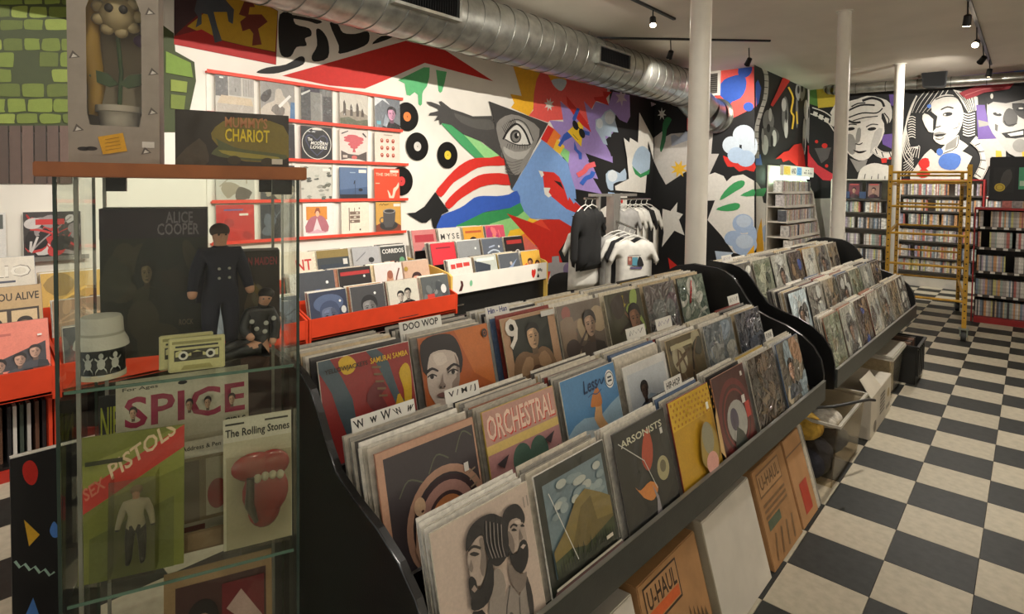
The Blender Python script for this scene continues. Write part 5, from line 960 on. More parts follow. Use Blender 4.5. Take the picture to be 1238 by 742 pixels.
# spines on the low shelf under the left rack
for k in range(9):
    y = .60-k*.03; c = ((40, 38, 40), (90, 60, 44), (180, 176, 168), (60, 70, 60), (206, 200, 190))[k % 5]
    o = tag(MB().box(-.15, .15, -.008, .008, 0, .30).build('magazine_box', M('spine_%d' % (k % 5), c, .5)), 'upright %s sleeve on the low shelf under the castle rack, %s from its end' % (('black', 'brown', 'grey', 'olive', 'white')[k % 5], (ORD+['eighth', 'ninth'])[k]), 'magazine', 'sleeves on the low shelf')
    o.location = (-4.2, y, .075); o.rotation_euler = (random.uniform(-.06, .06)*0, 0, random.uniform(-.03, .03))
# ------------------------------------------------------------------ picture rails with records on the wall
rail = M('red_rail', (226, 70, 48), .5, noise=.03)
def zof(x, y): return at(x, y, 'X', -4.97).z
def yof(x): return at(x, 180, 'X', -4.97).y
RZ = [zof(485, 120), zof(485, 158.5), zof(487, 199), zof(487, 241), zof(487, 280)]
RY = [(yof(250), yof(486)), (yof(250), yof(486)), (yof(250), yof(493)), (yof(255), yof(493)), (yof(255), yof(491))]
RL = ['topmost red wall rail, painted above the first row of records', 'red wall rail under the first row of records', 'red wall rail under the disc heart record', 'red wall rail under the orange record', 'lowest red wall rail under the mug record']
for z, (y0, y1), lb in zip(RZ, RY, RL):
    t = thing('picture_rail', lb, 'shelf rail', (-5, y0, z))
    MB().box(.0, .045, 0, y1-y0, -.012, .004).build('ledge', rail, t); MB().box(.041, .047, 0, y1-y0, .004, .016).build('front_edge', rail, t)
XS = [(259, 308), (313, 357), (361, 403), (409, 445), (451, 484)]
strip = M('white_upright', (236, 232, 222), .5)
WL = [
 (1, [(c_room(), 'record cover of a grey room with a pale bench'), (c_nude(), 'grey record cover with a reclining pale figure and blue edge'), (c_grey(), 'dark grey record cover with a tall door shape'), (c_city(), 'cream record cover with standing figures in grass'), (c_pinkface(), 'grey record cover with a pink toned portrait')]),
 (2, [(c_rand((60, 58, 60), [(90, 86, 84), (40, 40, 44), (120, 100, 90)], 7, 61), 'dark wall record hidden behind the board game'), (c_rand((40, 38, 40), [(70, 66, 64), (30, 30, 34)], 7, 62), 'black wall record beside the disc heart record'), (c_wall_modern(), 'black record cover with a white ring around an outlined heart'), (c_tree(), 'pale record cover with a pink flat topped tree'), (c_faces9(), 'cream record cover with nine small red heads')]),
 (3, [(c_rand((190, 186, 176), [(150, 140, 120), (90, 80, 70)], 7, 63), 'pale wall record above the red one'), (c_rand((60, 60, 62), [(150, 140, 120), (200, 190, 180)], 7, 64), 'grey wall record above the case corner'), (c_marble(), 'grey green marbled record cover'), (c_blue(), 'dusky blue record cover with a thin mast'), (c_orange(), 'bright orange record cover with a pale raised arm')]),
 (4, [(c_rand((186, 40, 34), [(206, 60, 50), (160, 30, 30)], 4, 65).r((90, 90, 150), .2, .84, .7, .88).r((222, 214, 200), .6, .7, .84, .76), 'flat red wall record seen through the glass case'), (c_rand((44, 46, 52), [(90, 96, 104), (30, 30, 34)], 8, 66), 'dark wall record seen through the glass case'), (c_pink(), 'white record cover with a praying figure in pink'), (c_cream(), 'cream record cover with brown woodblock letters'), (c_mug(), 'ochre record cover with a grey enamel mug')])]
for ri, recs in WL:
    for c, (a, lb) in enumerate(recs):
        y = (yof(XS[c][0])+yof(XS[c][1]))/2+(.02 if ri == 4 and c > 1 else 0)
        record(a, lb, 'records displayed on the red rails', -4.958, y, RZ[ri]+.006, R(2.5), math.pi/2, WRAP if ri == 1 else GLOSSY)
for c in range(6):
    y = (yof(XS[c][0])-.035) if c < 5 else yof(490)
    if c == 5: continue
    tag(MB().box(-.005, .006, -.016, .016, RZ[4]+.004, RZ[0]-.012).build('wall_strip', strip), 'white upright strip between record columns, %s from the wall end of the rails' % ORD[4-c], 'wall strip', 'white strips between wall records').location = (-4.994, y, 0)
# grey rail with two records at far left
zr = zof(40, 313); t = thing('picture_rail', 'grey wall rail under the castle mural', 'shelf rail', (-5, -1.5, zr)); gm = M('grey_rail', (120, 116, 110), .5)
MB().box(0, .05, 0, 2.5, -.02, .0).build('ledge', gm, t); MB().box(.046, .052, 0, 2.5, 0, .012).build('front_edge', gm, t)
a = bg((222, 220, 214)).t((60, 62, 84), 'UZONE', .1, .58, .66, .70).r((90, 94, 90), .6, .66, .96, .96)
for k in range(3): a.e((170, 168, 164), .3+k*.16, .2, .05, .08)
record(a, 'white record cover lettered UZONE with a grey square', 'records on the grey rail', -4.955, .40, zr+.003, R(2.5), math.pi/2, GLOSSY, 2)
record(c_rand((60, 54, 54), [(206, 200, 196), (150, 140, 140), (34, 30, 32), (196, 60, 60)], 30, 71).r((200, 50, 50), .2, .72, .7, .84), 'black and white crowd record cover with red title on the grey rail', 'records on the grey rail', -4.955, .80, zr+.003, R(2.5), math.pi/2, GLOSSY, 2)
# ================================================================== GLASS DISPLAY CASE
P0 = at(66, 229, 'D', 1.06); P1 = at(360, 226, 'D', 1.25)
CU = Vector((P1.x-P0.x, P1.y-P0.y, 0)); CW = CU.length; CU.normalize(); CV = Vector((-CU.y, CU.x, 0)); CD = .36; CA = math.atan2(CU.y, CU.x)
CM = Matrix.Translation((P0.x, P0.y, 0)) @ Matrix.Rotation(CA, 4, 'Z')
def cs(px, py, v):       # photo pixel -> (u, z) on the plane v behind the front pane
    d = ray(px, py); p0 = Vector((P0.x, P0.y, 0))+CV*v; t = (p0-EYEP).dot(CV)/d.dot(CV); p = EYEP+d*t
    return (p-p0).dot(CU), p.z
def cw(u, v, z): return CM @ Vector((u, v, z))
ZS1 = cs(200, 460, 0.0)[1]; ZS2 = cs(220, 700, .0)[1]; ZTOP = 1.612
case = thing('display_case', 'freestanding glass display case with a wooden top, full of music toys', 'display case', (P0.x, P0.y, 0), CA)
wood = M('brown_wood_top', (150, 88, 44), .45, noise=.12, nscale=14)
MB().box(-.025, CW+.015, -.03, CD+.03, ZTOP, ZTOP+.027).build('wooden_top', wood, case, bevel=.002)
MB().box(-.02, CW+.02, -.02, CD+.02, 0, .12).build('base', blackm, case)
for nm, b in (('front_pane', (0, CW, 0, .004, .12, ZTOP)), ('back_pane', (0, CW, CD-.004, CD, .12, ZTOP)), ('side_pane', (0, .004, .004, CD-.004, .12, ZTOP)), ('side_pane', (CW-.004, CW, .004, CD-.004, .12, ZTOP))):
    MB().box(*b).build(nm, GLASS, case)
for u, v in ((-.003, -.003), (CW-.003, -.003), (-.003, CD-.003), (CW-.003, CD-.003)):
    MB().box(u, u+.006, v, v+.006, .12, ZTOP).build('glass_edge', M('dark_glass_edge', (48, 62, 54), .15), case)
for u, v in ((.022, .03), (CW-.03, CD-.03), (.022, CD-.03)):
    MB().box(u, u+.007, v, v+.007, .12, ZTOP).build('shelf_post', M('post_grey', (150, 148, 140), .35, .5), case)
for u, v in ((CW-.05, .02), (CW-.06, CD-.04), (.03, CD-.04)): MB().box(u, u+.04, v, v+.02, ZTOP-.032, ZTOP).build('clamp', blackmet, case)
for z in (ZS1, ZS2, ZS2-.40):
    sh = MB().box(.008, CW-.008, .008, CD-.008, z-.006, z).build('glass_shelf', GLASS, case)
    MB().box(.008, CW-.008, .006, .008, z-.006, z).build('shelf_edge', EDGE, sh)
def upright_box(name, label, cat, u0, u1, v, z0, z1, dep, art, mat, side=(60, 60, 50), pm=None, tilt=0., rz=0.):
    o = thing(name, label, cat, cw((u0+u1)/2, v, z0), CA+rz); w, h = u1-u0, z1-z0
    o.rotation_euler = (-tilt, 0, CA+rz)
    MB().box(-w/2, w/2, 0, dep, 0, h).build('box_body', M('card_%d_%d_%d' % side, side, .5, noise=.1, nscale=20), o)
    obj('front_print', art.mesh('front_print', lambda a, b, z: (-w/2+cl01(a)*w, -.0006-z, cl01(b)*h), pm or CARD), o)
    return o
# ---- on top of the case
u0, z0 = cs(80, 205, .03); u1, _ = cs(192, 205, .03); zt = ZTOP+.0272; H1 = .40
a = Art(); GB = (150, 140, 126)
bx = thing('doll_box', 'tall grey window box with a potted plant toy, standing on the case top', 'toy box', cw((u0+u1)/2, .05, zt), CA)
w = u1-u0; dpt = .11
greyc = M('grey_toy_card', GB, .5, noise=.06, nscale=30)
win = [(-w*.27, .075), (w*.27, .075), (w*.30, .10), (w*.30, .30), (w*.20, .35), (0, .365), (-w*.20, .35), (-w*.30, .30), (-w*.30, .10)]
mb = MB()
outer = [(-w/2, 0), (w/2, 0), (w/2, H1), (-w/2, H1)]
def ringface(mb, outer, inner, y):   # front card with an arched hole
    n = len(inner); vs = [(x, y, z) for x, z in inner]; ov = []
    for x, z in inner:
        k = max(abs(x)/(w/2), abs(z-H1/2)/(H1/2)); ov.append((x/k, y, H1/2+(z-H1/2)/k))
    mb.add(vs+ov, [(i, (i+1) % n, n+(i+1) % n, n+i) for i in range(n)])
    for cx, cz in outer:
        j = sorted(range(n), key=lambda i: (ov[i][0]-cx)**2+(ov[i][2]-cz)**2)[:2]
        mb.add([(cx, y, cz), ov[j[0]], ov[j[1]]], [(0, 1, 2)])
ringface(mb, outer, win, 0)
mb.add([(-w/2, 0, 0), (w/2, 0, 0), (w/2, dpt, 0), (-w/2, dpt, 0), (-w/2, 0, H1), (w/2, 0, H1), (w/2, dpt, H1), (-w/2, dpt, H1)], [(0, 1, 2, 3), (4, 5, 6, 7), (1, 2, 6, 5), (0, 3, 7, 4), (3, 2, 6, 7)])
mb.build('card_box', greyc, bx)
MB().add([(x, .002, z) for x, z in win], [tuple(range(len(win)))]).build('window_film', FILM, bx)
MB().box(-w/2+.004, w/2-.004, dpt-.006, dpt-.003, .06, H1-.02).build('inner_card', M('pale_inner', (176, 166, 142), .6), bx)
MB().lathe([(.030, 0), (.036, .05), (.041, .052), (.041, .064), (.034, .064)], (0, dpt*.5, .055)).build('plant_pot', M('toy_pot', (196, 190, 176), .5), bx, True)
st = MB().tube([(0, dpt*.5, .11), (.004, dpt*.5, .19), (-.002, dpt*.5, .27)], .004, 8).build('plant_stem', M('toy_green', (66, 96, 58), .5), bx, True)
for s_ in (-1, 1): MB().prism([(0, .165), (s_*.018, .185), (s_*.04, .19), (s_*.05, .178), (s_*.036, .165), (s_*.016, .158)], 'Y', dpt*.5-.004, dpt*.5+.004).build('leaf', M('toy_green'), st)
hd = MB().ball((0, dpt*.5, .305), .034, .03, .036).build('flower_head', M('toy_cream', (198, 182, 140), .5), bx, True)
for k in range(9): q = 2*math.pi*k/9; MB().ball((.035*math.cos(q), dpt*.5-.008, .305+.036*math.sin(q)), .012, .008, .012, 8, 6).build('petal', M('toy_cream'), hd, True)
for s_ in (-1, 1): MB().ball((s_*.012, dpt*.5-.028, .312), .008, .006, .009, 8, 6).build('eye', M('toy_dark', (40, 34, 30), .4), hd, True)
MB().tube([(-.045, dpt*.6, .33), (-.05, dpt*.6, .24), (-.04, dpt*.6, .16), (-.045, dpt*.6, .10)], [.012, .018, .016, .010], 10).build('yellow_scarf', M('toy_yellow', (186, 150, 60), .5), bx, True)
MB().ball((.04, dpt*.6, .26), .016, .012, .014).build('purple_bead', M('toy_purple', (96, 70, 110), .4), bx, True)
def mark(*ops):
    a = Art()
    for o_ in ops: getattr(a, o_[0])(*o_[1:])
    obj('printed_mark', a.mesh('printed_mark', lambda x, z, h: (x, -.0006-h, z), CARD), bx)
for x, z, q in ((-.42, .36, .2), (-.43, .2, 0), (.42, .37, .5), (.40, .30, .1), (.43, .18, .3), (-.40, .06, .4), (.34, .02, .2), (.42, .1, .1)):
    mark(('p', (96, 88, 80), [(x*w-.008, z), (x*w+.010, z+.004), (x*w-.002, z+.016)]), ('p', (206, 200, 188), [(x*w-.004, z+.002), (x*w+.006, z+.005), (x*w-.001, z+.010)]))
mark(('r', (214, 208, 196), w*.3, .034, w*.44, .046)); mark(('e', (50, 44, 40), -w*.34, .028, .010, .004)); mark(('e', (50, 44, 40), -w*.26, .029, .010, .004))
a = Art(); a.p((214, 160, 40), [(-.02, .018), (.02, .026), (.013, .062), (-.028, .052)])
for k in range(4): a.line((150, 106, 30), [(-.016, .026+k*.007), (.010-k*.001, .032+k*.007)], .0012)
obj('sticky_note', a.mesh('sticky_note', lambda x, z, h: (x, -.002-h, z), CARD), bx)
# board game box
ua, za = cs(212, 205, .05); ub, zb = cs(349, 140, .05)
a = bg((42, 36, 26)); a.p((120, 106, 40), [(.3, .6), (.5, .9), (.95, .8), (1, .2), (.6, .1), (.4, .3)], 3); a.p((86, 92, 54), [(.3, .55), (.34, .5), (.36, .36), (.3, .22), (.5, .14), (.9, .12), (.98, .24), (.7, .3), (.5, .36)], 2); a.p((150, 140, 60), [(.36, .3), (.6, .26), (.9, .2), (.86, .16), (.5, .18)], 2)
a.p((70, 60, 44), [(0, .1), (.2, .5), (.28, .2), (.24, 0), (0, 0)], 2); a.e((60, 52, 30), .5, .12, .06, .08); a.e((60, 52, 30), .8, .1, .06, .08)
a.t((176, 120, 74), "MUMMY'S", .42, .72, .80, .92); a.t((222, 196, 40), 'CHARIOT', .42, .46, .82, .70); a.r((206, 200, 180), .84, .06, .94, .16)
gb = upright_box('board_game', 'long dark board game box with yellow lettering on the case top', 'board game', ua, ub, .05, zt, zb, .06, a, None, (50, 44, 34), GLOSSY)
# ---- upper shelf
def cu(x0, x1, y0, y1, v): return cs(x0, (y0+y1)/2, v)[0], cs(x1, (y0+y1)/2, v)[0], cs((x0+x1)/2, y1, v)[1], cs((x0+x1)/2, y0, v)[1]
S1 = ZS1+.0005; S2 = ZS2+.0005
u0, u1, _, zt2 = cu(121, 251, 252, 440, .20)
a = bg((46, 46, 36)); rs = random.Random(8)
for k in range(16): a.e(rs.choice(((58, 58, 44), (66, 62, 46), (38, 40, 32), (52, 46, 36))), rs.random()*.8+.1, rs.random()*.7+.05, rs.uniform(.06, .2), rs.uniform(.06, .16), 16, rs.random()*3)
a.r((48, 38, 46), 0, .8, 1, 1); a.t((120, 112, 118), 'ALICE', .6, .90, .86, .98); a.t((126, 118, 122), 'COOPER', .52, .82, .92, .90); a.head(.42, .5, .14, (120, 104, 76), (40, 36, 28), (60, 58, 40)); a.t((110, 100, 80), 'ROCK', .72, .2, .86, .24)
upright_box('figure_box', 'big dark green toy box with grey lettering behind the dolls', 'toy box', u0, u1, .20, S1, zt2, .09, a, None, (74, 84, 62), CARD)
u0, u1, _, zt2 = cu(284, 338, 303, 400, .24)
a = bg((52, 44, 36)); a.p((92, 80, 60), [(.3, .1), (.2, .4), (.4, .62), (.6, .6), (.75, .35), (.6, .08)], 2); a.e((110, 100, 78), .5, .5, .13, .12); a.p((120, 100, 50), [(.2, .7), (.5, .5), (.55, .55), (.25, .78)]); a.t((150, 54, 54), 'IRON MAIDEN', .06, .84, .94, .93)
upright_box('toy_tin', 'small dark toy box with red lettering behind the dolls', 'toy box', u0, u1, .24, S1, zt2, .06, a, None, (46, 42, 38), CARD)
u0, u1, z0, z1 = cu(88, 149, 410, 470, .05)
r = (u1-u0)/2; c = cw((u0+u1)/2, .05+r*.9, S1); Ht = .062
tn = thing('round_tin', 'black round tin printed with white marks, on the upper case shelf', 'tin', c, CA)
MB().lathe([(r, 0), (r, .008), (r*.985, .010), (r*.985, Ht)], (0, 0, 0), 36).build('tin_body', M('tin_black', (24, 26, 24), .4), tn, True); MB().lathe([(r*1.02, 0), (r*1.02, .010), (r, .011)], (0, 0, 0), 36).build('base_rim', M('tin_rim', (196, 186, 160), .5), tn, True)
a = Art()
for q in (-2.0, -1.45, -.9):
    a.e((190, 190, 182), q, .034, .16, .011, 12); a.e((190, 190, 182), q, .05, .10, .006, 10)
    for s_ in (-1, 1): a.line((190, 190, 182), [(q+s_*.08, .028), (q+s_*.2, .02), (q+s_*.22, .015)], .004); a.line((190, 190, 182), [(q+s_*.1, .04), (q+s_*.24, .046)], .004)
    a.r((190, 190, 182), q-.14, .009, q+.14, .012)
obj('printed_marks', a.mesh('printed_marks', lambda q, z, h: ((r*.987+.0004+h)*math.cos(q), (r*.987+.0004+h)*math.sin(q), z), CARD), tn)
ht = tag(MB().lathe([(r*1.16, .0), (r*1.12, .010), (r*.98, .022), (r*.93, .026), (r*.90, .054), (r*.82, .061), (r*.5, .063), (0, .063)], (0, 0, 0), 36).build('bucket_hat', M('hat_white', (196, 192, 178), .8, bump=.2, bscale=120), None, True), 'small white bucket hat resting on the black tin', 'hat'); ht.location = c+Vector((0, 0, Ht))
MB().lathe([(r*.945, .024), (r*.94, .030)], (0, 0, 0), 36).build('hat_band', M('hat_band', (170, 166, 152), .8), ht, True)
# cassettes
def cassette(label, x0, x1, y0, y1, v, rz):
    u0, u1, z0, z1 = cu(x0, x1, y0, y1, v); w, h = u1-u0, min(z1-S1, .072)
    o = thing('cassette', label, 'cassette', cw((u0+u1)/2, v, S1), CA+rz, 'cassettes in the display case')
    o.rotation_euler = (-.12, 0, CA+rz)
    MB().box(-w/2, w/2, 0, .012, 0, h).build('shell', M('cassette_cream', (198, 190, 140), .4), o, bevel=.002)
    a = bg((206, 198, 140)); a.r((60, 56, 40), .08, .3, .92, .66); a.p((206, 198, 140), [(.1, .6), (.2, .66), (.3, .5), (.5, .62), (.7, .5), (.9, .62), (.9, .4), (.5, .46), (.1, .44)]); a.r((40, 40, 36), .1, .74, .9, .80); a.r((150, 142, 90), .04, .86, .96, .95); a.p((170, 160, 100), [(.2, .02), (.8, .02), (.74, .16), (.26, .16)])
    obj('label_print', a.mesh('label_print', lambda x, y, q: (-w/2+.003+x*(w-.006), -.0006-q, .003+y*(h-.006)), CARD), o)
    for s_ in (-.24, .24):
        rl = MB().tube([(s_*w, -.0015, h*.48), (s_*w, .001, h*.48)], h*.13, 16).build('reel', M('reel_white', (224, 220, 206), .4), o); MB().tube([(s_*w, -.0019, h*.48), (s_*w, -.0013, h*.48)], h*.07, 12).build('reel_hole', blackmet, rl)
    MB().box(-w*.1, w*.1, -.0014, 0, h*.40, h*.56).build('tape_window', M('tape_window', (60, 54, 44), .2), o)
cassette('cream cassette with black label marks in front of another', 203, 272, 408, 452, .045, .0)
cassette('cream cassette half hidden behind the first', 192, 258, 398, 452, .07, .04)
# dolls (one continuous body each)
def doll(name, label, J, E, Rr, cloth, loc, rz, s, skinz, hands, hair, extra=None):
    me = grow([tuple(q*s for q in p) for p in J], E, [q*s for q in Rr]); o = thing(name, label, 'doll', loc, rz)
    me.name = 'body'
    for m_ in (cloth, M('doll_skin', (190, 140, 112), .5), M('doll_shoe', (24, 22, 22), .4)): me.materials.append(m_)
    hs = [Vector(h)*s for h in hands]
    nk, hv = Vector(skinz[0])*s, Vector(skinz[1])
    for p in me.polygons:
        if (p.center-nk).dot(hv) > 0 or any((p.center-h).length < .075*s for h in hs): p.material_index = 1
    b = obj('body', me, o)
    return o, b
g = grow
dA = [(0, 0, .50), (0, 0, .62), (0, 0, .76), (0, 0, .83), (0, .0, .875), (0, -.004, .93), (0, 0, .985),
      (.12, 0, .79), (.17, .0, .65), (.20, -.04, .52), (.205, -.06, .47), (-.12, 0, .79), (-.17, .0, .65), (-.20, -.04, .52), (-.205, -.06, .47),
      (.06, 0, .47), (.075, 0, .27), (.08, .0, .05), (.085, -.07, .02), (-.06, 0, .47), (-.075, 0, .27), (-.08, .0, .05), (-.085, -.07, .02)]
eA = [(0, 1), (1, 2), (2, 3), (3, 4), (4, 5), (5, 6), (2, 7), (7, 8), (8, 9), (9, 10), (2, 11), (11, 12), (12, 13), (13, 14), (0, 15), (15, 16), (16, 17), (17, 18), (0, 19), (19, 20), (20, 21), (21, 22)]
rA = [.105, .095, .11, .055, .042, .068, .05, .065, .05, .038, .032, .065, .05, .038, .032, .085, .062, .045, .03, .085, .062, .045, .03]
uu, zz = cs(266, 270, .13); Hd = (zz-S1)/1.02
navy = M('navy_cloth', (16, 20, 40), .85, noise=.05, nscale=60)
o, b = doll('doll', 'standing doll in a navy double breasted suit inside the case', dA, eA, rA, navy, cw(uu, .13, S1), CA+.25, Hd, ((0, 0, .858), (0, 0, 1)), [(.207, -.065, .455), (-.207, -.065, .455)], None)
MB().ball((0, .012*Hd, .965*Hd), .072*Hd, .075*Hd, .058*Hd).build('hair', M('doll_hair_brown', (60, 40, 28), .7), o, True)
MB().prism([(-.13*Hd, .78*Hd), (.13*Hd, .78*Hd), (.15*Hd, .42*Hd), (-.15*Hd, .42*Hd)], 'Y', .06*Hd, .095*Hd).build('coat_tail', navy, o)
for k in range(4): MB().ball(((.035 if k % 2 else -.035)*Hd, -.112*Hd, (.62+.07*(k//2))*Hd), .011*Hd).build('button', M('button_silver', (190, 186, 170), .3, .8), o, True)
for s_ in (-1, 1): MB().ball((s_*.025*Hd, -.063*Hd, .94*Hd), .008*Hd).build('eye', M('toy_dark'), o, True)
MB().prism([(-.012*Hd, .91*Hd), (.012*Hd, .91*Hd), (0, .94*Hd)], 'Y', -.078*Hd, -.06*Hd).build('nose', M('doll_skin'), o)
dB = [(0, 0, .10), (0, -.02, .22), (.01, -.03, .36), (.03, -.05, .43), (.04, -.06, .47), (.06, -.08, .525), (.07, -.08, .58),
      (.11, -.03, .38), (.16, -.05, .25), (.12, -.12, .14), (.11, -.15, .09), (-.09, -.05, .38), (-.14, -.12, .26), (-.08, -.2, .20), (-.05, -.23, .18),
      (-.06, -.07, .08), (-.22, -.16, .12), (-.42, -.20, .06), (-.50, -.21, .07), (.03, -.10, .07), (-.10, -.24, .09), (-.32, -.26, .05), (-.40, -.27, .06)]
rB = [.10, .09, .105, .05, .042, .066, .05, .06, .048, .036, .03, .06, .048, .036, .03, .085, .06, .045, .032, .085, .06, .045, .032]
uu, zz = cs(321, 352, .10); Hb = (zz-S1)/.60
leather = M('black_leather', (22, 22, 22), .4, noise=.2, nscale=40, bump=.2, bscale=80)
o, b = doll('doll', 'seated doll in black leather leaning in the corner of the case', dB, eA, rB, leather, cw(uu-.055*Hb, .135, S1), CA, Hb, ((.045, -.065, .472), (.2, -.2, 1)), [(.11, -.155, .085), (-.05, -.235, .18)], None)
MB().ball((.066*Hb, -.06*Hb, .565*Hb), .072*Hb, .072*Hb, .055*Hb).build('hair', M('doll_hair_black', (28, 22, 20), .6), o, True)
for x, y, z in ((-.06, -.115, .32), (.06, -.13, .30), (.13, -.09, .33), (-.02, -.12, .25), (.05, -.125, .22)):
    MB().ball((x*Hb, y*Hb, z*Hb), .022*Hb, .006*Hb, .022*Hb).build('studded_patch', M('patch_white', (170, 168, 158), .5), o, True)
for s_ in (-1, 1): MB().ball((.062*Hb+s_*.024*Hb, -.14*Hb, .53*Hb), .008*Hb).build('eye', M('toy_dark'), o, True)
# grey fabric strip lying in front
u0, _ = cs(205, 450, .03); u1, _ = cs(300, 432, .03)
# ---- lower shelf
def card(name, label, cat, x0, x1, y0, y1, v, art, tilt=.10, rz=0., base=None, col=(176, 168, 150), bulge=None):
    u0, u1, z0, z1 = cu(x0, x1, y0, y1, v); w = u1-u0; zb = S2 if base is None else base; h = (z1-zb)/math.cos(tilt)
    o = thing(name, label, cat, cw((u0+u1)/2, v, zb), CA+rz); o.rotation_euler = (-tilt, 0, CA+rz)
    MB().box(-w/2, w/2, 0, .003, 0, h).build('backing_card', M('card_%d_%d_%d' % col, col, .5), o)
    obj('card_print', art.mesh('card_print', lambda a, b, q: (-w/2+cl01(a)*w, -.0005-q, cl01(b)*h), CARD), o)
    return o, w, h
a = bg((186, 176, 152)); a.r((196, 188, 166), 0, .62, 1, 1)
a.t((150, 40, 70), 'SPICE', .06, .72, .97, .90); 
for x in (.12, .53, .67, .86): a.head(x, .775, .065, (196, 156, 128), (46, 28, 26))
a.t((30, 28, 28), 'GIRLS', .80, .66, .97, .70); a.t((60, 56, 50), 'For Ages', .05, .94, .3, .965); a.e((40, 36, 34), .48, .955, .035, .012); a.r((206, 198, 180), .02, .5, .98, .60); a.t((70, 66, 60), 'Diary, Address & Pen Gift Set', .34, .535, .94, .57, .0); a.t((60, 56, 50), 'WARNING', .14, .64, .32, .665)
a.r((150, 132, 104), .28, .1, .9, .5); a.r((206, 200, 182), .30, .14, .44, .48); a.p((150, 50, 50), [(.32, .40), (.42, .42), (.43, .46), (.33, .46)]); a.r((110, 96, 80), .47, .12, .60, .48); a.r((206, 200, 182), .65, .14, .88, .48); a.e((170, 50, 60), .74, .26, .08, .09); a.r((200, 196, 184), .30, .02, .86, .12); a.r((120, 36, 40), .44, .05, .64, .10)
o, w, h = card('pen_set_card', 'cream gift card with big magenta letters on the lower case shelf', 'toy card', 140, 302, 455, 660, .14, a, .07, .06)
for dx in (.02,): MB().tube([(dx, -.006, h*.16), (dx, -.006, h*.44)], .006, 10).build('pen', M('pen_grey', (170, 164, 150), .3), o, True)
MB().box(-w*.22, w*.40, -.02, -.0195, h*.04, h*.5).build('blister', FILM, o)
a = bg((120, 122, 52)); a.p((140, 142, 66), [(0, .8), (1, 1), (1, .7), (0, .5)]); a.p((196, 62, 50), [(0, .62), (1, 1.), (1, .84), (0, .46)]); a.t((226, 196, 160), 'PISTOLS', .30, .68, .98, .80, .40); a.t((206, 120, 96), 'SEX', .06, .56, .26, .65, .40); a.r((60, 60, 34), .05, .80, .4, .83); a.p((100, 104, 48), [(.1, 0), (.9, 0), (.9, .5), (.1, .3)])
o, w, h = card('figure_card', 'olive green blister card with a red diagonal banner and a figure', 'toy card', 92, 222, 528, 708, .06, a, .10, -.05, None, (112, 114, 56))
me = grow([tuple(q*h*.52 for q in p) for p in dA], eA, [q*h*.52*.9 for q in rA], 1)
for mm in (M('figure_black', (30, 28, 26), .5), M('figure_shirt', (176, 168, 146), .5), M('doll_skin')): me.materials.append(mm)
for p in me.polygons: p.material_index = 2 if p.center.z > .86*h*.52 else (1 if p.center.z > .5*h*.52 else 0)
f = obj('figure', me, o); f.location = (.01, -.03, h*.12)
MB().ball((0, .004, .955*h*.52), .075*h*.52, .075*h*.52, .06*h*.52).build('hair', M('figure_hair', (120, 96, 60), .7), f, True)
MB().box(-w*.18, w*.25, -.052, -.0515, h*.06, h*.72).build('blister', FILM, o)
for x in (-w*.18, w*.25): MB().box(x, x+.0006, -.052, 0, h*.06, h*.72).build('blister_side', FILM, o)
a = bg((186, 178, 150)); a.r((200, 194, 172), 0, .82, 1, 1); a.t((34, 32, 30), 'The Rolling Stones', .03, .84, .97, .92); a.r((60, 56, 50), .03, .95, .3, .965); a.r((60, 56, 50), .6, .95, .95, .965)
o, w, h = card('lips_card', 'pale blister card with a glossy red mouth and white teeth', 'toy card', 270, 353, 505, 655, .06, a, .06, .0, None, (186, 178, 150))
lip = M('lips_red', (158, 34, 40), .25, coat=.6)
mb = MB(); mb.ball((-.008, -.014, h*.62), w*.34, .016, h*.11); mb.ball((w*.2, -.014, h*.62), w*.26, .016, h*.11); mb.ball((w*.10, -.016, h*.42), w*.34, .018, h*.20); mb.ball((w*.08, -.014, h*.28), w*.24, .016, h*.14); mb.build('red_lips', lip, o, True)
mb = MB()
for k in range(4): mb.ball((-w*.02+k*w*.11, -.028, h*.555-abs(k-1.5)*.002), w*.06, .008, h*.035, 10, 7)
mb.build('teeth', M('teeth_white', (206, 200, 180), .3), o, True)
MB().tube([(-w*.12, -.03, h*.56), (-w*.14, -.034, h*.36), (-w*.04, -.03, h*.22)], [.008, .010, .005], 10).build('grey_pen', M('pen_dark', (70, 66, 62), .4), o, True)
MB().box(-w*.46, w*.46, -.045, -.0445, h*.05, h*.76).build('blister', FILM, o)
a = bg((26, 24, 22)); a.t((170, 172, 50), 'NIE', .1, .70, .9, .92)
card('small_card', 'small black card with yellow letters behind the gift card', 'toy card', 118, 145, 480, 560, .22, a, .04, 0, None, (26, 24, 22))
a = bg((110, 88, 60)); a.r((130, 106, 76), .1, .1, .9, .9)
card('brown_pack', 'plain brown pack in clear film standing on the lower case shelf', 'toy box', 222, 272, 640, 690, .09, a, .04, 0, None, (110, 88, 60))
# ---- bottom shelf
ZB = ZS2-.40
a = bg((150, 120, 84)); a.r((70, 40, 36), .10, .06, .94, .90); a.head(.34, .42, .34, (190, 150, 116), (34, 26, 24), (60, 30, 30)); a.r((110, 30, 34), .52, .08, .92, .86); a.p((180, 150, 140), [(.56, .7), (.7, .8), (.9, .6), (.86, .5)])
o, w, h = card('framed_photo', 'brown framed photo of a dark haired man with a crinkled red film, bottom case shelf', 'frame', 197, 330, 690, 900, .08, a, .10, .0, ZB, (140, 110, 76))
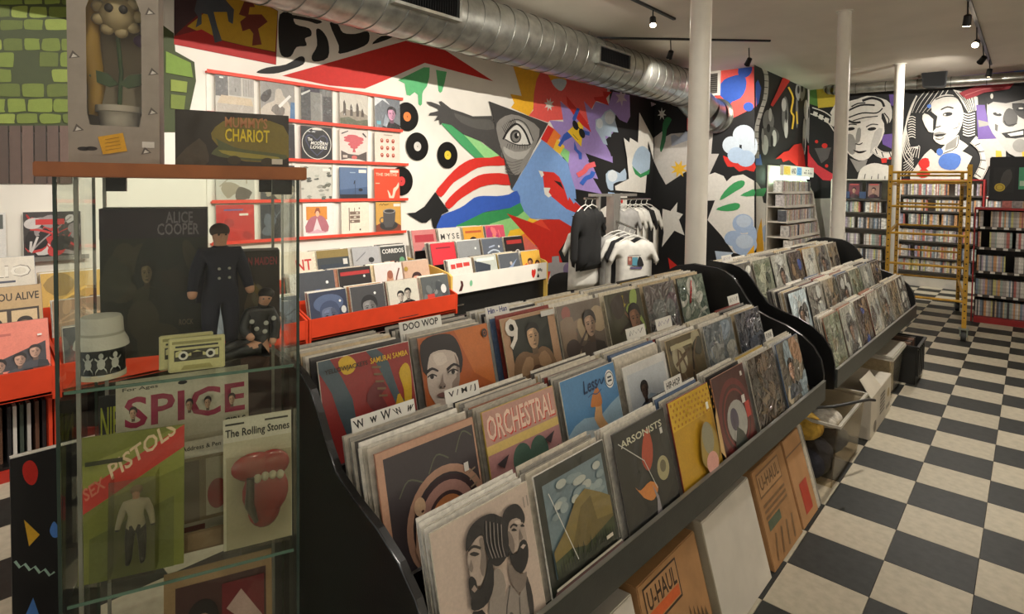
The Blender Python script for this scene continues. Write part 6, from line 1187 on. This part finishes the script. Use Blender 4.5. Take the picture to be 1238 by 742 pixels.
# black panel with cut paper shapes beside the case
pc = at(12, 555, 'D', 1.62); pe = at(72, 543, 'D', 1.70); v = Vector((pe.x-pc.x, pe.y-pc.y, 0)); PWd = v.length*1.8; an = math.atan2(v.y, v.x)
pn = thing('pattern_board', 'black board with cut out red, yellow and blue shapes beside the glass case', 'board', (pc.x, pc.y, 0), an); hz = pc.z
MB().box(0, PWd, 0, .018, 0, hz).build('board', M('board_black', (26, 24, 24), .6), pn); MB().box(0, PWd, 0, .018, hz, hz+.003).build('white_edge', white, pn)
def pb(x, y):
    d = ray(x, y); n = Vector((-v.y, v.x, 0)).normalized(); t = (pc-EYEP).dot(n)/d.dot(n); p = EYEP+d*t; return ((p-pc).dot(v.normalized()), p.z)
def shape(f):
    a = Art(.0004); f(a); obj('paper_shape', a.mesh('paper_shape', lambda x, z, h: (x, -.001-h, z), CARD), pn)
shape(lambda a: a.p((204, 40, 30), [pb(*q) for q in ((36.5, 556), (43, 561), (46, 571), (43, 583), (37, 586), (30, 580), (27, 569), (29, 560))], 3))
shape(lambda a: a.p((228, 176, 50), [pb(*q) for q in ((29, 628), (48, 646), (35, 660))])); shape(lambda a: a.p((80, 130, 204), [pb(*q) for q in ((65, 630), (70, 637), (70, 648), (64, 649), (60, 641))], 3))
shape(lambda a: a.line((176, 206, 188), [pb(18+k*6, 681+k*1.6+(3 if k % 2 else -3)) for k in range(9)], .006)); shape(lambda a: a.p((80, 130, 204), [pb(*q) for q in ((40, 722), (48, 745), (30, 745))]))
# ================================================================== BOXES AND TOTES UNDER THE BINS
def lean_box(name, label, y0, y1, dep, art, mat, xb=-.745, xt=-.855, zt=.385, cat='box'):
    o = thing(name, label, cat, (xb, (y0+y1)/2, 0), math.pi/2); w = y1-y0; dx = xb-xt
    MB().hexa([(-w/2, 0, 0), (w/2, 0, 0), (w/2, dep, .002), (-w/2, dep, .002)], [(-w/2, dx, zt), (w/2, dx, zt), (w/2, dx+dep, zt-.01), (-w/2, dx+dep, zt-.01)]).build('carton', mat, o, bevel=.003)
    for a_ in (art if isinstance(art, list) else [art] if art else []): obj('front_print', a_.mesh('front_print', lambda a, b, q: (-w/2+a*w, dx*b-.0012-q, b*zt), CARD), o)
    return o
BR, DKB = (168, 126, 82), (62, 46, 30)
def uhaul(v):
    a = Art()
    if v:
        a.r(DKB, .06, .66, .60, .96); a.r((176, 134, 90), .075, .68, .585, .945); a.r((206, 96, 44), .09, .69, .57, .77); a.t(DKB, 'U-HAUL', .10, .78, .56, .92)
        b = Art(); L = [a, b]
        for k in range(5): b.p((96, 72, 46), [(.62+k*.06, .3), (.66+k*.06, .56-k*.03), (.70+k*.06, .3)])
        L += [Art().r((96, 72, 46), .12, .2, .5, .24), Art().r((96, 72, 46), .12, .3, .44, .34)]
    else:
        a.r((120, 88, 54), .08, .7, .8, .95); a.r((176, 134, 90), .10, .72, .78, .93); a.t((104, 78, 48), 'U-HAUL', .14, .76, .74, .90)
        L = [a, Art().r((84, 96, 74), .12, .36, .5, .46)]
        for k in range(3): L.append(Art().r((124, 92, 58), .1, .6-k*.06, .8, .63-k*.06))
        for k in range(4): L.append(Art().line((128, 96, 62), [(.15+k*.2, .06), (.25+k*.18, .3)], .05))
    return L
wcard = M('white_carton', (206, 200, 188), .6, noise=.04)
lean_box('carton', 'white carton corner under the near bin beside the printed moving box', 1.02, 1.50, .10, None, wcard)
lean_box('moving_box', 'brown moving box with black lettering over an orange stripe under the near bin', 1.53, 1.93, .12, uhaul(1), carton)
wb_ = lean_box('carton', 'plain white carton in torn clear film leaning under the near bin', 1.99, 2.45, .10, None, wcard)
MB().hexa([(-.262, .012, .0), (-.235, -.004, .0), (-.235, .1, 0), (-.262, .1, 0)], [(-.262, .13, .41), (-.235, .11, .40), (-.235, .2, .39), (-.262, .2, .39)]).build('film_wrap', FILM, wb_)
lean_box('moving_box', 'brown moving box with faded print leaning beside the white carton', 2.49, 2.88, .10, uhaul(0), carton)
a = [Art().r((176, 60, 40), .3, .1, .75, .45), Art().line((120, 88, 54), [(0, .82), (1, .82)], .02)]
lean_box('carton', 'narrow brown carton with a red label under the far end of the near bin', 2.90, 3.14, .05, a, M('tan_cardboard', (176, 132, 88), .75, noise=.07))
for k in range(3):
    lean_box('flat_board', ('pale board edge behind the red labelled carton', 'thin white board standing beside the red labelled carton', 'grey board standing next to the clear tote')[k], 3.150+k*.022, 3.163+k*.022, .22, None, (paper, wcard, M('grey_card', (150, 144, 132), .7))[k], zt=.40-.01*k, cat='board')
def tote(name, label, x0, x1, y0, y1, h, mat, rimm, flare=.03, lid=None):
    t = thing(name, label, 'storage box', ((x0+x1)/2, (y0+y1)/2, 0)); X, Y = (x1-x0)/2, (y1-y0)/2; a, b = X-flare, Y-flare; th = .006
    def side(p, q, P, Qq, n): return MB().hexa([(p[0], p[1], .0), (q[0], q[1], .0), (q[0]-n[0]*th, q[1]-n[1]*th, .0), (p[0]-n[0]*th, p[1]-n[1]*th, .0)], [(P[0], P[1], h), (Qq[0], Qq[1], h), (Qq[0]-n[0]*th, Qq[1]-n[1]*th, h), (P[0]-n[0]*th, P[1]-n[1]*th, h)])
    for (p, q, P, Qq, n) in (((a, -b), (a, b), (X, -Y), (X, Y), (1, 0)), ((-a, b), (-a, -b), (-X, Y), (-X, -Y), (-1, 0)), ((a, b), (-a, b), (X, Y), (-X, Y), (0, 1)), ((-a, -b), (a, -b), (-X, -Y), (X, -Y), (0, -1))): side(p, q, P, Qq, n).build('side_wall', mat, t)
    MB().box(-a, a, -b, b, 0, .006).build('bottom', mat, t)
    mb = MB(); mb.box(X-.002, X+.014, -Y-.014, Y+.014, h-.014, h).box(-X-.014, -X+.002, -Y-.014, Y+.014, h-.014, h).box(-X, X, Y-.002, Y+.014, h-.014, h).box(-X, X, -Y-.014, -Y+.002, h-.014, h); mb.build('rim', rimm, t)
    if lid: MB().box(-X-.012, X+.012, -Y-.012, Y+.012, h, h+.02).build('lid', lid, t, bevel=.008)
    return t
milky = M('milky_plastic', (190, 184, 170), .3, noise=.04)
t1 = tote('clear_tote', 'open clear tote full of dark and yellow cloth under the far bin', -1.10, -.72, 3.38, 4.04, .36, TOTE, milky)
mb = MB(); rs = random.Random(4)
def lump(label, col, c, r_, n=1):
    mb = MB()
    for k in range(n): mb.ball((c[0]+rs.uniform(-.04, .04), c[1]+rs.uniform(-.06, .06), c[2]+rs.uniform(-.02, .02)), r_*rs.uniform(.8, 1.1), r_*rs.uniform(.9, 1.3), r_*rs.uniform(.5, .8), 12, 8)
    o = mb.build('folded_cloth', M('cloth_%d_%d_%d' % col, col, .9, noise=.2, nscale=30, bump=.6, bscale=40), None, True); tag(o, label, 'cloth', 'cloth in the clear tote')
lump('dark navy cloth at the bottom of the clear tote', (34, 34, 44), (-.92, 3.50, .11), .13, 4); lump('black cloth heap in the clear tote', (26, 24, 24), (-.92, 3.78, .12), .13, 4)
lump('mustard yellow cloth on top of the clear tote', (176, 140, 50), (-.93, 3.45, .30), .11, 5); lump('white cloth strip inside the clear tote', (196, 190, 178), (-.86, 3.70, .27), .07, 3)
hk = tag(MB().tube([(-.92, 3.30, .42), (-.78, 3.52, .405), (-.66, 3.80, .40), (-.64, 3.86, .385)], .008, 8).build('umbrella_stick', blackmet, None, True), 'thin black rod laid across the clear tote', 'rod')
# white printed carton, half open
o = thing('carton', 'white printed carton with open flaps beside the clear tote', 'box', (-.90, 4.58, 0), math.pi/2)
MB().box(-.35, .35, -.18, .15, 0, .27).build('carton_body', M('offwhite_carton', (196, 188, 172), .6, noise=.05), o, bevel=.003)
MB().hexa([(-.35, -.18, .27), (-.02, -.18, .27), (-.02, -.176, .27), (-.35, -.176, .27)], [(-.33, -.11, .37), (-.04, -.11, .37), (-.04, -.106, .37), (-.33, -.106, .37)]).build('flap', M('offwhite_carton'), o)
MB().hexa([(-.35, .15, .27), (.35, .15, .27), (.35, .146, .27), (-.35, .146, .27)], [(-.33, .05, .33), (.33, .05, .33), (.33, .046, .33), (-.33, .046, .33)]).build('flap', M('offwhite_carton'), o)
b = Art()
for k in range(6): b.r((110, 104, 96), .42, .3+k*.09, .66, .35+k*.09)
for a in (b, Art().e((150, 130, 80), .85, .6, .06, .12), Art().e((120, 112, 100), .2, .2, .07, .14), Art().r((130, 124, 112), .74, .2, .94, .3)):
    obj('front_print', a.mesh('front_print', lambda u, v_, q: (-.35+u*.7, -.1812-q, v_*.27), CARD), o)
tote('clear_tote', 'lidded milky tote behind the printed carton under the far bin', -1.10, -.74, 5.06, 5.62, .34, TOTE, milky, .03, milky)
for k in range(3): tag(MB().box(-.14, .14, -.10, .10, 0, .10).build('paper_bundle', paper), ('paper bundle at the bottom of the lidded tote', 'middle paper bundle in the lidded tote', 'top paper bundle in the lidded tote')[k], 'paper', 'paper bundles in the lidded tote').location = (-.92, 5.34, .008+k*.101)
cr = tote('black_crate', 'black plastic crate with slotted sides at the far end of the bins', -1.08, -.66, 5.70, 6.14, .32, M('crate_black', (30, 30, 28), .45), M('crate_black'), .01)
for k in range(5): MB().box(.205, .218, -.17+k*.075, -.14+k*.075, .06, .28).build('slat', M('crate_black'), cr)
for k in range(6):
    tag(MB().box(-.16, .16, -.012, .012, 0, .30).build('crate_sleeve', M('crate_item_%d' % (k % 3), ((90, 60, 44), (120, 90, 70), (60, 50, 44))[k % 3], .6)), 'brown sleeve leaning in the black crate, %s from its near side' % ORD[k], 'sleeve', 'sleeves in the black crate').location = (-.88, 5.76+k*.06, .02)
# ================================================================== CLOTHES RACK
cr_ = thing('clothes_rack', 'chrome four way clothes rack in front of the mural', 'clothes rack', (-3.5, 5.55, 0))
MB().box(-.05, .05, -.05, .05, .04, 1.52).build('post', M('rack_grey', (168, 166, 160), .35, .6), cr_); MB().box(-.35, .35, -.03, .03, .02, .05).box(-.03, .03, -.35, .35, .02, .05).build('foot', M('rack_grey'), cr_)
for x, y in ((.5, .5), (-.5, .5), (.5, -.5), (-.5, -.5)): pass
MB().box(-.02, .02, -.45, .50, 1.49, 1.52).build('top_bar', M('rack_grey'), cr_)
MB().box(-.02, .02, -.30, -.27, .9, 1.49).build('upright', M('rack_grey'), cr_); MB().box(-.02, .02, .10, .13, .9, 1.49).build('upright', M('rack_grey'), cr_)
MB().tube([(0, -.55, 1.47), (0, -.28, 1.47)], .012, 10).build('arm', chrome, cr_, True); MB().tube([(0, .12, 1.46), (.0, .85, 1.45)], .012, 10).build('arm', chrome, cr_, True); MB().tube([(.02, .0, 1.22), (.30, .02, 1.13)], .012, 10).build('arm', chrome, cr_, True)
def garment(name, label, loc, rz, col, w=.50, h=.68, sleeve=.2, longs=False, art=None, thick=.05):
    """a shirt on a hanger: front and back panels bulged over the shoulders, in local x-z, hook at the origin"""
    o = thing(name, label, 'shirt' if not longs else 'jacket', loc, rz, None)
    cm = M('cloth_%d_%d_%d' % col, col, .9, noise=.08, nscale=14, bump=.25, bscale=12)
    half = w/2
    out = [(-.07, -.075), (-.10, -.07), (-half*.85, -.115), (-half*1.16, -.30), (-half*1.02, -.36), (-half*.82, -.27), (-half*.82, -.45), (-half*.86, -h-.07), (half*.86, -h-.07), (half*.82, -.45), (half*.82, -.27), (half*1.02, -.36), (half*1.16, -.30), (half*.85, -.115), (.10, -.07), (.07, -.075), (0, -.115)]
    if longs: out = [(-.07, -.075), (-.11, -.065), (-half*.80, -.115), (-half*.98, -.3), (-half*1.05, -.66), (-half*.82, -.68), (-half*.74, -.34), (-half*.74, -h), (half*.74, -h), (half*.74, -.34), (half*.82, -.68), (half*1.05, -.66), (half*.98, -.3), (half*.80, -.115), (.11, -.065), (.07, -.075), (0, -.10)]
    N = len(out); bm = bmesh.new()
    for sgn in (-1, 1):
        vs = [bm.verts.new((x, 0, z)) for x, z in out]; bm.faces.new(vs if sgn > 0 else vs[::-1])
    bmesh.ops.remove_doubles(bm, verts=bm.verts, dist=0)
    bmesh.ops.triangulate(bm, faces=bm.faces); bmesh.ops.subdivide_edges(bm, edges=bm.edges, cuts=3, use_grid_fill=True)
    me = bpy.data.meshes.new('fabric'); rs2 = random.Random(sum(map(ord, label)) % 1000)
    ph = rs2.random()*6
    side = {}
    bm.verts.ensure_lookup_table(); bm.faces.ensure_lookup_table()
    from collections import deque
    seen = set(); comp = 0
    for f0 in bm.faces:
        if f0 in seen: continue
        dq = deque([f0]); seen.add(f0); sg = -1 if comp == 0 else 1; comp += 1
        while dq:
            f = dq.popleft()
            for v_ in f.verts: side[v_] = sg
            for e in f.edges:
                for g_ in e.link_faces:
                    if g_ not in seen: seen.add(g_); dq.append(g_)
    def ed(x, z):
        d = 9
        for i in range(N):
            (x0, z0), (x1, z1) = out[i], out[(i+1) % N]; L2 = (x1-x0)**2+(z1-z0)**2 or 1e-9; t = max(0, min(1, ((x-x0)*(x1-x0)+(z-z0)*(z1-z0))/L2)); d = min(d, math.hypot(x-x0-t*(x1-x0), z-z0-t*(z1-z0)))
        return d
    for v_ in bm.verts:
        x, z = v_.co.x, v_.co.z; d = ed(x, z); b_ = math.sqrt(min(1, d/.07))*thick; fold = math.sin(x*34+ph)*.010*min(1, max(0, -z-.15)*2)*min(1, d/.04)
        v_.co.y = side.get(v_, 1)*b_+fold
    bmesh.ops.remove_doubles(bm, verts=bm.verts, dist=.0005); bm.to_mesh(me); bm.free(); me.materials.append(cm)
    me.polygons.foreach_set('use_smooth', [True]*len(me.polygons)); obj('fabric', me, o)
    MB().tube([(-.17, 0, -.10), (-.08, 0, -.05), (0, 0, -.03), (.08, 0, -.05), (.17, 0, -.10)], .006, 8).tube([(0, 0, -.03), (0, 0, .0), (.018, 0, .022), (.0, 0, .04), (-.018, 0, .022)], .003, 6).build('hanger', M('white_hanger', (214, 212, 204), .4), o, True)
    if art: obj('chest_print', art.mesh('chest_print', lambda a, b, q: (-.10+a*.20, -thick-.012-q, -.40+b*.18), CARD), o)
    return o
blk, wht, gry = (22, 22, 22), (214, 211, 202), (160, 158, 154)
garment('hooded_jacket', 'black hooded jacket hanging at the outer end of the rack', (-3.5, 5.02, 1.435), R(96), blk, .5, .72, .2, True, None, .07)
garment('shirt', 'black shirt hidden between the jacket and the rack post', (-3.5, 5.14, 1.435), R(92), (28, 28, 28), .5, .66)
garment('shirt', 'white shirt hanging low behind the black jacket', (-3.63, 5.20, 1.20), R(70), wht, .5, .66)
a = Art(); a.r((150, 90, 80), .06, .3, .3, .78); a.r((90, 150, 170), .32, .24, .62, .74); a.p((34, 34, 36), [(.62, .2), (.6, .5), (.72, .8), (.86, .62), (.96, .3), (.9, .2)], 2); a.r((90, 84, 120), .2, .04, .86, .16); a.line((70, 66, 64), [(.1, .84), (.8, .88)], .03); a.e((200, 160, 140), .18, .62, .07, .1)
fx = (-3.05, 5.77)
garment('shirt', 'white shirt with a small group print at the front of the rack', (-3.22, 5.56, 1.10), R(50), wht, .5, .70, .2, False, a, .04)
for k, (c, lb) in enumerate((((28, 28, 30), 'black shirt directly behind the printed white shirt'), (wht, 'white shirt two hangers behind the printed one'), (gry, 'grey shirt on the front arm beside the post'))):
    garment('shirt', lb, (-3.22-.06*(k+1), 5.56-.02*k, 1.115+.015*k), R(52), c, .5, .68, .2, False, None, .03)
for k, (c, lb) in enumerate(((gry, 'grey shirt on the upper rear arm, next to the post'), (wht, 'white shirt on the upper rear arm'), ((216, 214, 206), 'cream shirt in the middle of the upper rear arm'), (blk, 'black shirt between the white ones on the rear arm'), (wht, 'white shirt at the outer end of the rear arm'))):
    garment('shirt', lb, (-3.5, 5.80+.13*k, 1.425), R(72), c, .5, .70, .2, False, None, .035)
# ================================================================== SCAFFOLD
yel = M('yellow_steel', (196, 150, 44), .5, noise=.16, nscale=14)
sc = thing('scaffold_tower', 'yellow rolling scaffold tower with punched uprights on the checkered floor', 'scaffold', (-.50, 7.75, 0), R(6))
WF, LF, HT = .70, 1.9, 1.88
darkhole = M('hole_dark', (40, 30, 16), .8)
for y, hh in ((0, HT), (LF, HT-.02)):
    for x in (-WF, 0):
        u = MB().box(x-.02, x+.02, y-.02, y+.02, .14, hh).build('upright', yel, sc)
        for k in range(22):
            z = .25+k*.072
            MB().tube([(x, y-.0205, z), (x, y-.0208, z)], .008, 8).build('punch_hole', darkhole, u)
    for z in (.42, .78, 1.12, 1.42, 1.70, 1.80): MB().tube([(-WF+.02, y, z), (-.02, y, z)], .014, 10).build('rung', yel, sc, True)
for z in (.42, 1.12): MB().box(-WF-.012, -WF+.012, .02, LF-.02, z-.015, z+.015).build('side_rail', yel, sc)
MB().box(-.012, .012, .02, LF-.02, .40, .43).build('side_rail', yel, sc); MB().box(-.012, .012, .02, LF-.02, 1.66, 1.69).build('side_rail', yel, sc); MB().box(-WF-.012, -WF+.012, .02, LF-.02, 1.66, 1.69).build('side_rail', yel, sc)
for x in (-WF, 0):
    for y in (0, LF):
        c = MB().tube([(x-.022, y, .055), (x+.022, y, .055)], .055, 20).build('caster_wheel', M('grey_rubber', (60, 62, 60), .6), sc, True)
        MB().box(x-.035, x-.025, y-.03, y+.03, .05, .13).box(x+.025, x+.035, y-.03, y+.03, .05, .13).box(x-.045, x+.045, y-.045, y+.045, .125, .14).build('caster_fork', M('caster_zinc', (150, 158, 146), .4, .5), c)
# ================================================================== DISC SHELVES
DVDC = [(214, 210, 202), (90, 92, 98), (176, 170, 164), (186, 110, 100), (130, 146, 164), (206, 184, 150), (222, 218, 210), (150, 144, 140), (214, 160, 110), (160, 176, 168), (196, 188, 186), (70, 66, 68), (206, 200, 130), (184, 170, 190), (228, 224, 218), (200, 196, 190)]
DVDN = ['white', 'slate', 'light grey', 'rose', 'blue grey', 'sand', 'bright white', 'grey', 'orange', 'sage', 'mauve', 'black', 'pale yellow', 'lilac', 'ivory', 'pearl']
dvdmats = [M('disc_case_%d' % i, c, .35, noise=.25, nscale=30) for i, c in enumerate(DVDC)]
def dvd_me(m_, w): return MB().box(-w/2, w/2, 0, .135, 0, .19).mesh('disc_case', m_)
dvdm = [dvd_me(m_, w_) for m_ in dvdmats for w_ in (.014, .022)]
labw = M('disc_label_white', (226, 222, 214), .5)
lbme = MB().box(-.006, .006, -.001, .0, .015, .04).mesh('price_label', labw)
NDVD = [0]; nxt = [0]; DW = (.0145, .0225)
def step(p=.05): return (DW[prev[0] % 2]+DW[nxt[0] % 2])/2+(random.uniform(.03, .09) if random.random() < p else 0)
prev = [0]
mass = MB()
def disc(x, y, z, rz, label, group, face=False):
    i = nxt[0]; nxt[0] = random.randrange(len(dvdm))
    prev[0] = i
    if NDVD[0] < 290:
        NDVD[0] += 1
        o = tag(obj('disc_case', dvdm[i]), DVDN[i//2]+' '+label, 'disc case', DVDN[i//2]+' '+group); o.location = (x, y, z); o.rotation_euler = (0, random.uniform(-.05, .05)*0, rz)
    else:
        mass.mi = i//2; w = .007+.004*(i % 2); c, s_ = math.cos(rz), math.sin(rz); P = []
        for zz in (0, .19*random.uniform(.94, 1)):
            for a, b in ((-w, 0), (w, 0), (w, .13), (-w, .13)): P.append((x+a*c-b*s_, y+a*s_+b*c, z+zz))
        mass.hexa(P[:4], P[4:])
redm = M('red_trim', (150, 34, 34), .5); shelfm = M('dark_shelf', (58, 50, 44), .6); wsh = M('white_shelf', (206, 200, 188), .5)
# low gondola beside the scaffold
gd = thing('disc_gondola', 'low disc shelf with red trim beside the scaffold', 'shelf', (-.52, 8.98, 0), R(3))
GW = 1.9
MB().box(0, .014, .02, .42, 0, 1.375).build('red_gable', redm, gd); MB().box(GW-.03, GW, 0, .42, 0, 1.38).build('red_gable', redm, gd)
MB().box(.03, GW-.03, .40, .42, 0, 1.38).build('back_board', shelfm, gd); MB().box(.0, GW, -.005, .42, 1.375, 1.40).build('top_board', redm, gd); MB().box(.03, GW-.03, .0, .40, 0, .07).build('red_plinth', redm, gd)
GZ = [.075, .335, .625, .915, 1.165]
for z in GZ[1:]: MB().box(.03, GW-.03, .06, .40, z-.02, z-.004).build('shelf_board', shelfm, gd)
for z in GZ[1:]: MB().box(.03, GW-.03, .045, .06, z-.026, z+.004).build('price_strip', M('strip_dark', (70, 64, 58), .5), gd)
for z in GZ[1:]:
    for k in range(7): MB().box(.06+k*.11, .105+k*.11, .043, .045, z-.024, z+.002).build('price_label', labw, gd)
GN = ['bottom', 'second', 'middle', 'fourth', 'top']
cg, sg = math.cos(R(3)), math.sin(R(3))
for zi, z in enumerate(GZ):
    x = .05
    while x < (.78 if zi else .78):
        wx, wy = x, .075; disc(-.52+wx*cg-wy*sg, 8.98+wx*sg+wy*cg, z, R(3), 'upright disc case on the %s shelf of the low red trimmed unit' % GN[zi], 'disc cases on the %s gondola shelf' % GN[zi]); x += step(.06)
# discs on top plus giant cassette prop
x = .30
while x < .8:
    wx, wy = x, .12; o = tag(MB().box(-.045, .045, 0, .13, 0, .085).build('disc_stack', random.choice(dvdmats)), 'flat disc stack on top of the low unit under the giant cassette', 'disc case', 'disc stacks on the low unit'); o.location = (-.52+wx*cg-wy*sg, 8.98+wx*sg+wy*cg, 1.401); o.rotation_euler[2] = R(3); x += .098
pv = thing('giant_videotape', 'oversized black videotape prop with yellow and green labels on the low unit', 'prop', (-.52+.12, 9.115, 1.487), R(3))
MB().box(0, .95, 0, .12, 0, .53).build('shell', M('tape_shell', (20, 20, 20), .4), pv, bevel=.01)
a = Art(); a.r((34, 34, 34), .04, .10, .23, .40); a.p((70, 68, 66), [(.10, .2), (.13, .34), (.19, .38), (.21, .28), (.16, .16)], 2); a.e((196, 170, 60), .10, .16, .05, .05); a.ring((120, 100, 30), .10, .16, .03, .036); a.r((70, 150, 110), .27, .14, .45, .40); a.r((180, 200, 180), .28, .18, .44, .24)
obj('printed_windows', a.mesh('printed_windows', lambda u, v_, q: (u, -.001-q, v_), CARD), pv)
# tall shelves along the back wall
def tall(x0, x1, name_l, zs, top, redtop, lab, yf=11.62, lit=False):
    t = thing('disc_shelf', name_l, 'shelf', (x0, yf, 0)); w = x1-x0
    MB().box(0, w, .32, .34, 0, top).build('back_board', wsh, t)
    for x in (0, w-.02): MB().box(x, x+.02, 0, .32, 0, top).build('gable', wsh, t)
    MB().box(0, w, -.004, .34, top-.02, top).build('top_board', redm if redtop else wsh, t); MB().box(.02, w-.02, .02, .32, 0, .15).build('plinth', wsh, t)
    for z in zs: MB().box(.02, w-.02, .0, .32, z-.022, z-.006).build('shelf_board', wsh, t); MB().box(.02, w-.02, -.012, 0, z-.026, z+.002).build('price_strip', M('strip_dark', (70, 64, 58), .5), t)
    return t
ZL = [.37, .63, .92, 1.20]
t = tall(-2.72, -1.80, 'white disc shelf left of the scaffold with framed posters on top', [.155]+ZL+[1.43], 1.78, False, '')
SHN = ['lowest', 'second', 'third', 'fourth', 'fifth', 'sixth', 'seventh']
def row(x0, x1, y, z, label, group, dens=.05):
    x = x0
    while x < x1: disc(x, y, z, 0, label, group); x += step(dens)
for k, z in enumerate([.155]+ZL): row(-2.68, -1.83, 11.64, z, 'upright disc case on the %s shelf left of the scaffold' % SHN[k], 'disc cases on the %s left shelf' % SHN[k])
for k, (x, c, lb) in enumerate(((-2.60, (60, 58, 56), 'framed black and white print on the top shelf'), (-2.36, (120, 60, 70), 'framed pink and purple poster on the top shelf'), (-2.06, (150, 120, 110), 'framed pale red poster on the top shelf, next to the scaffold'))):
    w = .24; o = thing('framed_poster', lb, 'poster', (x, 11.66, 1.44), 0); o.rotation_euler[0] = -.1
    MB().box(-w/2, w/2, 0, .012, 0, .30).build('frame', M('frame_grey_%d' % k, (70, 66, 64), .5), o)
    aa = bg((196, 190, 180) if k == 0 else (40, 34, 40)); aa.r(c, .12, .1, .88, .9); aa.head(.5, .3, .34, (190, 150, 130), (50, 36, 36), (80, 50, 60)); aa.r((206, 90, 90), .2, .8, .8, .88)
    obj('poster_print', aa.mesh('poster_print', lambda u, v_, q: (-w/2+.01+u*(w-.02), -.001-q, .01+v_*.28), CARD), o)
for x, lb in ((-2.47, 'small blue card leaning between the posters'), (-2.22, 'small navy card leaning beside the pink poster')): tag(MB().box(-.05, .05, 0, .01, 0, .12).build('small_card', M('blue_card', (60, 76, 110), .5)), lb, 'card', 'small blue cards on the poster shelf').location = (x, 11.60+.03, 1.44)
t = tall(-1.74, -.56, 'white disc shelf with red top trim behind the scaffold', [.26, .49, .76, 1.02, 1.26, 1.52], 1.78, True, '')
MB().box(1.16, 1.185, -.006, .34, 0, 1.78).build('red_gable', redm, t)
for k, z in enumerate([.26, .49, .76, 1.02, 1.26, 1.52]): row(-1.70, -.60, 11.64, z, 'upright disc case on the %s shelf behind the scaffold' % SHN[k], 'disc cases on the %s shelf behind the scaffold' % SHN[k])
t = tall(-.54, 1.4, 'white disc shelf continuing behind the low unit', [.26, .49, .76, 1.02, 1.26], 1.5, True, '')
for k, z in enumerate([1.02, 1.26]): row(-.50, .4, 11.64, z, '', '')
# stepped unit on the side wall under the lit sign
nu = thing('stepped_disc_shelf', 'white stepped disc shelf with a lit sign against the black painted wall', 'shelf', (-3.24, 9.80, 0)); LN = 1.72
NZ = [(.33, .46), (.57, .42), (.81, .37), (1.06, .32), (1.31, .28), (1.54, .24)]
MB().box(0, .02, 0, LN, 0, 1.98).build('back_board', wsh, nu)
for y in (LN-.02,): MB().prism([(.02, 0), (.48, 0), (.46, .33), (.26, 1.52), (.24, 1.56), (.02, 1.98)], 'Y', y, y+.02).build('gable', wsh, nu)
for z, dx in NZ: MB().box(.02, dx, .02, LN-.02, z-.02, z).build('shelf_board', wsh, nu); MB().box(dx, dx+.012, -.0, LN, z-.03, z+.014).build('shelf_lip', wsh, nu)
MB().box(.02, .48, .02, LN-.02, 0, .10).build('plinth', wsh, nu)
NL = ['lowest', 'second', 'third', 'fourth', 'fifth', 'top lit']
for k, (z, dx) in enumerate(NZ):
    y = .05
    while y < LN-.06:
        disc(-3.24+dx-.02, 9.80+y, z+.001, math.pi/2, 'disc case on the %s step under the lit sign' % NL[k], 'disc cases on the %s step' % NL[k]); y += step(.02)
mo = mass.build('disc_stock', dvdmats); tag(mo, 'remaining rows of upright disc cases on the far shelves', 'disc cases', kind='stuff')
sg_ = thing('lit_sign', 'backlit shelf sign reading NEW AND USED in yellow and blue', 'sign', (-2.99, 9.80, 1.81))
MB().box(-.05, 0, 0, LN, 0, .17).build('sign_box', wsh, sg_)
a = Art(.0006); a.r((222, 226, 206), 0, 0, LN, .17); a.r((226, 214, 110), .02, .015, .36, .155); a.t((222, 190, 40), 'NEW', .05, .03, .34, .14); a.t((70, 76, 66), 'AND', .42, .04, .66, .13); a.r((130, 186, 214), .70, .015, .98, .155); a.t((60, 130, 190), 'USED', .72, .03, .96, .14)
for x in (1.12, 1.2, 1.34, 1.44, 1.54): a.r((96, 100, 92), x, .05, x+.05, .08)
a.r((96, 100, 92), 1.2, .1, 1.26, .12); a.r((96, 100, 92), 1.34, .1, 1.4, .12)
obj('sign_face', a.mesh('sign_face', lambda u, v_, q: (.002+q, u, v_), LITPRINT), sg_)
tag(MB().box(-.03, .01, .03, LN-.03, -.03, -.005).build('light_tube', M('tube_glow', (235, 255, 235), .4, noise=0, emit=(214, 255, 222), estr=14.)), 'glowing tube light under the shelf sign', 'light').location = (-3.06, 9.80, 1.81)
